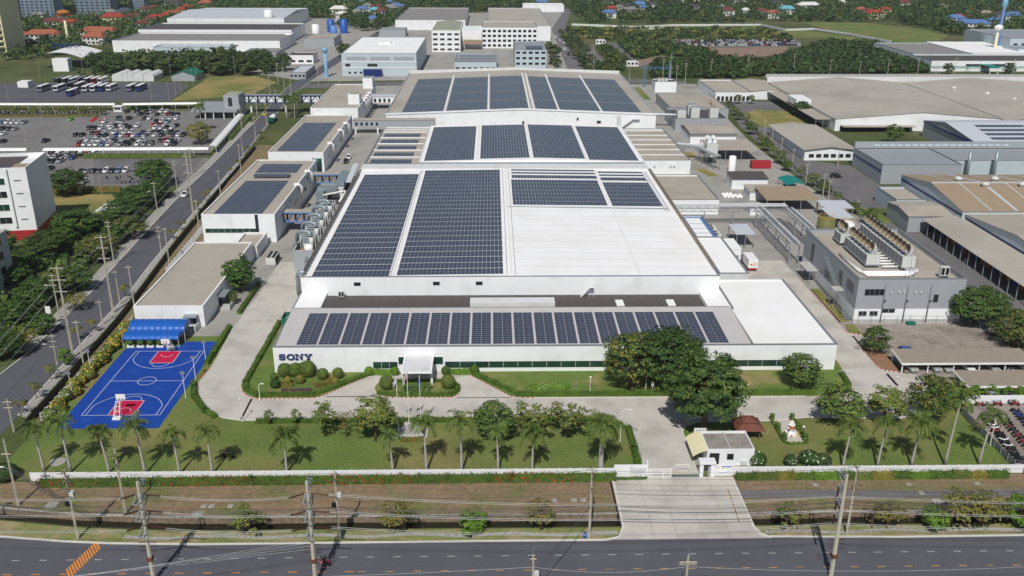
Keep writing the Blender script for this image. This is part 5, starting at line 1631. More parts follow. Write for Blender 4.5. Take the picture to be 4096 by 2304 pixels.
vault(-80.9, -68.6, 189.4, 2.7, 2.6, 1.75, 9, 'rear_bay')
vault(-81.2, -69.1, 185.6, 1.75, 2.0, 1.05, 9, 'front_bay')
for i in range(5):
  b = MB().box(-79.8 + i * 2.15 - .75, -79.8 + i * 2.15 + .75, 184.05, 184.75, .05, .52)
  tag(b.build('planter', WP), 'white planter box before the blue awning, %s from the left' % nth(i), 'planter', 'planters at the awning')
cf = thing('slatted_fence', 'fence of separate white slanted boards beside the side canal', 'fence', (-84.5, 170, 0))
me = MB().box(-.05, .05, -.85, .85, 0, 1.7).mesh('board', 'fence_white')
for i in range(21):
  part_mesh('board', me, cf, (-.1 + .03 * i * .1 + .45, 152.5 + i * 2.05 - 170, 0), -.55)
c2 = thing('slatted_fence', 'fence of slanted white boards beside the left wing blocks', 'fence', (-87.5, 260, 0))
for i in range(26):
  part_mesh('board', me, c2, (.4 - i * .12, 232 + i * 2.6 - 260, 0), -.55)

def lamp(xy, h, label, arm=0.0, head='flood', z=0.03, m=WP, group=None):
  t = thing('lamp_post', label, 'lamp post', (xy[0], xy[1], z), group)
  x, y = xy
  MB().tube([(x, y, z), (x, y, h)], [.07, .05], 8).build('post', m, t)
  MB().box(x - .14, x + .14, y - .14, y + .14, z, z + .12).build('foot', 'plinth', t)
  if head == 'flood':
    for d in (-.22, .22):
      MB().box(x + d - .18, x + d + .18, y - .2, y + .15, h - .1, h + .35).build('flood_light', STL, t)
  elif head == 'globe':
    MB().lathe(x, y, [(.06, h), (.2, h + .08), (.24, h + .24), (.17, h + .4), (.02, h + .46)], 12).build('globe', 'lamp_glass', t, True)
  else:
    MB().tube([(x, y, h), (x + arm * .5, y, h + .25), (x + arm, y, h + .3)], .04, 6).build('arm', m, t)
    MB().box(x + arm - .1, x + arm + .5, y - .12, y + .12, h + .24, h + .38).build('lantern', 'lamp_glass', t)
  return t
lamp((-60.45, 160.6), 5.4, 'floodlight mast at the near right corner of the court')
lamp((-60.85, 175.8), 5.0, 'floodlight mast at the far right corner of the court')
lamp((-60.8, 168.3), 5.0, 'floodlight mast at the right side of the court halfway line')
lamp((-83.0, 171), 5.2, 'floodlight mast among the yellow shrubs, farther one')
lamp((-82.6, 161), 5.2, 'floodlight mast among the yellow shrubs, nearer one')
lamp((-46.9, 151.0), 4.6, 'small white street lamp at the road bend', .0, 'globe')
for i, (px, h, a, lb) in enumerate((((22.9, 143.0), 6.2, 1.4, 'tall white street lamp at the gate road with its arm to the right'), ((30.7, 162.9), 3.6, 0, 'short lamp under the left big tree'), ((79.6, 157.3), 5.2, -1.3, 'street lamp at the right road bend'), ((89.3, 140.7), 5.6, 1.4, 'street lamp in the motorbike park'), ((19.4, 162.2), 3.0, 0, 'low lamp at the hedge before the lawn'), ((-45.5, 158.9), 3.6, .5, 'lamp at the near left road bend'))):
  lamp(px, h, lb, a, 'arm' if a else 'globe', group='street lamps inside the plant')
for x, y, lb in ((53.1, 142.8, 'black globe lamp left of the shrine'), (56.1, 143.2, 'black globe lamp right of the shrine')):
  lamp((x, y), 2.4, lb, 0, 'globe', m='black')
sp = thing('road_sign', 'pair of round white signs on a post under the big trees', 'sign', (37.6, 161.2, .1))
MB().tube([(31.6, 161.0, .1), (31.6, 161.0, 2.6)], .04).build('post', WP, sp)
for z in (2.0, 2.55):
  MB().tube([(31.6, 160.95, z), (31.6, 160.9, z)], .3, 16).build('disc', WP, sp)
  MB().tube([(31.6, 160.89, z), (31.6, 160.88, z)], .16, 12).build('symbol', 'trim', sp)

def flag(x, y, h, label, cols, drop, wid, big=1.0):
  t = thing('flagpole', label, 'flagpole', (x, y, .03))
  MB().tube([(x, y, .03), (x, y, h)], [.08, .05], 8).build('pole', WP, t)
  MB().lathe(x, y, [(.02, h), (.1, h + .06), (.1, h + .16), (0.01, h + .22)], 8).build('finial', WP, t)
  n, m_ = 5, 10
  k = len(cols)
  mb = MB()
  V = [[(x - .05 - wid * (j / m_) * .75 + .05 * sin(i * 1.7 + j), y + .10 * sin(j * 1.4 + i * .9), h - .15 - drop * (i / n) * .62 - drop * (j / m_) * .72) for j in range(m_ + 1)] for i in range(n + 1)]
  for i in range(n):
    mb.k = cols[min(k - 1, int(i * k / n))]
    for j in range(m_):
      mb.add([V[i][j], V[i + 1][j], V[i + 1][j + 1], V[i][j + 1]], [(0, 1, 2, 3)])
  mb.build('flag', [WP, 'red_paint', 'sony_blue', HG, 'awning'], t)
  return t
flag(-17.3, 146.4, 11.6, 'left flagpole with a limp white flag', [0, 0, 3, 0, 0], 1.6, .8)
flag(-15.35, 146.3, 12.8, 'middle, tallest flagpole with a red, white and blue striped flag', [1, 0, 2, 0, 1], 2.1, 1.1)
flag(-13.2, 146.5, 11.5, 'right flagpole with a limp blue flag', [4, 4, 4, 4, 4], 1.7, .45)
fp = thing('flag_plinth', 'stepped stone plinth under the flagpoles with a low hedge before it', 'plinth', (-15.2, 146, .03))
MB().prism([(-18.4, 144.6), (-12.0, 144.6), (-12.0, 147.6), (-14.0, 148.6), (-14.0, 151), (-16.6, 151), (-16.6, 148.6), (-18.4, 147.6)], .03, .22).build('paving', 'plinth', fp)
MB().box(-18.0, -12.4, 145.6, 147.2, .22, .45).build('step', 'stone', fp)
hedge('hedge', [(-16.4, 143.6), (-12.9, 143.6)], .9, .7, LMD, 'low hedge before the flagpoles', second='flower_red', share=.15, z=.03)

GH = thing('guard_house', 'white flat-roofed guard house with grimy concrete roof and cream awning', 'guard house', (41, 134.7, 0))
MB().ring(36.7, 44.8, 134.7, 140.9, 0.05, 3.25, .2).build('wall', WW, GH)
MB().box(36.9, 40.6, 134.9, 140.7, 2.75, 2.85).build('roof', 'roof_slab', GH)
MB().box(40.85, 44.6, 134.9, 140.7, 2.75, 2.85).build('roof', 'roof_slab', GH)
MB().box(40.6, 40.85, 134.9, 140.7, 2.7, 3.1).build('roof_rib', 'plinth', GH)
win(GH, 'F', 134.7, 40.2, 41.2, 1.3, 2.3, 1, GD, 'black')
MB().box(37.1, 38.8, 134.64, 134.7, 0.1, 2.5).build('porch_opening', 'dark_gap', GH)
MB().box(42.6, 43.6, 134.3, 134.68, .3, 1.1).build('air_conditioner', MCH, GH)
v = MB()
for i in range(8):
  a0, a1 = i / 8, (i + 1) / 8
  v.add([(36.7 - 2.5 * a0, 134.5, 3.1 - .25 * a0 - .9 * a0 ** 2), (36.7 - 2.5 * a1, 134.5, 3.1 - .25 * a1 - .9 * a1 ** 2), (36.7 - 2.5 * a1, 141.1, 3.1 - .25 * a1 - .9 * a1 ** 2), (36.7 - 2.5 * a0, 141.1, 3.1 - .25 * a0 - .9 * a0 ** 2)], [(0, 1, 2, 3)])
v.build('awning', 'wall_cream', GH, True)
sheet('guard_paving', [(34.9, 133), (46, 133), (46, 141.2), (34.9, 144)], 0.055, 'yard')
nbd = thing('notice_board', 'small tilted white notice board between big tree and guard house', 'sign', (37.4, 143.6, 0))
MB().box(36.3, 38.5, 143.5, 143.6, 1.2, 2.3).build('board', WP, nbd)
MB().box(36.6, 38.2, 143.46, 143.5, 1.5, 2.1).build('print', RSI, nbd)
for x in (36.5, 38.3):
  MB().box(x - .04, x + .04, 143.62, 143.7, .03, 2.3).build('post', STL, nbd)
pv = thing('pavilion', 'small garden pavilion with two-tiered brown tiled roof behind the guard house', 'pavilion', (46.3, 144.5, .03))
def hip(x, y, rx, ry, z0, z1, k, nm):
  mb = MB()
  mb.add([(x - rx, y - ry, z0), (x + rx, y - ry, z0), (x + rx, y + ry, z0), (x - rx, y + ry, z0), (x - rx * k, y - ry * k, z1), (x + rx * k, y - ry * k, z1), (x + rx * k, y + ry * k, z1), (x - rx * k, y + ry * k, z1)],
  [(0, 1, 5, 4), (1, 2, 6, 5), (2, 3, 7, 6), (3, 0, 4, 7), (4, 5, 6, 7), (3, 2, 1, 0)])
  mb.build(nm, 'tile_brown', pv)
hip(46.3, 144.9, 2.6, 2.6, 2.2, 3.2, .42, 'lower_roof')
hip(46.3, 144.9, 1.4, 1.4, 3.3, 4.0, .1, 'upper_roof')
for a in (-1.8, 1.8):
  for b in (-1.8, 1.8):
    MB().box(46.3 + a - .08, 46.3 + a + .08, 144.9 + b - .08, 144.9 + b + .08, .03, 2.25).build('post', 'bark', pv)
sheet('shrine_paving', [(53.0, 142.0), (55.95, 142.0), (56.0, 151), (53.5, 151)], .05, 'concrete')
sh = thing('shrine', 'white and orange spirit house on a pale paved pad', 'shrine', (54.6, 145.2, .05))
MB().box(53.7, 55.5, 144.3, 146.2, .05, .35).build('platform', WP, sh)
MB().lathe(54.6, 145.2, [(.35, .35), (.3, .8), (.5, 1.0), (.5, 1.2)], 8).build('pedestal', WP, sh)
MB().box(54.1, 55.1, 144.7, 145.7, 1.2, 1.9).build('cella', 'rust', sh)
for z, r in ((1.9, .75), (2.25, .55), (2.55, .38)):
  MB().lathe(54.6, 145.2, [(r, z), (r * .55, z + .3)], 4).build('roof_tier', WP, sh)
MB().lathe(54.6, 145.2, [(.12, 2.8), (.05, 3.2), (.01, 3.6)], 8).build('spire', 'rust', sh)
for i in range(7):
  a = i * .9
  MB().lathe(54.6 + 1.2 * cos(a), 145.0 + 1.1 * sin(a), [(.12, .05), (.16, .3), (.05, .5)], 7).build('offering', 'rust' if i % 2 else 'yellow_paint', sh)
for i, (x, y) in enumerate(((52.6, 150.4), (52.7, 146.9), (52.7, 143.2), (56.4, 150.4), (56.4, 146.9), (56.5, 143.0))):
  t = thing('topiary', 'small tiered topiary beside the shrine path, %s' % (('left side, ' if i < 3 else 'right side, ') + ('farthest', 'middle', 'nearest')[i % 3]), 'topiary', (x, y, .03), 'topiary at the shrine')
  for z, r in ((.1, .55), (.75, .5)):
    C = unit3(120)
    o = bpy.data.objects.new('tier', npmesh('tier', quads(C * r * np.array([1, 1, .6]) + np.array([0, 0, z + .3]), C, .2), LH))
    link(o, t, ORG[t.name])
    MB().lathe(x, y, [(r * .5, z + .03), (r * .9, z + .3), (r * .5, z + .58)], 10).build('core', LH, t)
  MB().tube([(x, y, .03), (x, y, .9)], .06).build('stem', 'bark', t)
hedge('hedge', [(52.4, 150), (52.4, 142.2), (53.0, 141.6), (56.2, 141.6), (56.7, 142.4), (56.8, 150)], .45, .35, LH, 'low edging round the shrine pad', z=.03)
dm = MB().tube([(13.85, 114.95, .05), (13.85, 114.95, .25), (13.85, 114.95, .75), (13.85, 114.95, .95)], [.27, .31, .31, .26], 14)
# ---------------------------------------------------------------- people
def person(x, y, rz, label, shirt, trousers, pose='stand', z=.03, parent=None):
  t = thing('person', label, 'person', (x, y, z), 'people on the lawn' if pose == 'stand' else 'motorbike riders')
  t.rotation_euler.z = rz
  if pose == 'stand':
    J = {'hip': (0, 0, .95), 'chest': (0, .0, 1.28), 'neck': (0, 0, 1.46), 'head': (0, -.02, 1.58), 'top': (0, -.01, 1.72)}
    limbs = {'leg': [[(s * .09, 0, .9), (s * .1, -.01, .5), (s * .1, .02, .08), (s * .1, -.14, .04)] for s in (-1, 1)],
    'arm': [[(s * .17, 0, 1.4), (s * .24, .02, 1.14), (s * .2, -.16, .95)] for s in (-1, 1)]}
  else:
    J = {'hip': (0, .1, .82), 'chest': (0, -.02, 1.12), 'neck': (0, -.1, 1.34), 'head': (0, -.14, 1.46), 'top': (0, -.14, 1.6)}
    limbs = {'leg': [[(s * .1, .1, .8), (s * .2, -.28, .74), (s * .2, -.1, .36), (s * .2, -.24, .3)] for s in (-1, 1)],
    'arm': [[(s * .17, -.06, 1.26), (s * .26, -.2, 1.06), (s * .22, -.44, 1.0)] for s in (-1, 1)]}
  def skin(name, verts, edges, radii, m, root=0, col=None):
    me = bpy.data.meshes.new(name)
    me.from_pydata(verts, edges, [])
    o = bpy.data.objects.new(name, me)
    link(o, t, ORG[t.name])
    sk = o.modifiers.new('skin', 'SKIN')
    if not me.skin_vertices:
      me.skin_vertices.new() if hasattr(me.skin_vertices, 'new') else None
    if me.skin_vertices:
      for i, r in enumerate(radii):
        me.skin_vertices[0].data[i].radius = (r, r)
      me.skin_vertices[0].data[root].use_root = True
    sb = o.modifiers.new('sub', 'SUBSURF')
    sb.levels = sb.render_levels = 1
    me.materials.append(M(m))
    if col: o.color = (*col, 1)
    return o
  V = [J['hip'], J['chest'], J['neck'], J['head'], J['top']]
  E_ = [(0, 1), (1, 2), (2, 3), (3, 4)]
  R_ = [.13, .14, .055, .1, .07]
  for l in limbs['leg']:
    n = len(V); V += l; R_ += [.085, .06, .045, .04]
    E_ += [(0, n), (n, n + 1), (n + 1, n + 2), (n + 2, n + 3)]
  for l in limbs['arm']:
    n = len(V); V += l; R_ += [.06, .045, .035]
    E_ += [(1, n), (n, n + 1), (n + 1, n + 2)]
  skin('body', V, E_, R_, 'skin')
  V = [J['hip'], J['chest'], tuple(a * .6 + b * .4 for a, b in zip(J['chest'], J['neck']))]
  E_ = [(0, 1), (1, 2)]; R_ = [.16, .175, .1]
  for l in limbs['arm']:
    n = len(V); V += l[:2]; R_ += [.085, .07]; E_ += [(1, n), (n, n + 1)]
  skin('shirt', V, E_, R_, 'cloth', col=shirt)
  V = [J['hip']]; E_ = []; R_ = [.16]
  for l in limbs['leg']:
    n = len(V); V += l[:3]; R_ += [.11, .085, .07]; E_ += [(0, n), (n, n + 1), (n + 1, n + 2)]
  skin('trousers', V, E_, R_, 'cloth', col=trousers)
  hc = J['top']
  MB_h = MB().lathe(0, 0, [(.11, -.06), (.125, .0), (.1, .07), (.03, .11)], 10)
  MB_h.v = [(a + hc[0] + ORG[t.name][0], b_ + hc[1] + .02 + ORG[t.name][1], c - .03 + hc[2] + ORG[t.name][2]) for a, b_, c in MB_h.v]
  MB_h.build('hair' if pose == 'stand' else 'helmet', 'black', t, True)
  return t
person(-47.25, 138.2, .5, 'person in white shirt and dark trousers standing in a palm shadow', srgb(230, 235, 240), srgb(30, 32, 40))
person(-46.75, 138.25, -.3, 'person in pale blue shirt and dark trousers beside the one in white', srgb(180, 190, 220), srgb(28, 30, 38))
cs = MB().box(-45.6, -45.1, 138.0, 138.4, .03, .45)
tag(cs.build('equipment_case', 'black'), 'dark equipment case with white top on the grass by the two people', 'case')

# ---------------------------------------------------------------- vehicles
def loft(sec, mb):
  """sec: list of (y, half width, z bottom, z top); rounded box sections"""
  rings = []
  for y, hw, zb, zt in sec:
    zm = zb + (zt - zb) * .62
    rings.append([(-hw * .9, y, zb), (hw * .9, y, zb), (hw, y, zb + .12), (hw, y, zm), (hw * .9, y, zt), (-hw * .9, y, zt), (-hw, y, zm), (-hw, y, zb + .12)])
  v = [p for r in rings for p in r]
  n = 8
  f = [(i * n + k, (i + 1) * n + k, (i + 1) * n + (k + 1) % n, i * n + (k + 1) % n) for i in range(len(rings) - 1) for k in range(n)]
  f += [tuple(range(n)), tuple((len(rings) - 1) * n + k for k in range(n - 1, -1, -1))]
  mb.add(v, f)
def car_meshes(kind):
  b, g, l_ = MB(), MB(), MB()
  if kind == 'sedan':
    loft([(-2.25, .66, .3, .58), (-2.1, .8, .22, .68), (-1.0, .86, .2, .86), (.2, .88, .2, .9), (1.5, .87, .2, .96), (2.1, .8, .24, .92), (2.25, .7, .34, .8)], b)
    cab, zr = [(-1.05, .8, .87), (-.2, .62, 1.4), (.85, .62, 1.42), (1.6, .76, .95)], .05
  elif kind == 'suv':
    loft([(-2.2, .7, .34, .72), (-2.05, .84, .26, .9), (-1.1, .9, .24, 1.02), (.2, .91, .24, 1.06), (1.9, .9, .26, 1.08), (2.2, .82, .34, 1.0)], b)
    cab, zr = [(-1.1, .84, 1.02), (-.35, .68, 1.66), (1.7, .7, 1.68), (2.12, .8, 1.06)], .06
  else:
    loft([(-2.55, .72, .36, .78), (-2.4, .86, .28, .94), (-1.4, .9, .26, 1.04), (.0, .9, .26, 1.06), (.5, .9, .26, 1.06), (2.4, .9, .3, 1.04), (2.55, .86, .4, 1.0)], b)
    cab, zr = [(-1.45, .84, 1.03), (-.7, .66, 1.66), (.3, .68, 1.68), (.75, .8, 1.06)], .06
    g.box(-.74, .74, .95, 2.4, 1.03, 1.06)
  rings = [[(-w, y, z), (w, y, z)] for y, w, z in cab]
  (a, b1), (c, d), (e, f_), (h_, i_) = rings
  g.add([a, b1, c, d, e, f_, h_, i_], [(0, 1, 3, 2), (4, 5, 7, 6), (0, 2, 4, 6), (1, 7, 5, 3)])
  b.add([(c[0] * 1.02, c[1], c[2] - .03), (d[0] * 1.02, d[1], d[2] - .03), (f_[0] * 1.02, f_[1], f_[2] - .03), (e[0] * 1.02, e[1], e[2] - .03),
  (c[0] * .9, c[1] + .1, c[2] + zr), (d[0] * .9, d[1] + .1, d[2] + zr), (f_[0] * .9, f_[1] - .1, f_[2] + zr), (e[0] * .9, e[1] - .1, e[2] + zr)],
  [(4, 5, 6, 7), (0, 1, 5, 4), (1, 2, 6, 5), (2, 3, 7, 6), (3, 0, 4, 7)])
  for s in (0, 1):
    sg_ = -1 if s == 0 else 1
    for p, q in ((rings[0][s], rings[1][s]), (rings[2][s], rings[3][s]), ((sg_ * .86, .35, .95), (sg_ * .68, .35, zr + cab[1][2] - .05))):
      b.bar((p[0] * 1.01, p[1], p[2]), (q[0] * 1.01, q[1], q[2]), .09, .09)
  y0 = -2.2 if kind != 'pickup' else -2.5
  for x in (-.58, .58):
    l_.box(x - .17, x + .17, y0 - .06, y0 + .12, .58 if kind == 'sedan' else .72, .72 if kind == 'sedan' else .88)
  wz = .31 if kind == 'sedan' else .36
  w = MB()
  w.mt(0).tube([(-.1, 0, 0), (.1, 0, 0)], wz, 12)
  w.mt(1).tube([(-.12, 0, 0), (.12, 0, 0)], wz * .58, 8)
  wp = [(sx * .8, yy, wz) for sx in (-1, 1) for yy in ((-1.4, 1.35) if kind != 'pickup' else (-1.6, 1.55))]
  return b.mesh('body', 'paint', smooth=False), g.mesh('windows', 'car_glass'), l_.mesh('headlights', 'lamp_glass'), w.mesh('wheel', ['rubber', STL]), wp
CARM = {k: car_meshes(k) for k in ('sedan', 'suv', 'pickup')}
CC = {'W': ((.78, .79, .80), 'white'), 'K': ((.012, .012, .014), 'black'), 'G': ((.32, .34, .36), 'silver'), 'D': ((.07, .075, .085), 'dark grey'), 'R': ((.35, .02, .03), 'red'), 'B': ((.03, .07, .28), 'blue'), 'L': ((.16, .27, .42), 'light blue'),
 'O': ((.55, .12, .03), 'orange'), 'N': ((.16, .55, .06), 'lime green'), 'Y': ((.65, .6, .05), 'yellow and green'), 'M': ((.18, .35, .36), 'grey-green')}
def car(kind, xy, rz, c, label, group=None, z=.05, wheels=True, sc=1.0):
  b, g, l_, w, wp = CARM[kind]
  t = thing('parked_car' if kind != 'pickup' else 'pickup_truck', label, 'car' if kind != 'pickup' else 'pickup', (xy[0], xy[1], z), group)
  t.rotation_euler.z = rz
  t.scale = (sc, sc, sc)
  o = part_mesh('body', b, t)
  o.color = (*CC[c][0], 1)
  part_mesh('windows', g, t)
  part_mesh('headlights', l_, t)
  if wheels:
    for p in wp:
      part_mesh('wheel', w, t, p)
  return t

def bike_meshes():
  b, s, w, h = MB(), MB(), MB(), MB()
  b.bar((0, -.1, .42), (0, .55, .55), .26, .22).bar((0, -.1, .4), (0, -.5, .78), .16, .2).bar((0, .5, .58), (0, .85, .66), .18, .14).bar((0, -.52, .78), (0, -.62, .98), .26, .18).bar((0, -.62, .55), (0, -.5, .7), .12, .3)
  s.bar((0, -.05, .72), (0, .68, .8), .24, .12)
  w.tube([(-.05, 0, 0), (.05, 0, 0)], .29, 12)
  h.bar((-.33, -.46, 1.02), (.33, -.46, 1.02), .04).bar((0, -.5, .7), (0, -.68, .3), .07).bar((-.3, -.44, 1.02), (-.36, -.5, 1.2), .03).bar((.3, -.44, 1.02), (.36, -.5, 1.2), .03).box(-.42, -.3, -.52, -.48, 1.16, 1.26).box(.3, .42, -.52, -.48, 1.16, 1.26)
  return b.mesh('body', 'paint'), s.mesh('seat', 'black'), w.mesh('wheel', 'rubber'), h.mesh('handlebar', STL)
BIKE = bike_meshes()
def bike(xy, rz, c, label, group=None, z=.05):
  t = thing('motorbike', label, 'motorbike', (xy[0], xy[1], z), group)
  t.rotation_euler = (0, radians(8), rz)
  o = part_mesh('body', BIKE[0], t)
  o.color = (*CC[c][0], 1)
  part_mesh('seat', BIKE[1], t)
  part_mesh('wheel', BIKE[2], t, (0, -.68, .29))
  part_mesh('wheel', BIKE[2], t, (0, .62, .29))
  part_mesh('handlebar', BIKE[3], t)
  return t
bk = bike((-24.4, 109.2), radians(62), 'R', 'red and black motorbike with two riders on the main road', None, .03)
bk.rotation_euler.y = 0
person(-24.45, 109.15, radians(62), 'front rider in dark jacket and black helmet on the red motorbike', srgb(38, 36, 42), srgb(44, 44, 50), 'ride', .03)
person(-24.95, 108.9, radians(62), 'rear rider in black top and pink trousers on the red motorbike', srgb(24, 24, 28), srgb(214, 130, 130), 'ride', .06)

sheet('bike_park', [(90.2, 133), (130, 133), (130, 156.2), (93.4, 156.2), (90.2, 151)], 0.045, 'oldlot')
wall_run('park_wall', 92.0, 120, 156.4, 1.7, 'white panel wall behind the motorbike park', 1.9)
bf = thing('steel_fence', 'grey steel fence between the lawn and the motorbike park', 'fence', (89.6, 142, 0))
for i in range(9):
  y = 133 + i * 2.3
  MB().box(89.5 - .04 + (y - 142) * .01, 89.58 + (y - 142) * .01, y, y + .08, 0, 1.7).build('post', STL, bf)
  if i < 8:
    MB().box(89.52, 89.55, y + .1, y + 2.25, .15, 1.5).build('mesh_panel', 'trim', bf)
r = random.Random(3)
bi = 0
for row, (x0, n, y0, dy, ang) in enumerate(((91.4, 15, 134.5, 1.05, 1.2), (94.6, 16, 134.0, 1.05, -1.3), (98.2, 18, 133.8, 1.1, 1.25))):
  for i in range(n):
    x = x0 + i * .12 + r.uniform(-.15, .15)
    y = y0 + i * dy
    c = r.choice('KKKKRBWKDRKD')
    bike((x, y), ang + r.uniform(-.12, .12), c, '%s motorbike in the %s bike park row, %s from the front' % (CC[c][1], ('left', 'middle', 'right')[row], nth(i)), 'motorbikes in the bike park')
for i, (x, c) in enumerate(((94.6, 'R'), (96.4, 'W'), (98.2, 'R'), (101.6, 'R'), (104.4, 'D'))):
  bike((x, 155.2), 1.45, c, '%s motorbike along the white wall, %s from the left' % (CC[c][1], nth(i)), 'motorbikes along the white wall')

sheet('car_park', [(84.9, 195), (112, 195), (116, 180), (120, 164), (88.2, 163.6), (86.3, 171.3), (86.2, 176.8), (85.2, 183.5)], 0.05, 'oldlot')
pl = MB()
for x in (92.5, 97.2, 103.2):
  pl.bar((x, 183.5, .058), (x, 193.4, .058), .1, .008)
tag(pl.build('bay_lines', 'road_white'), kind='structure')
def carport(label, x0, x1, y0, y1, z0, z1, n=6):
  t = thing('carport', label, 'carport', ((x0 + x1) / 2, y0, 0))
  k = int((x1 - x0) / 1.3)
  s = (x1 - x0) / k
  for i in range(k):
    MB().yz([(y0, z0), (y1, z1), (y1, z1 + .08), (y0, z0 + .08)], x0 + i * s, x0 + (i + 1) * s - .015).build('roof_sheet', 'roof_port', t)
  MB().box(x0, x1, y0 - .14, y0, z0 - .32, z0 + .1).build('fascia', WP, t)
  MB().yz([(y0, z0 - .3), (y1, z1 - .3), (y1, z1 + .1), (y0, z0 + .1)], x0 - .14, x0).build('fascia', WP, t)
  for i in range(n):
    x = x0 + .3 + i * (x1 - x0 - .6) / (n - 1)
    MB().box(x - .1, x + .1, y0 + .35, y0 + .55, .05, z0).build('post', WP, t)
    MB().box(x - .1, x + .1, y1 - .55, y1 - .35, .05, z1).build('post', WP, t)
    MB().yz([(y0 + .2, z0 - .28), (y1 - .2, z1 - .28), (y1 - .2, z1 - .02), (y0 + .2, z0 - .02)], x - .06, x + .06).build('beam', WP, t)
  return t
carport('long brown-roofed carport with white fascia, the one sheltering silver and white cars', 85.2, 113, 169.4, 175.2, 2.35, 2.95)
carport('second brown-roofed carport in front, half hidden by trees', 94, 120, 159.2, 165.4, 2.2, 2.6)
G_CP = 'cars under the right carport'
for kind, x, c, lb in (('suv', 88.0, 'G', 'silver people carrier at the left end of the carport'), ('suv', 93.0, 'G', 'second silver people carrier under the carport'), ('sedan', 95.4, 'G', 'silver saloon between people carrier and white saloon'), ('sedan', 100.2, 'W', 'white saloon in the middle of the carport'), ('sedan', 105.4, 'G', 'silver saloon right of the white one under the carport'), ('sedan', 108.2, 'D', 'dark grey saloon at the right of the carport'), ('sedan', 112.4, 'W', 'white saloon at the far right end of the carport')):
  car(kind, (x, 171.6), .08, c, lb, G_CP)
car('suv', (90.6, 178.6), radians(86), 'B', 'dark blue hatchback parked behind the carport')
for i, x in enumerate((98.6, 101.6, 106.5)):
  car('sedan', (x, 157.9), 0, 'GDD'[i], 'car half hidden below the shrubs in front of the carport, %s from the left' % nth(i), 'cars below the shrubs')
ch = thing('chain_fence', 'tall wire mesh fence below the grey building', 'fence', (98, 195.6, 0))
for i in range(9):
  MB().tube([(86 + i * 3.1, 195.55, 0), (86 + i * 3.1, 195.55, 2.1)], .035, 5).build('post', STL, ch)
for z in (1.0, 2.1):
  MB().tube([(86, 195.55, z), (111, 195.55, z)], .025, 5).build('rail', STL, ch)
c3 = thing('chain_fence', 'leaning wire mesh fence under the right-hand trees', 'fence', (113, 188, 0))
for i in range(6):
  MB().tube([(112 + i * .75, 194 - i * 2.8, 0), (112 + i * .75, 194 - i * 2.8, 2.2)], .035, 5).build('post', STL, c3)
MB().tube([(112, 194, 2.2), (115.75, 180, 2.2)], .025, 5).build('rail', STL, c3)
tag(MB().box(97.2, 99.2, 194.3, 195.2, .05, .75).build('crate', HG), 'small green skip at the foot of the grey building', 'skip')
sr_ = thing('steps', 'small white stair with handrail at the right end of the lawn', 'stair', (73.2, 169, .1))
for i in range(4):
  MB().box(72.3 + i * .35, 72.65 + i * .35, 168.6, 169.8, .06, .55 - i * .13).build('tread', 'kerb_white', sr_)
MB().bar((72.3, 168.6, 1.3), (74.6, 168.6, 1.0), .06).bar((72.3, 168.6, .1), (72.3, 168.6, 1.3), .06).bar((74.6, 168.6, .1), (74.6, 168.6, 1.0), .06).bar((73.4, 168.6, .1), (73.4, 168.6, 1.15), .06).build('handrail', WP, sr_)
tag(dm.build('oil_drum', 'blue_tank', None, True), 'blue plastic drum at the foot of the pole by the driveway', 'drum')
for i, (x, y) in enumerate(((-59.5, 172.6), (-59.8, 170.8), (-60.0, 169.2))):
  t = thing('traffic_cone', 'orange traffic cone at the court entrance, %s from the far end' % nth(i), 'cone', (x, y, .05), 'cones at the court')
  MB().box(x - .2, x + .2, y - .2, y + .2, .06, .11).build('base', 'rust', t)
  MB().lathe(x, y, [(.16, .11), (.1, .42), (.03, .75)], 10).build('body', 'kerb_red', t)
# ---------------------------------------------------------------- utility poles and wires
def insul_string(mb, p, q, r=.13, n=7):
  p, q = Vector(p), Vector(q)
  for i in range(n):
    a = p + (q - p) * ((i + .15) / n)
    b = p + (q - p) * ((i + .75) / n)
    mb.tube([a, b], [r, r * .55], 7)

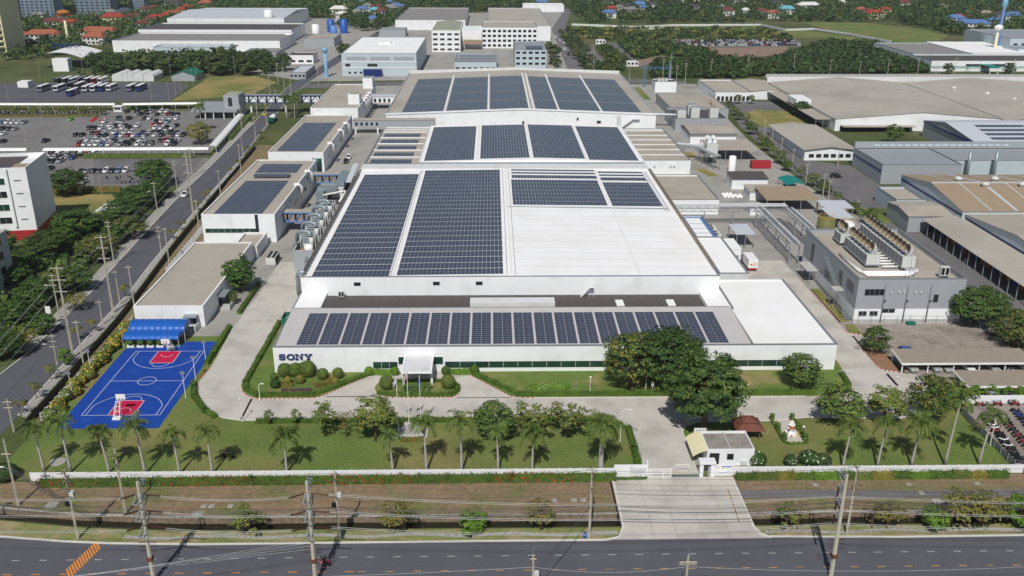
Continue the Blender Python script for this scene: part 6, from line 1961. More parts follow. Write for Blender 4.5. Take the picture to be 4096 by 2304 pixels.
def upole(xy, h, label, arms=((.3, 2.2), (1.5, 2.2)), ax='x', r=.17, lamp_=None, name='utility_pole', group='utility poles', box=False, strings=True, spike=False, top_r=None):
  """square concrete pole with crossarms at distance below the top"""
  x, y = xy
  t = thing(name, label, 'utility pole', (x, y, 0), group)
  MB().tube([(x, y, 0), (x, y, h)], [r * 1.25, top_r or r * .7], 4).build('pole', 'pole', t)
  for d, L in arms:
    z = h - d
    e = (1, 0) if ax == 'x' else (0, 1)
    MB().bar((x - e[0] * L / 2, y - e[1] * L / 2 - (.12 if ax == 'x' else 0), z), (x + e[0] * L / 2, y + e[1] * L / 2 - (.12 if ax == 'x' else 0), z), .12, .14).build('crossarm', 'pole', t)
    mb = MB()
    for k in (-.46, -.2, .2, .46):
      p = (x + e[0] * L * k, y + e[1] * L * k, z + .07)
      mb.tube([p, (p[0], p[1], z + .3)], [.07, .05], 6)
    if strings:
      for k in (-.4, .4):
        p = (x + e[0] * L * k, y + e[1] * L * k, z)
        s = (0, 1) if ax == 'x' else (1, 0)
        if ax == 'y':
          insul_string(mb, p, (p[0] + .8, p[1], z - .05), .07, 4)
          insul_string(mb, p, (p[0] - .8, p[1], z - .05), .07, 4)
    mb.build('insulators', 'insul', t)
  if lamp_:
    MB().tube([(x, y, h * lamp_[0]), (x + lamp_[1] * .7, y + lamp_[2] * .7, h * lamp_[0] + .5), (x + lamp_[1], y + lamp_[2], h * lamp_[0] + .5)], .04, 5).build('lamp_arm', STL, t)
    MB().box(x + lamp_[1] - .3, x + lamp_[1] + .3, y + lamp_[2] - .12, y + lamp_[2] + .12, h * lamp_[0] + .42, h * lamp_[0] + .56).build('lantern', 'lamp_glass', t)
  if box:
    MB().box(x + .15, x + .75, y - .3, y + .3, h * .62, h * .62 + .9).build('transformer', MCH, t)
    MB().box(x - .75, x - .15, y - .3, y + .3, h * .5, h * .5 + .5).build('switch_box', 'black', t)
  if spike:
    MB().tube([(x, y, h), (x, y, h + 1.2)], .03, 5).build('spike', STL, t)
  return t

def tower_pole(xy, h, label, levels, two_sided=True):
  """tall transmission pole with steel V brackets and long insulator strings along the road"""
  x, y = xy
  t = thing('transmission_pole', label, 'utility pole', (x, y, 0), 'tall transmission poles on the main road')
  MB().tube([(x, y, 0), (x, y, h)], [.34, .2], 6).build('pole', 'pole', t)
  MB().tube([(x, y, h), (x, y, h + 1.3)], .03, 5).build('spike', STL, t)
  for z in levels:
    b = MB()
    for dx in (-.28, .28):
      b.bar((x + dx, y + .15, z + .2), (x + dx * 1.2, y + 1.9, z + 1.2), .12).bar((x + dx, y + .15, z + 1.5), (x + dx * 1.2, y + 1.9, z + 1.2), .12)
      if two_sided:
        b.bar((x + dx, y - .15, z + .2), (x + dx * 1.2, y - 1.7, z - .5), .12).bar((x + dx, y - .15, z - 1.1), (x + dx * 1.2, y - 1.7, z - .5), .12)
    b.bar((x - .4, y + 1.9, z + 1.2), (x + .4, y + 1.9, z + 1.2), .12)
    if two_sided: b.bar((x - .4, y - 1.7, z - .5), (x + .4, y - 1.7, z - .5), .12)
    b.build('bracket', STL, t)
    i_ = MB()
    if two_sided:
      insul_string(i_, (x - .5, y, z), (x - 2.6, y, z - .7), .15, 9)
      insul_string(i_, (x + .5, y, z), (x + 2.8, y, z - .25), .15, 9)
    else:
      insul_string(i_, (x - .9, y, z + .1), (x - .9, y, z - 1.5), .15, 9)
      b2_ = MB().bar((x, y, z), (x - 1.1, y, z + .3), .12).bar((x, y, z - .9), (x - 1.1, y, z + .3), .1)
      b2_.build('arm', STL, t)
    i_.build('insulators', 'insul', t)
  i_ = MB()
  for k, z in enumerate((6.6, 5.9, 5.2)):
    for s in (-1, 1):
      insul_string(i_, (x + s * .35, y, z), (x + s * 1.2, y, z - .05), .09, 5)
  i_.build('lower_insulators', 'insul', t)
  MB().box(x - .38, x + .38, y - .38, y + .38, 3.6, 4.2).build('painted_band', 'tile_brown', t)
  return t
TA, TB_, TC = (-47.97, 106.0), (-25.1, 105.25), (48.0, 105.15)
tower_pole(TA, 16.4, 'tall transmission pole near the orange crossing', (14.4, 11.8, 9.2))
tower_pole(TB_, 16.8, 'tall transmission pole beside the motorbike on the main road', (14.8, 12.0, 9.4))
tower_pole(TC, 17.2, 'tall transmission pole right of the driveway', (15.2, 13.0, 10.8), False)

upole((-62.7, 115.8), 12.2, 'pole crowded with insulators and cables at the left of the verge', ((.2, 2.0), (1.6, 2.0), (2.8, 2.2), (4.2, 1.6)), 'y', box=True)
upole((-57.9, 122.1), 11.9, 'slim pole with two crossarms standing in the dry strip', ((1.0, 1.8), (2.8, 1.6)), 'y', spike=True)
upole((-75.8, 124.6), 12.2, 'leaning pole at the left corner of the dry strip', ((2.6, 1.5),), 'x', lamp_=(.55, -1.2, 0))
upole((-23.2, 114.8), 12.3, 'pole with transformer on the verge behind the motorbike', ((1.3, 2.6), (4.2, 1.6)), 'y', box=True)
upole((14.5, 114.9), 12.2, 'pole with black cable coils left of the driveway', ((.6, 2.2), (3.3, 1.8)), 'y')
upole((54.0, 115.2), 12.2, 'slightly leaning pole right of the driveway beside the tall one', ((.7, 2.2), (2.9, 2.0), (4.4, 1.6)), 'y')
upole((-78.9, 117.8), 9.5, 'striped pole at the left frame edge', ((.4, 1.2),), 'x')
upole((-68.6, 97.5), 9.2, 'pole top with two crossarms at the bottom left corner', ((.3, 1.6), (.9, 1.6)), 'y', spike=True)
upole((5.2, 98.6), 9.6, 'pole top with transformer at the bottom edge left of the driveway', ((.6, .8),), 'x', box=True, spike=True)
upole((25.6, 98.4), 9.4, 'pole top with double crossarm below the driveway at the bottom edge', ((1.0, 2.3), (1.35, 2.3)), 'x', spike=True)

SIDE = [((-90.2, 179.2), 21.0, 3), ((-91.2, 204.0), 19.6, 3), ((-104.2, 238.6), 12.6, 2), ((-106.3, 280.7), 12.4, 1), ((-95.3, 281.2), 20.8, 3), ((-90.4, 270.2), 9.5, 1), ((-88.8, 237.7), 10.9, 1), ((-93.2, 244.8), 9.2, 2),
    ((-91.6, 209.4), 9.0, 1), ((-87.8, 208.4), 10.6, 1), ((-94.6, 309.6), 9.0, 1), ((-94.7, 338.3), 11.8, 1), ((-89.5, 170.7), 9.5, 3), ((-85.7, 173.9), 11.1, 1), ((-90.9, 196.9), 6.2, 1), ((-87.7, 147.8), 6.8, 2), ((-102.4, 200.5), 11.5, 3),
    ((-101.0, 366), 11, 1), ((-103.5, 398), 11, 1), ((-106.5, 432), 11, 1), ((-110, 470), 11, 1), ((-113.8, 415), 13, 2), ((-116.5, 455), 13, 2), ((-120, 500), 13, 2), ((-121, 540), 13, 2), ((-112, 335), 12, 2), ((-110.2, 312), 12, 2), ((-113, 520), 11, 1), ((-104, 556), 13, 2), ((-92, 560), 13, 2), ((-128, 556), 13, 2)]
SIDE.sort(key=lambda q: q[0][1])
for i, (xy, h, n) in enumerate(SIDE):
  upole(xy, h, 'concrete utility pole with %s along the side road, %s from the front' % (('one crossarm', 'two crossarms', 'three long crossarms')[n - 1], nth(i)), tuple((.5 + k * (2.6 if n == 3 and h > 15 else 1.2), 2.8 if h > 15 else 1.6) for k in range(n)), 'x', r=.24 if h > 15 else .15, lamp_=(.7, -1.8, 0) if i % 4 == 1 else None, group='poles along the side road', strings=False)
RIGHT = [((115.5, 306.5), 8.6), ((115.6, 301.4), 7.4), ((115.2, 324.1), 7.8), ((136.3, 350), 9.9), ((119.6, 285.8), 4.8), ((84.5, 567.5), 10.8), ((108.7, 563.7), 17.6), ((112.6, 537.2), 16.0), ((109.7, 548.3), 13.2), ((196, 600), 13.6), ((277, 598.6), 15.8),
  ((220, 600), 10), ((240, 601), 9), ((258, 600), 10.5), ((289, 598), 9), ((313, 590), 11), ((104, 562), 15), ((106, 548), 13), ((116.5, 345), 8.5), ((118, 365), 8.5), ((120, 385), 8.5), ((122.5, 405), 8.5), ((140, 590), 12), ((165, 596), 12), ((300, 596), 12), ((335, 590), 12), ((66, 600), 9), ((70, 640), 9), ((75, 690), 9), ((47, 640), 9), ((49, 700), 9)]
for i, (xy, h) in enumerate(sorted(RIGHT, key=lambda q: q[0][1])):
  upole(xy, h, 'thin concrete pole on the right side of the plant, %s from the front' % nth(i), ((.6, 1.6),) if h < 12 else ((.6, 2.0), (2.0, 2.0)), 'x', r=.14, group='poles on the right', strings=False, spike=h > 12)

def wire(name, pts, sag, r, m, label, group):
  """hanging wire through support points"""
  P = []
  for a, b in zip(pts[:-1], pts[1:]):
    n = 14
    for i in range(n + (1 if b is pts[-1] else 0)):
      f = i / n
      P.append((a[0] + (b[0] - a[0]) * f, a[1] + (b[1] - a[1]) * f, a[2] + (b[2] - a[2]) * f - sag * 4 * f * (1 - f)))
  return tag(MB().tube(P, r, 4, False).build(name, m), label, 'wire', group)
GW = 'wires above the main road'
for lv in range(3):
  za, zb, zc = (13.7, 11.1, 8.5)[lv], (14.2, 11.5, 8.9)[lv], (13.7, 11.5, 9.3)[lv]
  for d in (-.09, .09):
    nf = 'nearer' if d < 0 else 'farther'
    wire('power_line', [(-130, 112 + d * 3, za - .5), (TA[0] - 2.6, TA[1] + d * 2, za)], 1.2, .028, 'wire_alu', '%s pale conductor left of the tall left pole, %s level from the top' % (nf, nth(lv)), GW)
    wire('power_line', [(TA[0] + 2.8, TA[1] + d * 2, za + .3), (TB_[0] - 2.6, TB_[1] + d * 2, zb)], .5, .028, 'wire_alu', '%s pale conductor between the tall left poles, %s level from the top' % (nf, nth(lv)), GW)
    wire('power_line', [(TB_[0] + 2.8, TB_[1] + d * 2, zb + .4), (TC[0] - .9, TC[1] + d * 2, zc), (130, 105 + d * 2, zc)], 1.5, .028, 'wire_alu', '%s pale conductor over the driveway, %s level from the top' % (nf, nth(lv)), GW)
dist = [(-130, 121.5), (-78.9, 118), (-62.7, 115.8), (-23.2, 114.8), (14.5, 114.9), (54.0, 115.2), (92, 115.4), (130, 115.5)]
for k, (dz, off) in enumerate(((11.3, -.9), (11.3, .9), (9.2, -.7), (9.2, .7), (8.0, 0), (7.7, .3))):
  wire('cable', [(x, y + off, dz + (.0 if i % 2 else .1)) for i, (x, y) in enumerate(dist)], .7, .024, 'wire', 'dark cable along the verge poles, %s from the top' % nth(k), GW)
for k, (dz, off, rr) in enumerate(((6.1, 0, .055), (5.8, .2, .04), (5.5, -.1, .05), (5.2, .1, .03))):
  wire('cable_bundle', [(x, y + off, dz) for x, y in dist], 1.0 + .1 * k, rr, 'wire', 'thick black telephone cable low along the verge poles, %s from the top' % nth(k), GW)
lo = [(-130, 99), (-68.6, 97.5), (5.2, 98.6), (25.6, 98.4), (75, 98), (130, 98)]
for k, (dz, off, rr) in enumerate(((8.6, -.6, .024), (8.6, .6, .024), (7.6, 0, .02), (6.2, .2, .05), (5.8, -.2, .05), (5.4, 0, .04))):
  wire('cable', [(x, y + off, dz) for x, y in lo], .9, rr, 'wire' if k != 2 else 'wire_alu', 'cable crossing the bottom edge of the view, %s from the top' % nth(k), 'wires on the near side of the road')
for k in range(4):
  wire('service_cable', [(-25.1 + .1 * k, 105.2, 7.4 - .5 * k), (-62 - 5 * k, 96, 7.6 - .4 * k)], .3, .018, 'wire_alu', 'thin wire crossing the road diagonally at the lower left, %s of four' % nth(k), GW)
for k in range(2):
  wire('service_cable', [(14.5, 115, 6.0 - .3 * k), (5.2, 98.6, 6.8 - .5 * k)], .4, .03, 'wire', 'dark cable crossing the road diagonally left of the driveway, %s of two' % nth(k), GW)
for k in range(5):
  wire('cable_bundle', [(-75.8, 124.6, 7.4 - .25 * k), (-62.7, 115.8, 6.6 - .3 * k)], .35, .035, 'wire', 'dark cable of the thick bundle slanting across the left corner, %s from the top' % nth(k), GW)
sp_ = [(-87.7, 147.8), (-89.5, 170.7), (-91.6, 209.4), (-93.2, 244.8), (-94.6, 309.6), (-101, 366), (-103.5, 398), (-106.5, 432), (-110, 470)]
for k, dz in enumerate((6.2, 7.6, 8.3)):
  wire('cable', [(x - .3 + .3 * k, y, dz) for x, y in sp_], .7, .028, 'wire', 'cable along the right kerb of the side road, %s from the bottom' % nth(k), 'wires of the side road')
tp_ = [(-88, 120), (-90.2, 179.2), (-91.2, 204), (-95.3, 281.2), (-101, 366), (-108, 450)]
for k in range(3):
  for s in (-1.2, 1.2):
    wire('power_line', [(x + s, y, (17, 20.4, 19, 20.2, 18, 17)[i] - 2.6 * k) for i, (x, y) in enumerate(tp_)], 1.0, .026, 'wire_alu', 'conductor on the tall side road poles, %s side, %s level' % ('left' if s < 0 else 'right', nth(k)), 'wires of the side road')
bb = MB().box(-103.1, -101.9, 196.1, 196.2, 3.2, 5.0)
tag(bb.build('sign_panel', WP), 'blank white panel fixed to a pole on the side road pavement', 'sign')
# ---------------------------------------------------------------- grey utility building and yard on the right
UB = thing('utility_building', 'grey ribbed utility building on white base with cooling towers on its roof', 'building', (97.5, 196, 0))
X0, X1, Y0, Y1, UH = 85.0, 110.3, 196.1, 234.4, 11.0
MB().ring(X0, X1, Y0, Y1, 0, 3.55, .3).build('base_wall', WW, UB)
MB().ring(X0 - .06, X1 + .06, Y0 - .06, Y1 + .06, 0, .9, .3).build('plinth', 'plinth', UB)
for i in range(14):
  z = 3.6 + i * .53
  MB().ring(X0 - .03, X1 + .03, Y0 - .03, Y1 + .03, z, z + .515, .3).build('cladding_band', WG, UB)
MB().box(X0 + .3, X1 - .3, Y0 + .3, Y1 - .3, 9.6, 9.9).build('roof', RTA, UB)
MB().ring(X0 - .1, X1 + .1, Y0 - .1, Y1 + .1, 11.02, 11.14, .45).build('coping', 'trim', UB)
win(UB, 'F', Y0 - .03, 86.8, 91.4, 7.0, 8.5, 4, frame='trim')
win(UB, 'F', Y0, 86.1, 87.9, 1.8, 2.9, 2, frame='trim')
win(UB, 'F', Y0, 88.7, 90.5, 1.8, 2.9, 2, frame='trim')
win(UB, 'F', Y0, 91.6, 94.5, 2.6, 3.5, 2, frame='trim')
win(UB, 'F', Y0 - .03, 103.2, 104.3, 5.2, 7.1, 1, frame='trim')
win(UB, 'L', X0 - .03, 198, 202.5, 6.6, 9.0, 3, frame='trim')
win(UB, 'L', X0 - .03, 205.5, 208, 4.2, 9.2, 1, nm='door', frame='trim')
win(UB, 'L', X0 - .03, 213, 217, 4.0, 6.0, 2, frame='trim')
win(UB, 'L', X0 - .03, 226, 228.5, 4.2, 9.2, 1, nm='door', frame='trim')
for x in (91.4, 96.7, 102.2):
  MB().tube([(x, Y0 - .25, .2), (x, Y0 - .25, 9.6), (x, Y0, 10.0)], .14, 8).build('downpipe', STL, UB, True)
  MB().box(x + .05, x + .5, Y0 - .5, Y0 - .2, 5.6, 5.8).build('wall_lamp', 'black', UB)
for x in (92.9, 94.8, 96.0, 98.7, 99.9):
  MB().lathe(x, Y0 - .2, [(.1, 7.4), (.2, 7.7), (.2, 7.95), (.02, 8.05)], 8).build('vent_cowl', MCH, UB)
st_ = thing('outside_stair', 'grey steel stair descending the left wall of the utility building', 'stair', (83.6, 208, 0))
def flight(t, a, b, x0, x1, n):
  for i in range(n):
    f = (i + .5) / n
    y = a[0] + (b[0] - a[0]) * f
    z = a[1] + (b[1] - a[1]) * f
    MB().box(x0, x1, y - .16, y + .16, z - .03, z + .03).build('tread', STL, t)
  for x in (x0, x1):
    MB().bar((x, *a), (x, *b), .06, .22).build('stringer', STL, t)
    MB().bar((x, a[0], a[1] + 1), (x, b[0], b[1] + 1), .05).build('handrail', STL, t)
flight(st_, (216, 9.6), (206.5, 5.4), 83.7, 84.9, 20)
MB().box(82.6, 84.95, 203.4, 206.4, 5.2, 5.35).build('landing', 'plinth', st_)
flight(st_, (203.4, 5.2), (197.4, .2), 83.5, 84.7, 18)
MB().box(81.9, 84.9, 221.5, 228.5, 3.6, 3.8).build('landing', 'plinth', st_)
for y in (197.6, 203.4, 206.4, 221.6, 228.4):
  MB().tube([(82.8, y, 0), (82.8, y, 5.2 if y < 210 else 3.6)], .07, 6).build('post', STL, st_)

def horn(label, x, y, z, group):
  """cooling-tower fan outlet: bent cone whose mouth opens towards the viewer's left"""
  t = thing('fan_horn', label, 'cooling tower horn', (x, y, z), group)
  pts, rs = [], []
  for i in range(8):
    a = radians(78 * i / 7)
    pts.append((x - 1.25 * (1 - cos(a)), y - .75 * (1 - cos(a)), z + 1.75 * sin(a) + .1))
    rs.append(.88 + .24 * i / 7)
  MB().tube(pts, rs, 16, False).build('shell', WP, t, True)
  MB().tube(pts[2:], [q * .95 for q in rs[2:]], 16, False).build('mouth_lining', 'horn_in', t, True)
  MB().cyl(x, y, z - .35, z + .1, .9, None, 14).build('collar', STL, t, True)
  MB().tube([(x - .3, y, z + .2), (x - .3, y, z + .5)], .4, 10).build('motor', 'horn_in', t)
  return t
def cooling_bank(label, x, y0, y1, z0, z1, n, w=3.2, d=1.05):
  t = thing('cooling_tower_bank', label, 'cooling tower', (x, y0, z0), 'cooling tower banks')
  k = n
  s = (y1 - y0) / k
  for i in range(k):
    MB().box(x - w / 2, x + w / 2, y0 + i * s + .03, y0 + (i + 1) * s - .03, z0 + .8, z1).build('cell', MCH, t)
    for j in range(4):
      MB().box(x - w / 2 - .03, x - w / 2, y0 + i * s + .1 + j * (s - .2) / 4, y0 + i * s + (s - .2) * (j + .8) / 4 + .1, z0 + 1.0, z1 - .2).build('louvre', 'trim', t)
  MB().box(x - w / 2 - .2, x + w / 2 + .2, y0 - .3, y1 + .3, z0 + .55, z0 + .78).build('frame', STL, t)
  for yy in (y0, (y0 + y1) / 2, y1):
    for xx in (x - w / 2, x + w / 2):
      MB().tube([(xx, yy, z0), (xx, yy, z0 + .6)], .1, 6).build('leg', STL, t)
  rl = MB()
  for z in (z1 + .5, z1 + 1.0):
    rl.bar((x - w / 2, y0 - .05, z), (x + w / 2, y0 - .05, z), .04).bar((x + w / 2, y0, z), (x + w / 2, y1, z), .04)
  rl.build('handrail', STL, t)
cooling_bank('long grey cooling tower bank carrying twelve horns', 100.2, 204.8, 231.8, 9.95, 13.4, 12)
cooling_bank('shorter cooling tower bank carrying six horns', 92.3, 206.8, 221.4, 9.95, 13.2, 6)
cooling_bank('small cooling tower bank carrying two horns at the back', 92.0, 223.6, 228.2, 9.95, 13.0, 2)
for i in range(12):
  horn('white fan horn on the long right bank, %s from the front' % nth(i), 100.4, 206.0 + i * 2.25, 13.6, 'fan horns of the cooling towers')
for i in range(6):
  horn('white fan horn on the shorter middle bank, %s from the front' % nth(i), 92.5, 208.1 + i * 2.4, 13.4, 'fan horns of the cooling towers')
for i in range(2):
  horn('white fan horn on the small rear bank, %s of two' % ('nearer', 'farther')[i], 92.2, 224.8 + i * 2.2, 13.2, 'fan horns of the cooling towers')
pp = thing('roof_pipes', 'bundle of thick white pipes on the utility building roof', 'pipes', (93, 201, 9.9))
for k in range(4):
  MB().tube([(87.6 + k * .2, 216 - k * 2.2, 10.3), (87.8 + k * .25, 203.5 - k * .7, 10.3), (88.6, 202.5 - k * .8, 10.4), (101.2 - k * .8, 202.5 - k * .8, 10.4), (101.8 - k * .8, 203.2 - k * .6, 10.5), (101.8 - k * .8, 205, 10.5)], .28, 8).build('pipe', WP, pp, True)
for k in range(7):
  MB().tube([(94.4, 206 + k * 2, 10.5), (98.2, 206 + k * 2, 10.5)], .26, 8).build('pipe', WP, pp, True)
for i in range(8):
  MB().bar((88.5 + i * 1.6, 200.0, 10.0), (88.5 + i * 1.6, 203.2, 10.0), .12, .2).build('pipe_support', STL, pp)
ac_unit((106.4, 199.6, 9.95), 'large white cabinet pair on the right corner of the utility roof', 1.9)
for i, (x, y) in enumerate(((86.0, 197.0), (97, 197.0), (109.6, 197.2), (106.5, 215), (100.3, 201))):
  b = MB().tube([(x, y, 9.9), (x, y, 15.5)], .05, 5)
  tag(b.build('lightning_rod', STL), 'thin mast on the utility building roof, %s' % ('at the front left corner', 'at the front middle', 'at the front right corner', 'at the right side', 'between the banks')[i], 'mast')
RK = thing('pipe_rack', 'grey steel pipe rack on posts bridging the yard to the utility building', 'pipe rack', (82, 255, 0))
def rack(a, b, w, z0, z1, n, pipes=4):
  a, b = Vector((*a, 0)), Vector((*b, 0))
  d = (b - a).normalized()
  s = Vector((-d.y, d.x, 0))
  for k in (-1, 1):
    for z in (z0, z1):
      p, q = a + s * k * w / 2, b + s * k * w / 2
      MB().bar((p.x, p.y, z), (q.x, q.y, z), .16).build('chord', STL, RK)
    for i in range(n):
      p = a + (b - a) * (i / n) + s * k * w / 2
      q = a + (b - a) * ((i + .5) / n) + s * k * w / 2
      r_ = a + (b - a) * ((i + 1) / n) + s * k * w / 2
      MB().bar((p.x, p.y, z0), (q.x, q.y, z1), .09).bar((q.x, q.y, z1), (r_.x, r_.y, z0), .09).build('bracing', STL, RK)
  for i in range(n * 2 + 1):
    p = a + (b - a) * (i / (2 * n))
    MB().bar(tuple(p + s * w / 2 + Vector((0, 0, z1))), tuple(p - s * w / 2 + Vector((0, 0, z1))), .12).build('cross_tie', STL, RK)
  for k in range(pipes):
    o = s * (w * (-.36 + .72 * k / max(1, pipes - 1)))
    p, q = a + o, b + o
    MB().tube([(p.x, p.y, z1 + .18), (q.x, q.y, z1 + .18)], .12 + .04 * (k % 2), 7).build('pipe', WP if k % 3 == 0 else 'duct', RK)
rack((54.2, 273.4), (92, 273.4), 3.0, 5.0, 6.4, 14)
rack((83.0, 272), (83.4, 236.5), 2.8, 5.0, 6.2, 14)
rack((92.4, 272), (92.8, 240), 2.4, 4.8, 6.0, 12)
for x, y in ((58, 272), (66, 272), (75, 272), (81.8, 270), (84.6, 270), (82, 258), (84.6, 258), (82.2, 248), (84.8, 248), (82.2, 237.2), (84.8, 237.2), (91.4, 262), (93.8, 262), (91.6, 250), (94, 250)):
  MB().box(x - .14, x + .14, y - .14, y + .14, 0, 5.0).build('post', STL, RK)
R2_ = thing('pipe_rack', 'smaller grey pipe rack near the red container in the middle yard', 'pipe rack', (82, 356, 0))
RKs = RK
RK = R2_
rack((75.4, 366), (88, 360), 2.4, 4.6, 5.8, 6)
rack((82.5, 360), (87, 343.5), 2.2, 4.6, 5.8, 7)
for x, y in ((78, 365), (84, 362), (85.8, 346), (88, 344), (88, 360)):
  MB().box(x - .14, x + .14, y - .14, y + .14, 0, 4.6).build('post', STL, RK)
R3_ = thing('pipe_rack', 'pipe rack linking the rear hall with the chiller building', 'pipe rack', (82, 431, 0))
RK = R3_
rack((76.8, 431), (90, 428), 2.4, 4.6, 5.8, 6)
for x in (80, 86):
  MB().box(x - .14, x + .14, 429, 429.3, 0, 4.6).build('post', STL, RK)

def lean(label, x0, x1, y0, y1, z0, z1, m, posts=3, name='open_shed', wall=None, sides=True, cat='shed'):
  """monopitch roof on posts, optionally with walls"""
  t = thing(name, label, cat, ((x0 + x1) / 2, y0, 0))
  MB().yz([(y0, z0), (y1, z1), (y1, z1 + .14), (y0, z0 + .14)], x0, x1).build('roof', m, t)
  if wall:
    MB().box(x0 + .3, x1 - .3, y0 + .4, y1 - .4, 0, min(z0, z1) - .02).build('wall', wall, t)
  else:
    for i in range(posts):
      x = x0 + .3 + (x1 - x0 - .6) * i / (posts - 1)
      for y, z in ((y0 + .3, z0), (y1 - .3, z1)):
        MB().box(x - .1, x + .1, y - .1, y + .1, 0, z).build('post', STL, t)
  return t
lean('brown-roofed open shed on posts behind the pipe rack', 90, 107.5, 287.6, 303, 4.0, 4.6, 'roof_brown', 4)
lean('pale grey flat canopy beside the storage tanks, farther half', 106, 115.4, 278, 286.5, 4.0, 4.2, RSI)
lean('pale grey flat canopy beside the storage tanks, nearer half', 104.6, 111.5, 267.5, 278, 3.9, 4.1, RSI)
lean('pale grey canopy over machines right of the narrow white annex', 70.6, 76.3, 250.4, 260.3, 4.3, 4.3, RSI)
lean('long dark corrugated roof building beyond the white sacks', 85.5, 99, 316, 325, 3.8, 4.4, 'roof_dark', wall=WW, name='yard_building', cat='building')
lean('low flat-roofed store with red pipe along its front', 88.2, 102, 301.5, 310.5, 3.2, 3.3, RTA, wall=WW, name='yard_building', cat='building')
lean('grey-roofed open workshop with white girders near the red container', 87, 107, 359, 377, 4.6, 5.0, RTA, 4)
lean('small white hut with tan roof beside the pipe rack', 83.6, 88.2, 283.6, 289, 2.8, 2.9, RTA, wall=WW, name='yard_building', cat='hut')
gc = thing('green_canopy', 'green pitched canopy among trees in the right yard', 'canopy', (107, 318, 0))
for a in (0, 1):
  MB().xz([(103.5 + a * 3.5, 3.2 + (0 if a == 0 else .9)), (107 + a * 3.5, 4.1 - a * .9), (107 + a * 3.5, 4.2 - a * .9), (103.5 + a * 3.5, 3.3 + (0 if a == 0 else .9))], 310, 321).build('roof', 'teal', gc)
for x in (103.8, 110.2):
  for y in (310.3, 320.6):
    MB().box(x - .08, x + .08, y - .08, y + .08, 0, 3.3).build('post', STL, gc)
def tank(label, x, y, r, h, m, z=0.0, group=None, dome=.25, rail=False, name='storage_tank'):
  t = thing(name, label, 'tank', (x, y, z), group)
  MB().lathe(x, y, [(r, z), (r, z + h), (r * .6, z + h + dome * r * .7), (0.01, z + h + dome * r)], 18).build('shell', m, t, True)
  MB().ring(x - r - .2, x + r + .2, y - r - .2, y + r + .2, z - .0, z + .12, .4).build('base', 'plinth', t)
  if rail:
    for zz in (z + h + .5, z + h + 1.0):
      MB().tube([(x + r * cos(i * pi / 8), y + r * sin(i * pi / 8), zz) for i in range(17)], .04, 4).build('rail', 'yellow_paint', t)
  return t
tank('olive green round tank with yellow railing behind the utility building', 102.6, 266.4, 2.7, 4.2, 'tank_olive', rail=True)
tank('white round tank right of the olive green one', 108.4, 264.6, 2.2, 3.6, WP, rail=True)
tank('tall slim white tank beside the dark corrugated roof', 92.3, 342.5, 1.35, 6.0, WP)
hop = thing('hopper', 'tall white hopper with horned top in the middle yard', MCH, (87, 356, 0))
MB().box(84.8, 89.2, 354, 358.4, 3.0, 8.0).build('body', MCH, hop)
for i in range(2):
  MB().tube([(86 + i * 2.2, 356, 8.0), (86 + i * 2.2, 356.4, 9.4), (85.4 + i * 2.2, 356.4, 10.4), (84.6 + i * 2.2, 356.4, 10.8)], [.95, .95, .9, .85], 12, False).build('horn', WP, hop, True)
for x in (84.9, 89.1):
  for y in (354.1, 358.3):
    MB().box(x - .1, x + .1, y - .1, y + .1, 0, 3).build('leg', STL, hop)
ct = thing('shipping_container', 'dark red shipping container in the middle yard', 'container', (104.8, 349, 0))
MB().box(101.2, 108.8, 346.8, 349.6, .15, 2.9).build('box', 'red_paint', ct)
for i in range(22):
  MB().box(101.35 + i * .34, 101.5 + i * .34, 346.74, 346.8, .3, 2.75).build('rib', 'red_paint', ct)
MB().box(101.14, 101.2, 346.9, 349.5, .25, 2.8).build('door', 'tile_brown', ct)
sk = random.Random(8)
for i in range(13):
  x, y = 80.8 + (i % 5) * 1.35 + sk.uniform(-.2, .2), 304.5 + (i // 5) * 1.7 + sk.uniform(-.2, .2)
  b = MB().lathe(x, y, [(.5, .05), (.68, .35), (.66, .8), (.4, 1.05), (.12, 1.15)], 9)
  tag(b.build('bulk_sack', WP, None, True), 'white bulk sack piled by the kerb, %s row, %s from the left' % (('front', 'middle', 'back')[i // 5], nth(i % 5)), 'sack', 'white bulk sacks')
tr = thing('box_truck', 'white box truck with orange swoosh on its side near the narrow annex', 'truck', (71, 234, .05))
MB().box(69.3, 71.9, 231.2, 237.4, 1.0, 3.4).build('cargo_box', WP, tr)
for i in range(3):
  MB().box(69.3 + .85 * i + .03, 69.3 + .85 * (i + 1) - .03, 231.17, 231.2, 1.1, 3.3).build('door_panel', WP, tr)
for k in range(2):
  sw = MB()
  for i in range(8):
    a = 69.6 + i * .26
    sw.box(a, a + .27, 231.14 - k * .002, 231.17, 1.9 + k * .35 - .25 * sin(i * .45 + k), 2.02 + k * .35 - .25 * sin(i * .45 + k) + .06 * (i % 3))
  sw.build('swoosh', 'road_orange' if k else 'rust', tr)
MB().box(69.5, 71.7, 231.2, 238.8, .5, .95).build('chassis', 'red_paint', tr)
MB().box(69.5, 71.7, 237.6, 239.6, .6, 2.5).build('cab', WP, tr)
for x in (69.5, 71.7):
  for y in (232.2, 238.2):
    MB().tube([(x - .15, y, .5), (x + .15, y, .5)], .48, 12).build('wheel', 'rubber', tr)
for i, (x, y) in enumerate(((66.6, 262), (66.6, 256), (66.4, 249))):
  chiller('pale machine cabinet right of the narrow annex, %s from the far end' % nth(i), x, y, 0, 2.6, 4.2, 2.4, 1, 2, group='cabinets by the narrow annex')
sm = thing('yard_building', 'small white hut with grey door and steel stair beside the truck', 'building', (67, 239, 0))
MB().box(64.6, 68.6, 237, 246, 0, 4.4).build('wall', WW, sm)
MB().box(64.5, 68.7, 236.9, 246.1, 4.4, 4.6).build('roof', RWH, sm)
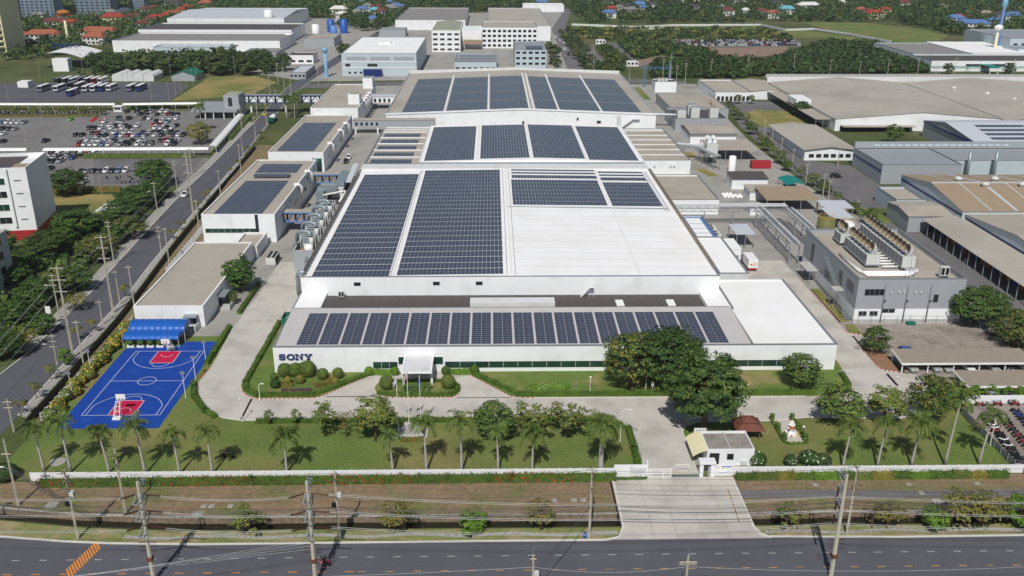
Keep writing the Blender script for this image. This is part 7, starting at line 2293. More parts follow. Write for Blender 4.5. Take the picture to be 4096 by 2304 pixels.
win(sm, 'F', 237, 66, 68, .2, 2.6, 1, STL, 'trim', nm='door')
PB = thing('chiller_building', 'grey plant building right of the rear hall with white chillers on its roof', 'building', (97, 420, 0))
hall(PB, 84.9, 108.6, 419.8, 448, 5.9, WG, 'roof_dark', 1.0)
for i, (x, y, h) in enumerate(((88.5, 424, 3.4), (94.8, 424, 4.6), (94.8, 431, 4.6), (103.6, 424, 4.4))):
  t = thing('cooling_unit', 'white cooling unit on the grey plant building, %s from the left' % nth(i), 'cooling tower', (x, y, 5), 'white cooling units')
  MB().box(x - 2, x + 2, y, y + 4.5, 5.2, 5.2 + h).build('casing', MCH, t)
  for k in range(2):
    MB().lathe(x - 1 + 2 * k, y + 2.2, [(.8, 5.2 + h), (.85, 5.9 + h), (.6, 5.95 + h), (0.01, 5.6 + h)], 12).build('fan', STL, t)
MB().tube([(103.6, 427, 9.6), (103.6, 427.5, 11), (102.6, 427.5, 12), (101.8, 427.5, 12.3)], [.9, .9, .95, 1.0], 12, False).build('horn', 'horn_in', t, True)
P2 = thing('yard_building', 'wide grey shed with flat beige roof behind the plant building', 'building', (100, 450, 0))
hall(P2, 88.5, 117, 450, 494, 5.0, WG, RTA, .2)
P3 = thing('yard_building', 'grey and white shed with brown pitched roof near the plant fence', 'building', (96, 391, 0))
shed(P3, 86.2, 106.3, 391.9, 412, 4.6, WW, RTA, 'x', 1.0)
MB().ring(86.0, 106.5, 391.7, 412.2, 3.4, 4.7, .15).build('fascia', 'trim', P3)
SS = thing('substation_house', 'white substation house with roof units behind the plant', 'building', (100, 531, 0))
hall(SS, 94, 106.4, 530.5, 542, 6.0, WW, 'roof_dark', .5)
for i in range(3):
  MB().box(96 + i * 2, 97.6 + i * 2, 534, 536, 5.6, 7.4).build('roof_unit', MCH, SS)
gy = thing('substation_gantry', 'blue-grey lattice steel gantry of the electrical substation', 'gantry', (97, 548, 0))
for x in (90.5, 105):
  mb = MB()
  for a in (-.5, .5):
    for b in (-.5, .5):
      mb.bar((x + a, 548 + b, 0), (x + a * .3, 548 + b * .3, 15), .14)
  for i in range(8):
    s = 1 - .09 * i
    z = i * 1.8
    mb.bar((x - .5 * s, 547.5, z), (x + .5 * s, 547.5, z + 1.8), .08).bar((x + .5 * s, 547.5, z), (x - .5 * s, 547.5, z + 1.8), .08)
  mb.build('tower', 'blue_steel', gy)
mb = MB()
for z in (11, 12):
  mb.bar((90.5, 548, z), (105, 548, z), .14)
for i in range(10):
  mb.bar((90.5 + i * 1.45, 548, 11 + (i % 2)), (90.5 + (i + 1) * 1.45, 548, 12 - (i % 2)), .08)
mb.build('beam', 'blue_steel', gy)

# ---------------------------------------------------------------- neighbouring plants on the right
N1 = thing('warehouse', 'big brown-roofed warehouse with blue stripe and row of roof ventilators', 'warehouse', (180, 262, 0))
shed(N1, 141.5, 250, 261, 305, 8.0, 'wall_blue', 'roof_brown', 'x', 3.0, over=.3)
shed(N1, 142.5, 250, 204, 260.9, 7.0, 'wall_blue', RTA, 'x', 2.6, over=.3)
for y0, y1, z, x in ((261.2, 304.6, 6.4, 141.5), (204.2, 260.6, 5.6, 142.5)):
  MB().box(x - .05, x, y0, y1, z, z + .7).build('stripe', 'sony_blue', N1)
for i in range(5):
  MB().yz([(204, 7.16 + 0), (232.4, 9.78), (232.4, 9.84), (204, 7.22)], 150 + i * 9, 150.3 + i * 9).build('light_strip', RSI, N1)
for i in range(9):
  x = 150 + i * 7.5
  MB().yz([(261.2, 8.16), (283, 11.12), (283, 11.22), (261.2, 8.26)], x, x + (.9 if i % 2 else .4)).build('light_strip', RSI, N1)
  MB().yz([(283.2, 11.1), (304.8, 8.14), (304.8, 8.24), (283.2, 11.2)], x, x + (.9 if i % 2 else .4)).build('light_strip', RSI, N1)
MB().box(141.3, 250, 282.5, 283.5, 11.12, 11.3).build('ridge_cap', RSI, N1)
for i in range(7):
  for y, z, dx in ((279.5, 10.7, 0), (287, 10.6, -5), ):
    MB().lathe(157 + i * 12 + dx, y, [(.9, z), (.9, z + .5), (1.3, z + .7), (1.2, z + 1.3), (.3, z + 1.6)], 10).build('roof_ventilator', MCH, N1, True)
for i in range(3):
  win(N1, 'L', 142.5, 246 - i * 6, 248.5 - i * 6, 3.6, 4.8, 1, glass=GD if i < 2 else 'blue_steel', frame='trim')
cn = thing('loading_canopy', 'long pale lean-to canopy over a dark loading dock', 'canopy', (137, 235, 0))
for i in range(14):
  y = 206 + i * 4.2
  MB().xz([(131.3, 4.4), (142.3, 5.6), (142.3, 5.75), (131.3, 4.55)], y, y + 4.17).build('roof_sheet', 'roof_tanx', cn)
  MB().box(131.5, 131.7, y, y + .2, 0, 4.4).build('post', STL, cn)
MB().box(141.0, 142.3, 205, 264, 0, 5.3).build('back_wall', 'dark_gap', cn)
rr = random.Random(5)
for i in range(16):
  y = 208 + i * 3.4
  b = MB()
  for k in range(3):
    b.box(136, 138, y, y + 2, .1 + k * .75, .75 + k * .75)
  tag(b.build('pallet_stack', 'rust' if i % 3 else 'blue_tank'), '%s pallet stack in the dark loading dock, %s from the front' % ('brown' if i % 3 else 'blue', nth(i)), 'pallets', 'pallet stacks in the dock')
N1b = thing('dock_house', 'grey dock house with cream roof at the end of the loading canopy', 'building', (135, 266, 0))
shed(N1b, 127.8, 143.0, 266, 282, 5.0, WG, RTA, 'x', .9, over=.3)
MB().box(134, 140, 265.9, 266, 0, 4.0).build('door_opening', 'dark_gap', N1b)
N1c = thing('dock_house', 'low cream-roofed annex behind the dock house', 'building', (136, 285, 0))
hall(N1c, 131.6, 141.4, 284.6, 301, 5.0, 'wall_blue', RTA, .6)
sheet('dock_yard', [(118, 200), (131.5, 200), (143, 200), (143, 266), (127, 266), (127, 284), (119.5, 284), (115.8, 240)], 0.03, 'asphalt_old')
N2 = thing('warehouse', 'grey ribbed warehouse with stacks behind the brown roof', 'warehouse', (175, 324, 0))
hall(N2, 142.5, 172, 323.6, 352, 7.2, WG, 'roof_grey', .2)
hall(N2, 172.1, 250, 330, 352, 7.2, 'wall_blue', 'roof_grey', .2)
MB().box(142.5, 250, 351, 352.4, 7.3, 9.6).build('rear_parapet', WG, N2)
for i in range(18):
  win(N2, 'F', 351, 150 + i * 3, 152.4 + i * 3, 8.0, 9.0, 1, 'wall_blue', 'trim')
MB().box(142.4, 142.5, 324, 351.8, 4.4, 5.1).build('stripe', 'sony_blue', N2)
for x in (176, 186):
  MB().tube([(x, 327, 0), (x, 327, 11.5)], .55, 10).build('stack', 'duct', N2, True)
N3 = thing('warehouse', 'blue-trimmed gabled warehouse with solar rows at the right edge', 'warehouse', (215, 360, 0))
shed(N3, 195.5, 260, 360, 408, 7.2, WG, RSI, 'x', 3.0, over=.3, ridge=388)
MB().box(195.2, 195.4, 360, 408, 6.3, 7.1).build('blue_trim', 'sony_blue', N3)
MB().box(195.4, 260, 359.7, 359.95, 6.6, 7.4).build('blue_trim', 'sony_blue', N3)
for i in range(4):
  y = 364 + i * 5.6
  solar('solar row on the blue-trimmed warehouse, %s from the eave' % nth(i), 204 + i * .5, y, 30, 2, lambda x, yy: 7.3 + (yy - 360) / 28 * 3.0, parts=20, slope=.107, group='solar rows on the right warehouse')
N4 = thing('warehouse', 'very large tan double-gabled factory roof upper right', 'factory', (220, 420, 0))
shed(N4, 159.6, 237.5, 420, 531, 5.6, WW, 'roof_tanx', 'y', 3.0, over=.3, ridge=200)
shed(N4, 237.6, 320, 416, 529, 5.6, WW, 'roof_tanx', 'y', 3.0, over=.3, ridge=276)
MB().box(159.0, 330, 531.6, 532, 5.0, 8.8).build('rear_parapet', WDI, N4)
MB().box(162, 330, 545, 545.4, 3, 8.4).build('rear_wall', 'plinth', N4)
MB().box(162, 330, 532.2, 544.8, 5.0, 6.0).build('rear_roof', 'roof_dark', N4)
for i, (x, y) in enumerate(((252, 498), (261, 480), (266, 462), (264, 448), (270, 436), (279, 426), (300, 470), (296, 460), (306, 450))):
  MB().lathe(x, y, [(1.0, 6.4), (1.0, 7.4), (1.4, 7.6), (1.0, 8.3), (.2, 8.6)], 9).build('roof_ventilator', MCH, N4)
for x, z in ((164, 5.96), (237.5, 5.72)):
  MB().bar((x, 421, z + .06), (x, 530, z + .06), .5, .08).build('gutter', 'dark_gap', N4)
for i in range(14):
  y = 428 + i * 7.3
  MB().xz([(172 + i % 5 * 3, 6.59 + (i % 5 * 3) * .074), (199, 8.59), (199, 8.62), (172 + i % 5 * 3, 6.63 + (i % 5 * 3) * .074)], y, y + .25).build('roof_strip', RTA if i % 3 else RSI, N4)
MB().box(162, 196, 415.5, 419.6, 2.6, 2.8).build('lean_to_roof', RTA, N4)
MB().box(162, 195, 419.4, 419.8, 0, 2.6).build('lean_to_gap', 'dark_gap', N4)
MB().box(152, 159.4, 455, 470, 5.5, 8.6).build('side_box', WW, N4)
lean('long white verandah along the left side of the large tan factory', 152, 159.4, 425, 525, 4.4, 4.4, RTA, 3, cat='verandah')
N5 = thing('office_block', 'low tan-roofed office with shallow gable near the right fence', 'building', (136, 360, 0))
shed(N5, 126.4, 147, 361, 411, 4.4, WW, 'roof_tanx', 'y', 1.2, over=.9)
for i in range(6):
  win(N5, 'F', 361, 128.2 + i * 3.0, 130.2 + i * 3.0, 1.2, 2.6, 1, frame='trim')
N7 = thing('office_block', 'white office with open ground floor upper right of the solar hall', 'building', (136, 494, 0))
hall(N7, 122, 142, 500, 546, 5.0, WW, RTA, .5)
shed(N7, 142.1, 164, 506, 546, 4.4, WW, RTA, 'y', 1.0)
for i in range(8):
  win(N7, 'F', 500, 123 + i * 2.3, 124.6 + i * 2.3, .2, 2.8, 1, 'dark_gap', WW)
N6 = thing('factory', 'white office factory with teal trim and long window band at far right', 'factory', (330, 618, 0))
hall(N6, 294.5, 400, 618, 650, 7.0, WW, 'roof_dark', .4, trim_m='teal')
hall(N6, 295.5, 338, 650.2, 720, 7.6, WW, 'roof_grey2', .3, trim_m='teal')
hall(N6, 338.1, 400, 655, 728, 7.6, WW, RWH, .3)
win(N6, 'F', 617.94, 318, 345, 3.6, 4.8, 12, frame='teal')
for z in (2.2, 3.0):
  MB().box(294.6, 399, 617.85, 617.94, z, z + .3).build('stripe', 'teal', N6)
MB().box(328, 334, 605, 617.8, 4.2, 4.8).build('porch', 'teal', N6)
for x in (328.5, 333.5):
  MB().box(x - .2, x + .2, 605.3, 605.7, 0, 4.2).build('porch_post', WP, N6)
N8 = thing('factory', 'tall pale blue-grey factory at the right frame edge beside the water towers', 'factory', (400, 690, 0))
hall(N8, 385, 470, 690, 760, 14, 'wall_blue', 'roof_grey', .3)
hall(N8, 380, 402, 668, 689.8, 9, 'wall_blue', 'roof_grey', .3)
for i in range(4):
  win(N8, 'F', 690, 388 + i * 6, 391 + i * 6, 9, 10.5, 1, frame='trim')
def water_tower(label, x, y, h, m1, m2, r=2.4, bulb=True):
  t = thing('water_tower', label, 'water tower', (x, y, 0))
  MB().lathe(x, y, [(1.6, 0), (1.1, h * .2), (.9, h * .8)], 14).build('shaft', m1, t, True)
  MB().lathe(x, y, [(.9, h * .8), (r, h * .87), (r * 1.05, h * .93), (r * .8, h * .97), (.3, h)], 16).build('bowl', m2, t, True)
  MB().tube([(x, y, h), (x, y, h + 1.2)], .1, 6).build('mast', STL, t)
  return t
water_tower('white champagne-glass water tower at the far right', 375, 691, 24, 'wall_cream', WP, 3.0)
water_tower('blue slim water tower behind the white one at the far right', 384, 705, 42, 'blue_steel', 'sky_blue', 2.0)
rt = random.Random(12)
for i in range(19):
  y = 274 + i * 11.5
  x = (119.2 - (y - 274) * .07) if y < 345 else (114.4 + (y - 345) * .075)
  plant_tree(('round', 'round2', 'loose')[i % 3], (x + rt.uniform(-.8, .8), y), rt.uniform(4.0, 6.0), 'leafy tree in the fence strip on the right, %s from the front' % nth(i), 'trees along the right fence')
fn = thing('mesh_fence', 'dark green mesh fence along the tree strip on the right', 'fence', (116, 360, 0))
for i in range(40):
  y = 270 + i * 5.4
  x = (121.4 - (y - 274) * .07) if y < 345 else (116.4 + (y - 345) * .075)
  MB().box(x - .05, x + .05, y, y + .1, 0, 2.0).build('post', HG, fn)
  MB().box(x - .02, x + .02, y + .1, y + 5.4, 1.0, 1.9).build('mesh_panel', 'trim', fn)
sheet('right_yard', [(117, 292), (142, 292), (142, 352), (126, 362), (126, 412), (150, 420), (153, 500), (127, 500), (124, 470), (118, 430), (116, 345)], 0.025, 'asphalt_old')
sheet('small_lawn', [(119.8, 272), (127.4, 276), (127.4, 292), (121, 294)], 0.05, 'lawn')
sheet('round_lawn', [(127, 430), (136, 424), (146, 428), (152, 440), (152, 470), (138, 476), (128, 462)], 0.04, 'field')
sheet('round_lawn', [(80, 505), (88, 505), (88, 548), (80, 548)], 0.06, 'lawn')
sheet('round_lawn', [(78.5, 347), (83, 347), (86, 336), (82, 335)], 0.06, 'field')
sheet('round_lawn', [(78.5, 366), (84, 366), (84, 376), (78.5, 376)], 0.06, 'field')
car('suv', (129.6, 333), radians(80), 'K', 'black van parked at the right neighbour warehouse')
for i, (xy, h, k) in enumerate((((155, 455), 8, 'big'), ((132.5, 492), 5.2, 'round2'), ((139.5, 492), 5.0, 'round2'), ((176.1, 392.6), 8.5, 'round'), ((300, 605), 7, 'far'), ((338, 600), 8, 'far2'), ((310, 600), 6, 'bare'), ((345, 560), 6, 'round'))):
  plant_tree(k, xy, h, ('dark bushy tree at the large tan factory corner', 'left clipped brown-green tree before the white office', 'right clipped brown-green tree before the white office', 'tree with tiered crown before the tan factory wall', 'tree before the teal-trimmed factory, left', 'rounded dark tree before the teal porch', 'bare branching tree before the teal-trimmed factory', 'green tree right of the tan factory')[i])
# ---------------------------------------------------------------- left of the side road
sheet('staff_car_park', [(-330, 373), (-117, 373), (-119.5, 420), (-124, 448), (-150, 470), (-330, 472)], 0.03, 'lot')
sheet('small_car_park', [(-175, 316), (-131, 320), (-112.6, 322), (-114.6, 366), (-175, 366)], 0.03, 'lot')
sheet('worn_slab', [(-161, 366), (-117, 366), (-113.5, 325), (-145, 325)], 0.04, 'asphalt_old')
sheet('bus_park', [(-330, 490), (-174, 500), (-180, 552), (-192, 566), (-330, 560)], 0.03, 'asphalt')
sheet('sports_field', [(-173.5, 500), (-136, 520), (-131, 566), (-150, 592), (-178, 590)], 0.03, 'field')
sheet('dry_field', [(-175, 311.5), (-130, 310.5), (-124, 282), (-126, 262), (-175, 262)], 0.03, 'field')
sheet('left_garden', [(-200, 150), (-106, 150), (-106, 196), (-108, 240), (-112, 290), (-116, 316), (-124, 312), (-124, 262), (-200, 262)], 0.02, 'earth')
sheet('lawn_strip', [(-117.3, 372), (-113.4, 372), (-117.6, 445), (-123, 447)], 0.035, 'lawn')
bl = MB()
for row in range(9):
  y = 381 + row * 9.6
  for i in range(34):
    x = -118 - i * 2.9
    bl.box(x - .05, x + .05, y, y + 4.6, .036, .044)
for i in range(30):
  bl.box(-184 - i * 3.3, -183.9 - i * 3.3, 512, 524, .036, .044)
tag(bl.build('bay_lines', 'road_white'), kind='structure')

def walkway(label, pts, r=1.7, z=2.6):
  t = thing('covered_walkway', label, 'walkway roof', (*pts[0], 0), 'white barrel-roofed walkways')
  for a, b in zip(pts[:-1], pts[1:]):
    L = hypot(b[0] - a[0], b[1] - a[1])
    d = ((b[0] - a[0]) / L, (b[1] - a[1]) / L)
    n = max(1, int(L / 6))
    for i in range(n):
      f0, f1 = i * L / n, (i + 1) * L / n - .06
      mb = MB()
      prof = [(r * cos(pi * k / 8), .8 * sin(pi * k / 8)) for k in range(9)]
      V = [(a[0] + d[0] * f - d[1] * p[0], a[1] + d[1] * f + d[0] * p[0], z + p[1]) for f in (f0, f1) for p in prof]
      mb.add(V, [(k, k + 1, 10 + k, 9 + k) for k in range(8)])
      mb.build('roof_bay', WP, t, True)
      for s in (-1, 1):
        x, y = a[0] + d[0] * f0 - d[1] * r * .9 * s, a[1] + d[1] * f0 + d[0] * r * .9 * s
        MB().box(x - .06, x + .06, y - .06, y + .06, 0, z + .1).build('post', WP, t)
walkway('long white barrel-roofed walkway behind the shrub row', [(-262, 474), (-193, 474)])
walkway('white barrel-roofed walkway leading to the bridge station', [(-189, 474), (-150, 477)])
walkway('white barrel-roofed walkway at the near edge of the big car park', [(-181.8, 369.2), (-115.8, 371)])
walkway('short white barrel-roofed walkway at the left frame edge', [(-206, 369.2), (-188.4, 369.2)])
walkway('white barrel-roofed walkway running up along the side road', [(-115.4, 373.5), (-122, 445)])
BS = thing('bridge_station', 'grey stair tower and low hall at the end of the foot bridge', 'building', (-130, 454, 0))
MB().box(-132, -124.6, 454, 466, 0, 10.6).build('tower', WG, BS)
MB().box(-131.6, -125, 454.4, 465.6, 10.6, 10.75).build('tower_roof', 'roof_green', BS)
win(BS, 'F', 454, -129.9, -127.8, 5.2, 9.6, 3, frame=WP)
MB().box(-147.5, -132.2, 452, 474, 3.6, 4.3).build('hall_roof', 'roof_grey', BS)
MB().box(-147, -124.6, 448, 453.9, 3.4, 4.2).build('porch_roof', 'roof_grey', BS)
MB().box(-140.5, -125.4, 450.6, 453.8, 0, 3.4).build('hall_wall', GD, BS)
for x in (-140, -136, -131, -126):
  MB().box(x - .2, x + .2, 448.4, 448.8, 0, 3.4).build('column', WP, BS)
truss_bridge('long blue truss foot bridge crossing the side road to the left wing', -124.6, -84.7, 466.5, 5.2, 8.8, 3.6, 'roof_grey', 'sony_blue', 9, None, (-122, -104.5, -89))
bo = thing('ticket_booth', 'small white booth with green windows at the car park', 'booth', (-190, 470, 0))
MB().box(-192, -188, 468, 471, 0, 2.6).build('wall', WP, bo)
MB().box(-192.4, -187.6, 467.6, 471.4, 2.6, 2.85).build('roof', RWH, bo)
win(bo, 'F', 468, -191.6, -188.4, 1.0, 2.1, 2, 'glass_green', WP)

def carrow(name, items, grp='cars in the staff car park', rz=-.04):
  rr = random.Random(len(items) * 7 + len(name))
  for i, (xy, c) in enumerate(items):
    k = rr.choice(('sedan', 'sedan', 'sedan', 'suv', 'pickup' if c in 'KDG' else 'suv'))
    car(k, xy, rz + rr.uniform(-.05, .05), c, '%s car in %s, %s from the left' % (CC[c][1], name, nth(i)), grp, wheels=xy[1] < 392)
carrow('the top row of the big car park', [((-173.2, 480.3), 'W'), ((-170.7, 480.3), 'K'), ((-168.3, 480.3), 'G'), ((-165.7, 480.3), 'W')])
carrow('the second row of the big car park', [((-184.3, 465.4), 'K'), ((-179.4, 465.4), 'K'), ((-174.6, 465.4), 'K'), ((-172.2, 466.2), 'G'), ((-167.4, 466.2), 'W'), ((-164.8, 466.8), 'W')])
carrow('the third row of the big car park', [((-177.0, 458.6), 'G'), ((-174.6, 458.6), 'K'), ((-172.1, 458.6), 'D'), ((-166.7, 458.1), 'K'), ((-162.0, 458.7), 'R'), ((-159.5, 458.7), 'K'), ((-156.9, 458.7), 'K')])
carrow('the fourth row of the big car park', [((-203.9, 445.2), 'N'), ((-181.6, 447.0), 'K'), ((-176.8, 447.5), 'K'), ((-169.1, 447.0), 'K'), ((-166.9, 447.7), 'W'), ((-159.3, 447.5), 'W'), ((-156.7, 447.5), 'W'), ((-153.8, 447.5), 'W')])
carrow('the fifth row of the big car park', [((-185.5, 439.5), 'W'), ((-178.2, 440.2), 'G'), ((-160.8, 440.0), 'K'), ((-158.3, 440.0), 'W'), ((-155.7, 440.0), 'M')])
carrow('the sixth row of the big car park', [((-233.2, 437.7), 'L'), ((-230.4, 437.7), 'W'), ((-227.8, 437.7), 'W'), ((-225.2, 437.7), 'W'), ((-222.6, 437.7), 'G'), ((-179.3, 430.6), 'W'), ((-175.9, 428.7), 'K'), ((-174.7, 431.1), 'W'), ((-171.9, 429.9), 'K'), ((-166.1, 429.4), 'W'), ((-159.4, 431.1), 'O'), ((-156.4, 430.6), 'R'), ((-154.0, 431.1), 'W'), ((-148.3, 429.9), 'K')])
carrow('the seventh row of the big car park', [((-225.0, 422.9), 'K'), ((-221.9, 422.2), 'D'), ((-219.6, 422.2), 'G'), ((-186.2, 423.6), 'D'), ((-184.1, 424.5), 'K'), ((-180.8, 423.6), 'W'), ((-176.3, 424.5), 'W'), ((-171.1, 424.5), 'W'), ((-168.6, 424.5), 'K'), ((-156.2, 424.5), 'W'), ((-153.5, 424.5), 'W'), ((-151.1, 425.0), 'K'), ((-148.7, 425.2), 'W')])
carrow('the eighth row of the big car park', [((-219.6, 411.8), 'W'), ((-186.2, 409.0), 'K'), ((-183.4, 409.0), 'K'), ((-180.5, 412.9), 'D'), ((-178.1, 412.9), 'R'), ((-175.6, 413.3), 'W'), ((-170.9, 414.0), 'W'), ((-166.2, 414.0), 'W'), ((-163.7, 414.6), 'W'), ((-158.2, 414.0), 'K'), ((-155.7, 414.0), 'W'), ((-153.4, 414.0), 'D'), ((-150.8, 414.0), 'K'), ((-148.4, 414.0), 'W'), ((-145.7, 414.0), 'K'), ((-143.0, 414.0), 'D')])
carrow('the ninth row of the big car park', [((-175.5, 408.1), 'D'), ((-172.9, 408.1), 'K'), ((-167.8, 408.1), 'B'), ((-165.4, 408.1), 'W'), ((-162.8, 408.1), 'R'), ((-160.2, 408.1), 'W'), ((-157.7, 408.1), 'B'), ((-155.2, 408.1), 'G'), ((-150.8, 408.5), 'W'), ((-148.0, 408.1), 'D'), ((-142.9, 408.5), 'D'), ((-140.5, 408.5), 'W'), ((-138.2, 408.5), 'K')])
carrow('the tenth row of the big car park', [((-211.5, 395.1), 'K'), ((-193.8, 396.1), 'K'), ((-177.8, 397.1), 'W'), ((-175.2, 397.1), 'L'), ((-172.9, 397.1), 'W'), ((-169.8, 397.1), 'W'), ((-167.3, 396.7), 'W'), ((-164.3, 396.1), 'D'), ((-156.7, 396.5), 'K'), ((-152.2, 397.1), 'W'), ((-144.5, 396.4), 'D'), ((-142.1, 396.4), 'R'), ((-139.6, 396.4), 'K'), ((-137.0, 397.0), 'W')])
carrow('the eleventh row of the big car park', [((-177.4, 392.5), 'K'), ((-174.8, 392.5), 'W'), ((-172.5, 392.5), 'W'), ((-169.9, 392.5), 'W'), ((-167.4, 392.5), 'W'), ((-164.8, 392.4), 'W'), ((-159.8, 392.4), 'W'), ((-157.5, 392.1), 'K'), ((-152.4, 392.8), 'W'), ((-149.9, 392.8), 'G'), ((-147.1, 392.8), 'K'), ((-140.1, 392.8), 'W'), ((-137.5, 392.8), 'K')])
carrow('the lowest row of the big car park', [((-176.4, 389.1), 'R'), ((-173.9, 389.1), 'W'), ((-171.3, 389.1), 'W'), ((-168.9, 389.1), 'W'), ((-166.5, 389.1), 'L'), ((-163.8, 389.1), 'W'), ((-159.1, 389.5), 'G'), ((-155.9, 389.5), 'K'), ((-151.7, 389.5), 'W'), ((-148.9, 389.5), 'G'), ((-146.2, 389.5), 'G'), ((-139.1, 389.9), 'W'), ((-136.5, 390.2), 'K')])
carrow('the row half under the near walkway', [((-182.1, 375.5), 'K'), ((-179.0, 375.9), 'W'), ((-175.1, 376.2), 'G'), ((-172.7, 376.2), 'K'), ((-169.8, 376.2), 'W'), ((-167.5, 376.6), 'R'), ((-165.0, 376.9), 'W')])
carrow('the upper row beside the white tower', [((-178.7, 364.5), 'W'), ((-176.4, 364.5), 'W'), ((-174.0, 364.5), 'K'), ((-171.7, 364.5), 'W'), ((-168.7, 364.1), 'B')])
carrow('the second row beside the white tower', [((-176.2, 359.0), 'K'), ((-174.0, 358.5), 'K'), ((-171.2, 358.5), 'G')])
carrow('the row behind the motorbikes', [((-156.0, 342.3), 'D'), ((-154.0, 342.3), 'G'), ((-151.4, 342.2), 'K'), ((-149.0, 342.3), 'D'), ((-146.7, 342.4), 'W'), ((-144.3, 342.4), 'D'), ((-141.9, 342.4), 'L'), ((-139.4, 342.7), 'W')])
carrow('the corner beside the lone tree', [((-169.6, 346.6), 'K'), ((-162.7, 332.3), 'W'), ((-160.6, 330.8), 'W'), ((-158.1, 324.3), 'G'), ((-148.5, 326.1), 'W')])
G_B = 'motorbikes at the small car park'
for i, xy in enumerate(((-152.3, 334.8), (-151.4, 335.5), (-142.8, 332.5), (-140.7, 334.7), (-138.5, 334.2), (-138.5, 331.3), (-135.9, 334.7), (-134.4, 333.2), (-132.5, 330.3), (-135.2, 326.4), (-133.8, 326.4), (-132.0, 326.4), (-130.8, 326.7), (-129.4, 326.7))):
  c = 'KRKNDKRKK'[i % 9]
  bike(xy, .3 + .2 * (i % 3), c, '%s motorbike at the small car park, %s listed from the left rear' % (CC[c][1], nth(i)), G_B)
rb_ = random.Random(2)
for i in range(70):
  c = rb_.choice('KKKRDWBK')
  bike((-262 + i * 1.0, 462 + rb_.uniform(-.8, .8) + 3.0 * (i % 2)), rb_.uniform(-.2, .2), c, '%s motorbike behind the shrub row, %s from the left' % (CC[c][1], nth(i)), 'motorbikes behind the shrub row')
car('pickup', (-106.3, 308.4), -.03, 'W', 'white pickup driving on the side road')
car('suv', (-58.0, 364.1), 0, 'W', 'white car parked in the passage between left wing and hall')
car('pickup', (-58.1, 357.6), 0, 'K', 'black pickup parked in the passage between left wing and hall')
car('sedan', (-113.6, 459.3), -.03, 'Y', 'yellow and green taxi on the side road')
tk = thing('tanker_truck', 'white tanker truck on the side road under the foot bridge', 'truck', (-105.5, 441, 0))
MB().tube([(-105.8, 440, 2.2), (-105.9, 446, 2.2)], 1.2, 12).build('tank', WP, tk, True)
MB().box(-106.9, -104.6, 436.6, 439, .5, 2.7).build('cab', HG, tk)
MB().box(-106.8, -104.8, 436.6, 446.5, .5, .9).build('chassis', 'black', tk)
for y in (438, 443, 445):
  MB().tube([(-107, y, .5), (-104.6, y, .5)], .5, 10).build('axle_wheels', 'rubber', tk)
for i, xy in enumerate(((-192.5, 441.9), (-192.8, 445.2), (-193.1, 448.2), (-188.2, 442.7), (-188.2, 446.9))):
  tag(MB().box(xy[0] - .9, xy[0] + .9, xy[1] - .3, xy[1] + .3, .03, .95).build('road_block', 'red_paint'), 'red plastic road block in the car park, %s from the left' % nth(i), 'barrier', 'red road blocks')

def bus(xy, c, label, rz=-.02):
  t = thing('coach', label, 'bus', (*xy, .05), 'coaches in the bus park')
  t.rotation_euler.z = rz
  def p(nm, mb, m_, col=None):
    o = bpy.data.objects.new(nm, mb.mesh(nm, m_))
    link(o, t, ORG[t.name])
    if col: o.color = (*col, 1)
  b = MB().box(-1.25, 1.25, 0, 11.6, .45, 3.3)
  p('body', b, 'paint', CC[c][0])
  p('roof', MB().box(-1.15, 1.15, .2, 11.4, 3.31, 3.5), WP if c != 'K' else 'trim')
  for s in (-1.27, 1.25):
    p('side_windows', MB().box(s, s + .02, .8, 11.2, 1.9, 3.0), 'car_glass')
  p('windscreen', MB().box(-1.15, 1.15, -.03, 0, 1.6, 3.1), 'car_glass')
  p('bumper', MB().box(-1.2, 1.2, -.08, 0, .45, .9), 'sony_blue' if c in 'BWG' else STL)
  for s in (-1.2, 1.2):
    for y in (2.2, 8.8):
      p('wheel', MB().tube([(s - .12, y, .5), (s + .12, y, .5)], .5, 12), 'rubber')
for row, (items, nm) in enumerate((((((-256.7, 528.1), 'G'), ((-247.8, 528.1), 'W'), ((-234.0, 513.0), 'B'), ((-245.2, 540.5), 'K'), ((-240.0, 537.0), 'D'), ((-231.6, 528.2), 'W'), ((-227.1, 528.2), 'W'), ((-223.3, 530.0), 'B'), ((-218.8, 530.0), 'W'), ((-207.3, 530.1), 'G'), ((-202.3, 530.1), 'B')), 'front'), ((((-260.0, 557.2), 'K'), ((-255.9, 557.2), 'D'), ((-251.5, 557.2), 'M'), ((-247.4, 557.3), 'K'), ((-242.7, 557.3), 'D'), ((-238.6, 557.3), 'R'), ((-234.5, 557.4), 'W')), 'back'))):
  for i, (xy, c) in enumerate(items):
    bus(xy, c, '%s coach in the %s row of the bus park, %s from the left' % (CC[c][1], nm, nth(i)))
for i, (xy, h) in enumerate((((-280.5, 581.0), 14), ((-255.4, 585.3), 14), ((-222.3, 569.2), 14), ((-197.2, 573.4), 13), ((-259.8, 498.6), 9), ((-223.5, 500.3), 9), ((-184.7, 502.0), 9), ((-216.1, 441.9), 9), ((-177.3, 443.2), 9), ((-200.8, 393.1), 8), ((-175.6, 503.6), 9), ((-175.8, 515.0), 9), ((-177.0, 528.5), 9), ((-177.8, 541.0), 9), ((-178.2, 553.9), 9), ((-179.7, 567.5), 9), ((-181.1, 596.7), 12), ((-163.0, 592.5), 12), ((-159.3, 502.1), 6), ((-124.8, 275.5), 8), ((-135.9, 310.4), 8), ((-142.2, 319.8), 6), ((-142.9, 378.8), 5))):
  lamp(xy, h, 'slim floodlight mast in the car parks on the left, %s from the farthest' % nth(i), 0, 'flood', group='masts of the left car parks', m='pole')

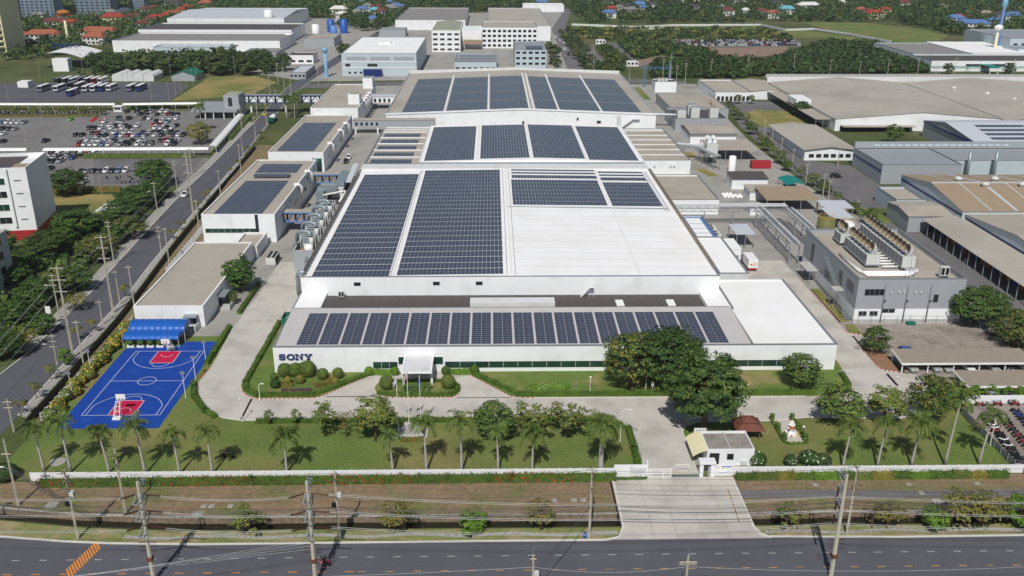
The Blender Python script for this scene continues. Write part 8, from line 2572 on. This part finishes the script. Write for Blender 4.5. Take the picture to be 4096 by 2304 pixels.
WT = thing('apartment_block', 'tall white block with red base and window bands at the left edge', 'building', (-134.9, 261, 0))
WT.rotation_euler.z = .155
MB().box(-180, -134.9, 261, 281, 3.0, 20.6).build('wall', WW, WT)
MB().box(-180.2, -134.7, 260.8, 281.2, 0, 3.0).build('base', 'red_paint', WT)
MB().ring(-180, -134.9, 261, 281, 20.6, 21.8, .3).build('parapet', WW, WT)
MB().box(-179.6, -140, 261.4, 280.6, 20.62, 20.8).build('roof', 'roof_dark', WT)
MB().box(-139.6, -135.2, 262, 268, 21.0, 21.4).build('water_tank_cover', 'roof_brown', WT)
MB().box(-140.6, -140.0, 260.4, 261, 4.2, 21.6).build('pier', WW, WT)
for k in range(4):
  z = 5.2 + k * 3.9
  for i in range(4):
    win(WT, 'F', 261, -146.2 - i * 6.4, -141.2 - i * 6.4, z, z + 1.9, 3, 'glass_green' if (i + k) % 2 else GD, WP)
  win(WT, 'F', 261, -138.6, -136.8, z + 1.0, z + 1.25, 1, 'trim', 'trim', nm='vent_slot')
TT = thing('apartment_block', 'brownish block at the lower left edge with small square windows', 'building', (-121.5, 220, 0))
MB().box(-150, -121.5, 170, 220, 0, 15.5).build('wall', 'plinth', TT)
MB().box(-150.2, -121.3, 169.8, 220.2, 15.5, 16).build('coping', 'plinth', TT)
for k in range(4):
  for i in range(7):
    win(TT, 'R', -121.5, 214 - i * 6, 216.6 - i * 6, 2.4 + k * 3.6, 4.2 + k * 3.6, 2, frame='plinth')

LEFT_TREES = [((-104.6, 179.3), 6, 'big'), ((-102.7, 183.3), 5, 'autumn'), ((-102.2, 191.8), 5, 'dense'), ((-110.2, 196.4), 7, 'dense'), ((-101.0, 205.9), 4.5, 'autumn'), ((-110.7, 208.5), 7, 'big'), ((-108.9, 216.4), 7, 'big2'), ((-105.0, 219.1), 6, 'dense'), ((-122.7, 219.3), 7, 'big'), ((-125.2, 230.9), 7, 'dense'), ((-110.5, 240.2), 7, 'big2'), ((-124.6, 243.7), 8, 'big'), ((-110.4, 246.9), 6, 'autumn'), ((-138.4, 247.2), 7, 'dense'), ((-123.5, 254.1), 8, 'dense'), ((-111.0, 255.8), 6, 'dense'), ((-123.2, 261.5), 9, 'big'), ((-107.3, 261.4), 7, 'big2'), ((-118.8, 265.3), 6, 'big'), ((-116.2, 277.5), 7.5, 'big'), ((-118.6, 290.7), 7, 'big'), ((-116.2, 293.0), 8, 'big'), ((-114.6, 305.1), 8, 'dense'), ((-147.0, 309.4), 9, 'big'), ((-143.7, 315.6), 4, 'sparse'), ((-121.5, 322.0), 9.5, 'big')]
for i, (xy, h, k) in enumerate(LEFT_TREES):
  plant_tree(k, xy, h, 'tree in the roadside garden left of the side road, %s from the front' % nth(i), 'trees of the left roadside garden', wide=1.4)
plant_tree('yellowish', (-126.2, 392.4), 9.5, 'large yellow-leaved tree at the car park beside the side road', wide=1.0)
palm((-133.3, 419.5), 11, 'fan palm rising behind the yellow-leaved tree', 2, (0, 0), 1.0, None, crown=PCB)
for i, xy in enumerate(((-99.6, 456.7), (-98.3, 463.1), (-100.4, 448.3), (-97.8, 469.7), (-96.6, 448.3))):
  palm(xy, 8 + i % 3, 'palm in the clump below the foot bridge, %s of five' % nth(i), i, (.2 * i - .4, 0), 1.25, 'palms at the foot bridge')
for i in range(26):
  x = -263 + i * 2.75
  plant_tree(('loose', 'round2', 'street')[i % 3], (x, 457.5 + (i % 2) * 1.5), 3.6 + (i % 4) * .4, 'bushy young tree in the row beside the motorbike park, %s from the left' % nth(i), 'shrub row of the car park', wide=1.2)
hedge('hedge', [(-263, 452.8), (-195, 455)], 1.2, 1.1, 'leaf_olive', 'low hedge along the shrub row of the car park', dens=8, leaf=.45)
hedge('hedge', [(-163.5, 365.2), (-122, 366.2)], 2.0, 1.6, LMD, 'thick clipped hedge below the near walkway', dens=10, leaf=.4)
hedge('hedge', [(-175, 313.6), (-131, 313.8)], 1.2, 2.0, 'leaf_autumn', 'dry hedge between car park and brown field', dens=10, leaf=.4)
hedge('hedge', [(-186, 477), (-152, 481)], 1.2, 1.2, LMD, 'clipped hedge behind the upper walkway', dens=8, leaf=.4)
hedge('hedge', [(-119.5, 452), (-115.6, 400)], 2.0, 1.2, LMD, 'hedge strip beside the side road below the bridge', dens=8, leaf=.45)
ts = thing('marquee', 'white party tent half hidden by trees on the brown field', 'tent', (-123, 283, 0))
MB().xz([(-126.5, 2.4), (-122.6, 3.8), (-118.8, 2.4), (-118.8, 2.5), (-122.6, 3.9), (-126.5, 2.5)], 279, 290).build('roof', WP, ts)
for x in (-126.3, -119):
  for y in (279.2, 289.8):
    MB().box(x - .06, x + .06, y - .06, y + .06, 0, 2.4).build('post', STL, ts)
sd = thing('site_shed', 'row of stained white curved tarpaulin sheds behind the bus park', 'shed', (-222, 571, 0))
for i in range(4):
  MB().xz([(-232 + i * 6.4, 0), (-225.8 + i * 6.4, 0), (-225.8 + i * 6.4, 3.0), (-226.8 + i * 6.4, 4.2), (-229 + i * 6.4, 4.8), (-231 + i * 6.4, 4.2), (-232 + i * 6.4, 3.0)], 570, 588).build('bay', WDI, sd)
sg_ = thing('site_shed', 'shed with green netting roof at the corner of the bus park', 'shed', (-190, 572, 0))
shed(sg_, -196, -182, 571, 590, 3.4, WG, HG, 'y', 2.4)
tag(MB().box(-277, -271, 545, 552, .05, 3.4).build('container', WP), 'white container box beside the parked coaches', 'container')
# ---------------------------------------------------------------- background beyond the plant
def inpoly(P, poly):
  x, y = P[:, 0], P[:, 1]
  r_ = np.zeros(len(P), bool)
  for (x0, y0), (x1, y1) in zip(poly, poly[1:] + poly[:1]):
    if y0 == y1: continue
    c = ((y0 > y) != (y1 > y)) & (x < (x1 - x0) * (y - y0) / (y1 - y0) + x0)
    r_ ^= c
  return r_
KEEP = [(262, 420, 770, 985)]
def wood(name, label, poly, area, rad, hgt, mats, K=34, seed=1):
  """dense mass of trees or scrub inside a world polygon: one tree per `area` square metres"""
  rng = np.random.default_rng(seed)
  a = np.array(poly)
  lo_, hi_ = a.min(0), a.max(0)
  n = int((hi_ - lo_).prod() / area)
  P = lo_ + (hi_ - lo_) * rng.random((n, 2))
  P = P[inpoly(P, poly)]
  for x0, x1, y0, y1 in KEEP:
    P = P[~((P[:, 0] > x0) & (P[:, 0] < x1) & (P[:, 1] > y0) & (P[:, 1] < y1))]
  n = len(P)
  r_ = rad[0] + (rad[1] - rad[0]) * rng.random(n) ** 1.5
  h = (hgt[0] + (hgt[1] - hgt[0]) * rng.random(n)) * (.6 + .4 * r_ / rad[1])
  u = unit3(n * K, rng).reshape(n, K, 3)
  u[:, :, 2] = u[:, :, 2] * .75 + .25
  s = .72 + .4 * rng.random((n, K, 1))
  C = u * s * np.stack([r_, r_, h * .5], 1)[:, None] + np.stack([P[:, 0], P[:, 1], h * .5], 1)[:, None]
  N = (u + rng.normal(size=u.shape) * .45 + np.array([0, 0, .3])).reshape(-1, 3)
  N /= np.linalg.norm(N, axis=1, keepdims=True)
  V = quads(C.reshape(-1, 3), N, np.repeat(r_ * .62, K), .8, rng)
  mi = np.repeat(rng.integers(0, len(mats), n), K)
  o = bpy.data.objects.new(name, npmesh(name, V, mats, mi))
  link(o)
  return tag(o, label, 'trees', None, 'stuff')

ROOF = {'r': (148, 60, 48), 'm': (108, 58, 54), 'o': (156, 92, 68), 'b': (84, 118, 166), 'n': (70, 78, 96), 'g': (128, 126, 126), 't': (104, 168, 184), 'k': (72, 68, 70), 'w': (212, 210, 204), 'n2': (150, 110, 90), 'p': (150, 140, 120)}
RN = {'r': 'red', 'm': 'maroon', 'o': 'orange', 'b': 'blue', 'n': 'navy', 'g': 'grey', 't': 'turquoise', 'k': 'black', 'w': 'white', 'p': 'tan'}
for k, v in ROOF.items():
  mat('tile_' + k, srgb(*v), .75, .12, .3)
HN = {}
def house(xy, w, c, d=9, h=5.5, rz=0.0, where='far'):
  """house with hipped roof, door and windows"""
  x, y = xy
  k = (c, where)
  HN[k] = HN.get(k, 0) + 1
  t = thing('house', '%s-roofed house %s, %s from the left' % (RN[c], where, nth(HN[k] - 1)), 'house', (x, y, 0), 'houses ' + where)
  t.rotation_euler.z = rz
  MB().box(x - w / 2, x + w / 2, y, y + d, 0, h).build('wall', 'wall_cream' if c in 'rp' else WDI, t)
  o = .9
  a, b, e, f = x - w / 2 - o, x + w / 2 + o, y - o, y + d + o
  q = min(w, d) * .42
  rf = MB()
  rf.add([(a, e, h), (b, e, h), (b, f, h), (a, f, h), (a + q, (e + f) / 2, h + d * .3), (b - q, (e + f) / 2, h + d * .3)], [(0, 1, 5, 4), (1, 2, 5), (2, 3, 4, 5), (3, 0, 4), (3, 2, 1, 0)])
  rf.build('roof', 'tile_' + c, t)
  for i in range(max(2, int(w / 4))):
    for z in ((1, ) if h < 5 else (1, 3.6)):
      MB().box(x - w / 2 + 1 + i * 3.6, x - w / 2 + 2.6 + i * 3.6, y - .05, y, z, z + 1.4).build('window', GD, t)
  KEEP.append((x - w / 2 - 2, x + w / 2 + 2, y - 24, y + d))
HS = [([((-411.8, 897.3), 22, 'm'), ((-396.5, 892.9), 12, 'r'), ((-335.9, 808.0), 30, 'o'), ((-321.5, 763.8), 18, 'o'), ((-371.3, 784.5), 26, 'o'), ((-377.4, 948.8), 22, 'r'), ((-391.0, 1017.0), 16, 'n'), ((-359.9, 960.1), 14, 'm'), ((-325.4, 885.1), 12, 'm'), ((-330.6, 924.0), 14, 'm'), ((-334.6, 949.9), 14, 'r'), ((-332.5, 971.9), 10, 'r'), ((-334.3, 1000.6), 14, 'o'), ((-380.6, 1075.5), 10, 'm'), ((-339.6, 1043.7), 10, 'r'), ((-344.3, 1083.6), 14, 'r'), ((-342.3, 1142.0), 16, 'o'), ((-389.9, 784.2), 10, 'o'), ((-386.6, 1148.1), 24, 'k'), ((-381.2, 1048.8), 12, 'm'), ((-404.2, 1010.5), 12, 'g'), ((-433.7, 963.5), 12, 'r'), ((-462.2, 973.9), 12, 'g')], 'in the suburb at upper left'), ([((-188.1, 1204.4), 10, 'b'), ((-171.0, 1055.6), 18, 'w'), ((-131.7, 1090.8), 14, 'm'), ((-113.6, 1120.1), 12, 'b'), ((-129.7, 1050.4), 10, 't'), ((-143.4, 1063.1), 14, 'b'), ((-115.0, 1077.5), 16, 'g'), ((-118.5, 939.8), 10, 'b'), ((-157.2, 994.0), 12, 'w'), ((-127.5, 1198.3), 8, 'b'), ((-166.8, 1222.5), 8, 't'), ((-145.1, 1111.7), 10, 'g'), ((-121.0, 1031.5), 12, 'm'), ((-145.8, 1024.5), 10, 'g'), ((-251.2, 1273.6), 10, 't'), ((-105.8, 1098.7), 9, 'b')], 'among trees at top centre left'), ([((60.3, 1180.7), 18, 'b'), ((127.5, 1020.4), 14, 'b'), ((136.2, 1078.9), 12, 'r'), ((179.3, 1145.6), 16, 'b'), ((159.1, 1129.7), 14, 'k'), ((146.2, 1200.6), 14, 'k'), ((195.9, 1237.1), 16, 'p'), ((176.1, 1094.1), 10, 'b'), ((157.1, 1066.1), 12, 'g'), ((127.0, 1261.5), 14, 'w'), ((268.6, 1249.1), 10, 'r'), ((245.7, 1239.2), 9, 'b'), ((265.1, 1056.3), 14, 'm'), ((321.2, 1233.3), 18, 'k'), ((301.6, 1050.9), 12, 'm'), ((237.2, 1110.4), 14, 'k'), ((292.5, 1084.0), 8, 'w'), ((147.2, 1093.1), 10, 'g'), ((196.4, 1153.9), 9, 'k'), ((269.1, 1111.5), 10, 'g')], 'beyond the open land, top centre'), ([((354.5, 1175.5), 14, 'k'), ((307.2, 1025.7), 14, 'o'), ((338.6, 1078.7), 16, 't'), ((442.5, 1195.2), 9, 'w'), ((517.0, 1241.1), 10, 't'), ((521.5, 1189.9), 12, 'm'), ((417.4, 1022.8), 18, 'r'), ((449.7, 1075.5), 12, 'r'), ((421.9, 1074.6), 10, 'o'), ((477.2, 960.7), 16, 'b'), ((465.5, 903.8), 30, 'b'), ((541.3, 1026.5), 12, 'p'), ((556.6, 996.8), 18, 'b'), ((506.8, 940.1), 12, 'b'), ((537.3, 1120.6), 10, 'g'), ((544.4, 1008.3), 12, 'k'), ((383.1, 1137.6), 26, 'w'), ((491.3, 983.4), 10, 'r'), ((422.1, 1054.6), 12, 'm')], 'in the village at upper right')]
for (xs_, wh) in HS:
  for it in sorted(xs_, key=lambda q: q[0][0]):
    house(it[0], it[1], it[2], 9 if it[1] < 16 else 12, 6 if it[1] > 8 else 4, (it[1] % 3 - 1) * .15, wh)

def slab(label, x0, x1, y0, y1, h, wall, roof, floors, cols, name='factory_building', glass=GD, z0=1.2, gable=None, rise=0, fh=None, wh_=1.5, cat='building', par=.4, trim_m='trim'):
  """block with a grid of separate windows on the camera side"""
  t = thing(name, label, cat, ((x0 + x1) / 2, y0, 0))
  hall(t, x0, x1, y0, y1, h, wall, roof, par, gable, rise, trim_m=trim_m)
  fh = fh or (h - 1) / max(1, floors)
  s = (x1 - x0) / max(1, cols)
  for j in range(floors):
    for i in range(cols):
      win(t, 'F', y0, x0 + (i + .18) * s, x0 + (i + .82) * s, z0 + j * fh, z0 + j * fh + wh_, 1, glass, WP)
  KEEP.append((x0 - 6, x1 + 6, y0 - (30 if name != 'high_rise' else 70), y1 + 4))
  return t
BL = slab('pale blue factory with white flat roof and banded front behind the rear hall', -95.4, -48, 594, 690, 14, 'wall_blue', RWH, 0, 0)
for z in (5.0, 8.6):
  MB().box(-95.5, -47.9, 593.9, 594, z, z + .5).build('band', WP, BL)
for i in range(3):
  win(BL, 'F', 594, -92.5 + i * 15, -79.5 + i * 15, 9.6, 12, 4, WG, WP)
  win(BL, 'F', 594, -91.5 + i * 3.6, -90 + i * 3.6, 1.4, 2.6, 1)
for x in (-92, -78, -74.8):
  win(BL, 'F', 594, x - 1.2, x + 1.8, 5.8, 7.6, 2)
MB().box(-81.5, -70, 589.5, 593.9, 0, 4.4).build('porch', 'sony_blue', BL)
MB().box(-78, -70, 650, 656, 13.6, 14.8).build('roof_curb', WW, BL)
slab('white four-storey block with pale green gabled roof', -46, -24.2, 720, 800, 16, WW, 'roof_green', 4, 4, gable='y', rise=1.5, trim_m=WP)
W4 = slab('white three-storey office with rows of wide windows', -8, 36, 745, 800, 16, WW, 'roof_tanx', 4, 11, fh=3.7, wh_=1.9)
MB().box(-24, -8, 742, 780, 0, 14).build('link_block', WW, W4)
MB().box(-22, -8.2, 735, 741.8, 4, 7).build('open_porch', 'roof_brown', W4)
slab('long white hall with tan roof behind the three-storey office', -4, 50, 801, 1000, 12, WW, 'roof_tanx', 0, 0)
RO = slab('silver-grey rounded four-storey office with pitched roof', 15, 35.6, 609, 660, 14.6, 'wall_blue', 'roof_grey', 4, 5, fh=3.5, z0=1.6, gable='x', rise=1.2)
solar('small tilted solar array on the rounded grey office', 22, 610.2, 11, 3, lambda x, y: 14.8 + (y - 610) * .25, parts=33, slope=.24, group='solar arrays beyond the plant')
LO = slab('low grey office with three rows of solar panels behind the rear hall', -24.4, 3, 609.5, 655, 6.8, 'wall_blue', 'roof_grey', 1, 7, z0=2)
for i in range(3):
  solar('solar row on the low grey office, %s from the front' % nth(i), -24 + i, 613 + i * 14, 26, 2, lambda x, y: 6.5, parts=26, group='solar arrays beyond the plant')
slab('broad grey-roofed hall at the top centre', -90.5, -25, 890, 1040, 9, WW, 'roof_grey2', 0, 0)
slab('long low grey shed behind the pale blue factory', -99, -76, 829, 850, 6, WG, 'roof_grey', 0, 0)
slab('white distribution shed at the end of the far road', 36, 84, 1104, 1130, 8, WW, RWH, 0, 0)
WF = slab('long white factory with grey stepped roofs, front bay', -287, -161, 716, 775, 8.6, WW, 'roof_grey2', 0, 0, par=.9)
slab('long white factory with grey stepped roofs, middle bay', -292, -166, 785, 845, 10, WW, 'roof_dark', 0, 0, par=.9)
slab('long white factory with grey stepped roofs, rear bay with silver vault', -296, -190, 870, 990, 12, WW, RSI, 0, 0, gable='x', rise=3)
slab('grey curved showroom before the long white factory', -245, -190, 683, 700, 7.4, 'wall_blue', RSI, 1, 12, z0=3.4)
slab('grey workshop left of the water tower', -150, -126, 753, 790, 6.4, WG, RTA, 0, 0)
slab('white plant house with brown lattice roof beside the water tower', -141, -124, 650, 668, 6, WW, 'roof_dark', 1, 3)
slab('low white-walled shop right of the long factory', -176, -152, 664, 690, 6, WG, 'roof_grey2', 0, 0)
slab('white guard pavilion with swept roof at the bend of the side road', -126, -116, 580, 612, 4, WG, RSI, 1, 4)
for i, (x, y, r_, h, m_) in enumerate(((-147, 866, 3.4, 11, 'blue_tank'), (-134, 858, 3.4, 12, 'blue_tank'), (-142, 850, 3, 7, 'blue_steel'), (-165, 770, 3.4, 8, WP), (-158, 850, 3.4, 8, WP))):
  tank('%s round tank right of the long white factory, %s of five' % ('blue' if i < 3 else 'white', nth(i)), x, y, r_, h, m_)
tank('white vent stack cluster on the factory roof', -206, 880, 4, 6, WP, 12)
water_tower('pale blue slim water tower at the bend of the side road', -104.7, 588.7, 18.4, 'sky_blue', 'sky_blue', 1.9)
water_tower('cream mushroom water tower among the houses at far left', *(-348.0, 779.1), 26, 'wall_cream', 'rust', 5)
cg = thing('gate_canopy', 'white sail-shaped gate canopy with blue letters at far left', 'canopy', (-284, 640, 0))
mb = MB()
for i in range(12):
  a0, a1 = i / 12, (i + 1) / 12
  f = lambda a: 8.4 + 4.5 * sin(pi * (.12 + .8 * a)) - 2
  mb.add([(-300 + 29 * a0, 622, f(a0)), (-300 + 29 * a1, 622, f(a1)), (-303 + 31 * a1, 660, f(a1)), (-303 + 31 * a0, 660, f(a0))], [(0, 1, 2, 3), (3, 2, 1, 0)][:1])
mb.build('sail', WP, cg, True)
for x in (-297, -274):
  MB().tube([(x, 636, 0), (x, 636, 8.6)], .4, 8).build('mast', WP, cg)
text('lettering', 'CHABAA', (-298, 640, 11.6), 5.0, 'sony_blue', cg)
MB().box(-286, -276, 612, 618, 0, 8).build('gate_house', WW, cg)
for i, (x0, x1, y0, h, w_) in enumerate(((-516, -498, 1012, 48, 0), (-496, -461, 1012, 52, 0), (-456, -417, 1050, 50, 0), (-414, -398, 1100, 44, 0))):
  slab('blue-grey high-rise block at the top left, %s from the left' % nth(i), x0, x1, y0, y0 + 22, h, 'condo', 'roof_grey2', 8, 7, 'high_rise', z0=3, fh=3.0, wh_=1.6, cat='tower block')
CRT = slab('cream high-rise with curved balconies at the left frame edge', -400, -350, 683, 712, 60, 'wall_cream', 'roof_grey2', 12, 7, 'high_rise', z0=4, fh=4, wh_=1.8, cat='tower block')
for j in range(12):
  MB().box(-398, -351, 681.4, 682.9, 3 + j * 4, 3.9 + j * 4).build('balcony', 'wall_cream', CRT)
sheet('industrial_yard', [(-200, 640), (-112, 570), (50, 586), (58, 900), (86, 1130), (-90, 1060), (-150, 1010), (-200, 1010)], .012, 'yard')
sheet('meadow', [(90, 820), (300, 830), (330, 760), (345, 800), (280, 930), (80, 935)], .02, 'lawn')
sheet('meadow', [(323.5, 984.5), (390.2, 975.0), (431.2, 874.8), (378.5, 790.8), (339.0, 790.1), (322.8, 900.5)], .02, 'lawn')
sheet('bare_clearing', [(173.1, 751.5), (209.6, 755.5), (241.3, 759.5), (216.4, 677.8), (177.3, 660.9), (161.2, 671.6), (169.3, 700.3)], .03, 'dirt')
sheet('bare_clearing', [(104.1, 670.9), (127.1, 699.8), (143.0, 685.4), (112.3, 654.8), (102.9, 639.3)], .03, 'dirt')
sheet('car_storage', [(146.3, 754.4), (225.3, 760.6), (252.0, 759.6), (263.6, 796.3), (156.9, 802.0)], .03, 'lot')
sheet('field_track', [(95.9, 784.2), (105.1, 784.4), (103.3, 624.6), (99.5, 649.5)], .04, 'asphalt_old')
sheet('field_track', [(72.2, 770.7), (82.0, 770.9), (80.4, 658.7), (68.7, 654.3)], .04, 'asphalt_old')
for nm, pts in (('upper', [(79.5, 939.7), (139.5, 915.6), (181.9, 935.0), (269.1, 941.4), (279.2, 889.9), (309.2, 900.1), (325.2, 854.6), (338.4, 788.6)]), ('lower', [(132.8, 896.0), (180.5, 897.1)])):
  t = thing('drain_wall', '%s pale concrete drain wall crossing the open land' % nm, 'wall', (*pts[0], 0))
  for a, b in zip(pts[:-1], pts[1:]):
    MB().bar((*a, .9), (*b, .9), .6, 1.8).build('wall_panel', WDI, t)
    MB().bar((a[0], a[1] + 6, .05), (b[0], b[1] + 6, .05), 9, .08).build('drain_bed', 'dark_gap', t)
ck = MB()
b_, g_, _, _, _ = CARM['sedan']
ck.k = 0
ck.add([tuple(v.co) for v in b_.vertices], [tuple(p.vertices) for p in b_.polygons])
ck.k = 1
ck.add([tuple(v.co) for v in g_.vertices], [tuple(p.vertices) for p in g_.polygons])
CKM = ck.mesh('stored_car', ['paint', 'car_glass'])
rs = random.Random(9)
for row in range(5):
  for i in range(38):
    x, y = 151 + i * 2.75 + row * 1.6, 767 + row * 8
    if rs.random() < .12: continue
    c = rs.choice('WWWWKKKGDDRBW')
    o = bpy.data.objects.new('stored_car', CKM)
    o.location = (x, y, .05)
    o.rotation_euler.z = rs.uniform(-.15, .15)
    o.color = (*CC[c][0], 1)
    tag(link(o), '%s car in the distant storage field, %s row, %s from the left' % (CC[c][1], nth(row), nth(i)), 'car', 'cars in the storage field')
for i, (x, y, k, c) in enumerate(((57.5, 700, 'pickup', 'K'), (56.8, 733, 'suv', 'W'), (60, 780, 'suv', 'W'), (58, 800, 'sedan', 'W'), (57, 840, 'suv', 'G'), (56, 825, 'sedan', 'W'))):
  car(k, (x, y), .02, c, 'vehicle on the far road beyond the plant, %s from the front' % nth(i), 'vehicles on the far road', wheels=False, sc=1.2)
for i in range(2):
  bt = slab('small white gatehouse in the open land, %s' % ('nearer', 'farther')[i], (93, 86)[i], (101, 94)[i], (640, 775)[i], (646, 781)[i], 3.2, WW, RWH, 1, 3)
ft = random.Random(21)
FT = []
for i in range(26):
  x = -256 + i * 4.2
  FT.append((x + ft.uniform(-2, 2), 600 + ft.uniform(-6, 18) + (18 if i % 2 else 0), ft.uniform(9, 14)))
FT += [(-170 + i * 8, 612 + (i % 3) * 6, 9 + (i % 3) * 2) for i in range(5)]
for i in range(14):
  FT.append((62 + i % 2 * 8, 600 + i * 20, 6 + i % 3))
FT += [(40, 640, 10), (42, 620, 9), (46, 690, 9), (44, 720, 8), (-98, 640, 8), (-108, 690, 10), (-100, 860, 14), (-118, 880, 13)]
for i, (x, y, h) in enumerate(sorted(FT)):
  if any(a < x < b and c < y < d - 8 for a, b, c, d in KEEP if d - c > 60): continue
  plant_tree(('far', 'far2', 'far3')[i % 3], (x, y), h, 'leafy tree just beyond the plant and bus park, %s from the left' % nth(i), 'trees just beyond the plant', wide=.95)
wood('undergrowth', 'dark undergrowth below the roadside garden trees on the left', [(-118, 175), (-106.5, 182), (-107, 200), (-109, 240), (-113, 300), (-122, 306), (-124, 262), (-133, 258), (-128, 225), (-120, 222)], 5, (.9, 2.2), (1.2, 3.6), [LDK, 'leaf_scrub', LMD], 30, 8)
wood('undergrowth', 'undergrowth along the edge of the bus park', [(-258, 588), (-240, 592), (-196, 594), (-130, 600), (-150, 640), (-180, 672), (-250, 676), (-262, 640)], 26, (2, 4.6), (5, 13), [LDK, 'leaf_scrub', 'leaf_far'], 30, 9)
FARM = ['leaf_far', LDK, 'leaf_far2']
wood('scrub', 'dense dark scrub belt between the plant and the open land on the right', [(114.2, 649.6), (160.1, 663.4), (195.5, 655.8), (229.6, 701.2), (286.9, 796.7), (320.6, 782.3), (288.7, 610.0), (178.4, 595.5), (157.8, 584.5), (101.1, 586.2)], 7, (1.6, 4.2), (3, 7), ['leaf_scrub', LDK, 'leaf_scrub', 'leaf_far'], 34, 2)
wood('scrub', 'scrub patches around the field tracks on the right', [(85.2, 778.1), (94.3, 771.1), (98.1, 644.3), (100.4, 610.5), (67.3, 614.8), (81.3, 654.5)], 14, (1.4, 3.4), (2.5, 5), ['leaf_scrub', 'leaf_far2', 'leaf_far'], 30, 3)
wood('scrub', 'tall scrub mass left of the bare clearing', [(106.1, 785.9), (147.3, 751.0), (168.6, 700.3), (143.6, 688.2), (127.7, 702.8), (105.7, 676.4), (104.0, 757.2)], 9, (1.6, 4.4), (3, 7), ['leaf_scrub', LDK, 'leaf_far2'], 30, 4)
wood('scrub', 'low reedy scrub in the open land on the right', [(79.6, 894.7), (264.7, 899.1), (318.7, 812.9), (274.9, 781.5), (266.1, 804.0), (158.4, 809.8), (105.9, 797.2), (73.5, 824.1)], 34, (1.6, 4.6), (1.5, 5), ['leaf_reed', 'leaf_far2', 'leaf_scrub', 'leaf_far'], 24, 5)
for k, (pl_, a_) in enumerate((([(-560, 690), (-330, 660), (-300, 720), (-305, 1000), (-190, 1010), (-150, 1010), (-150, 1350), (-760, 1350), (-640, 1000)], 52), ([(-152, 900), (-95, 870), (-95, 1060), (60, 1140), (60, 1350), (-152, 1350)], 60), ([(92, 960), (300, 960), (330, 930), (400, 760), (520, 700), (800, 1100), (850, 1400), (92, 1400)], 66))):
  wood('woodland', ('leafy suburb trees filling the upper left', 'trees behind the factories at top centre', 'trees and gardens filling the upper right')[k], pl_, a_, (2.5, 5.5), (6, 12), FARM, 26, 10 + k)

# ---------------------------------------------------------------- thin air haze
hzb = MB().box(-1600, 1600, -60, 2200, -3, 88).build('haze', 'black')
hzb.data.materials.clear()
hm = bpy.data.materials.new('haze_air')
hm.use_nodes = True
hm.node_tree.nodes.remove(hm.node_tree.nodes['Principled BSDF'])
vol = hm.node_tree.nodes.new('ShaderNodeVolumePrincipled')
vol.inputs['Color'].default_value = (.80, .88, 1.0, 1)
vol.inputs['Density'].default_value = .00007
hm.node_tree.links.new(vol.outputs[0], hm.node_tree.nodes['Material Output'].inputs['Volume'])
hzb.data.materials.append(hm)
tag(hzb, 'thin pale haze over the distant land', None, None, 'stuff')
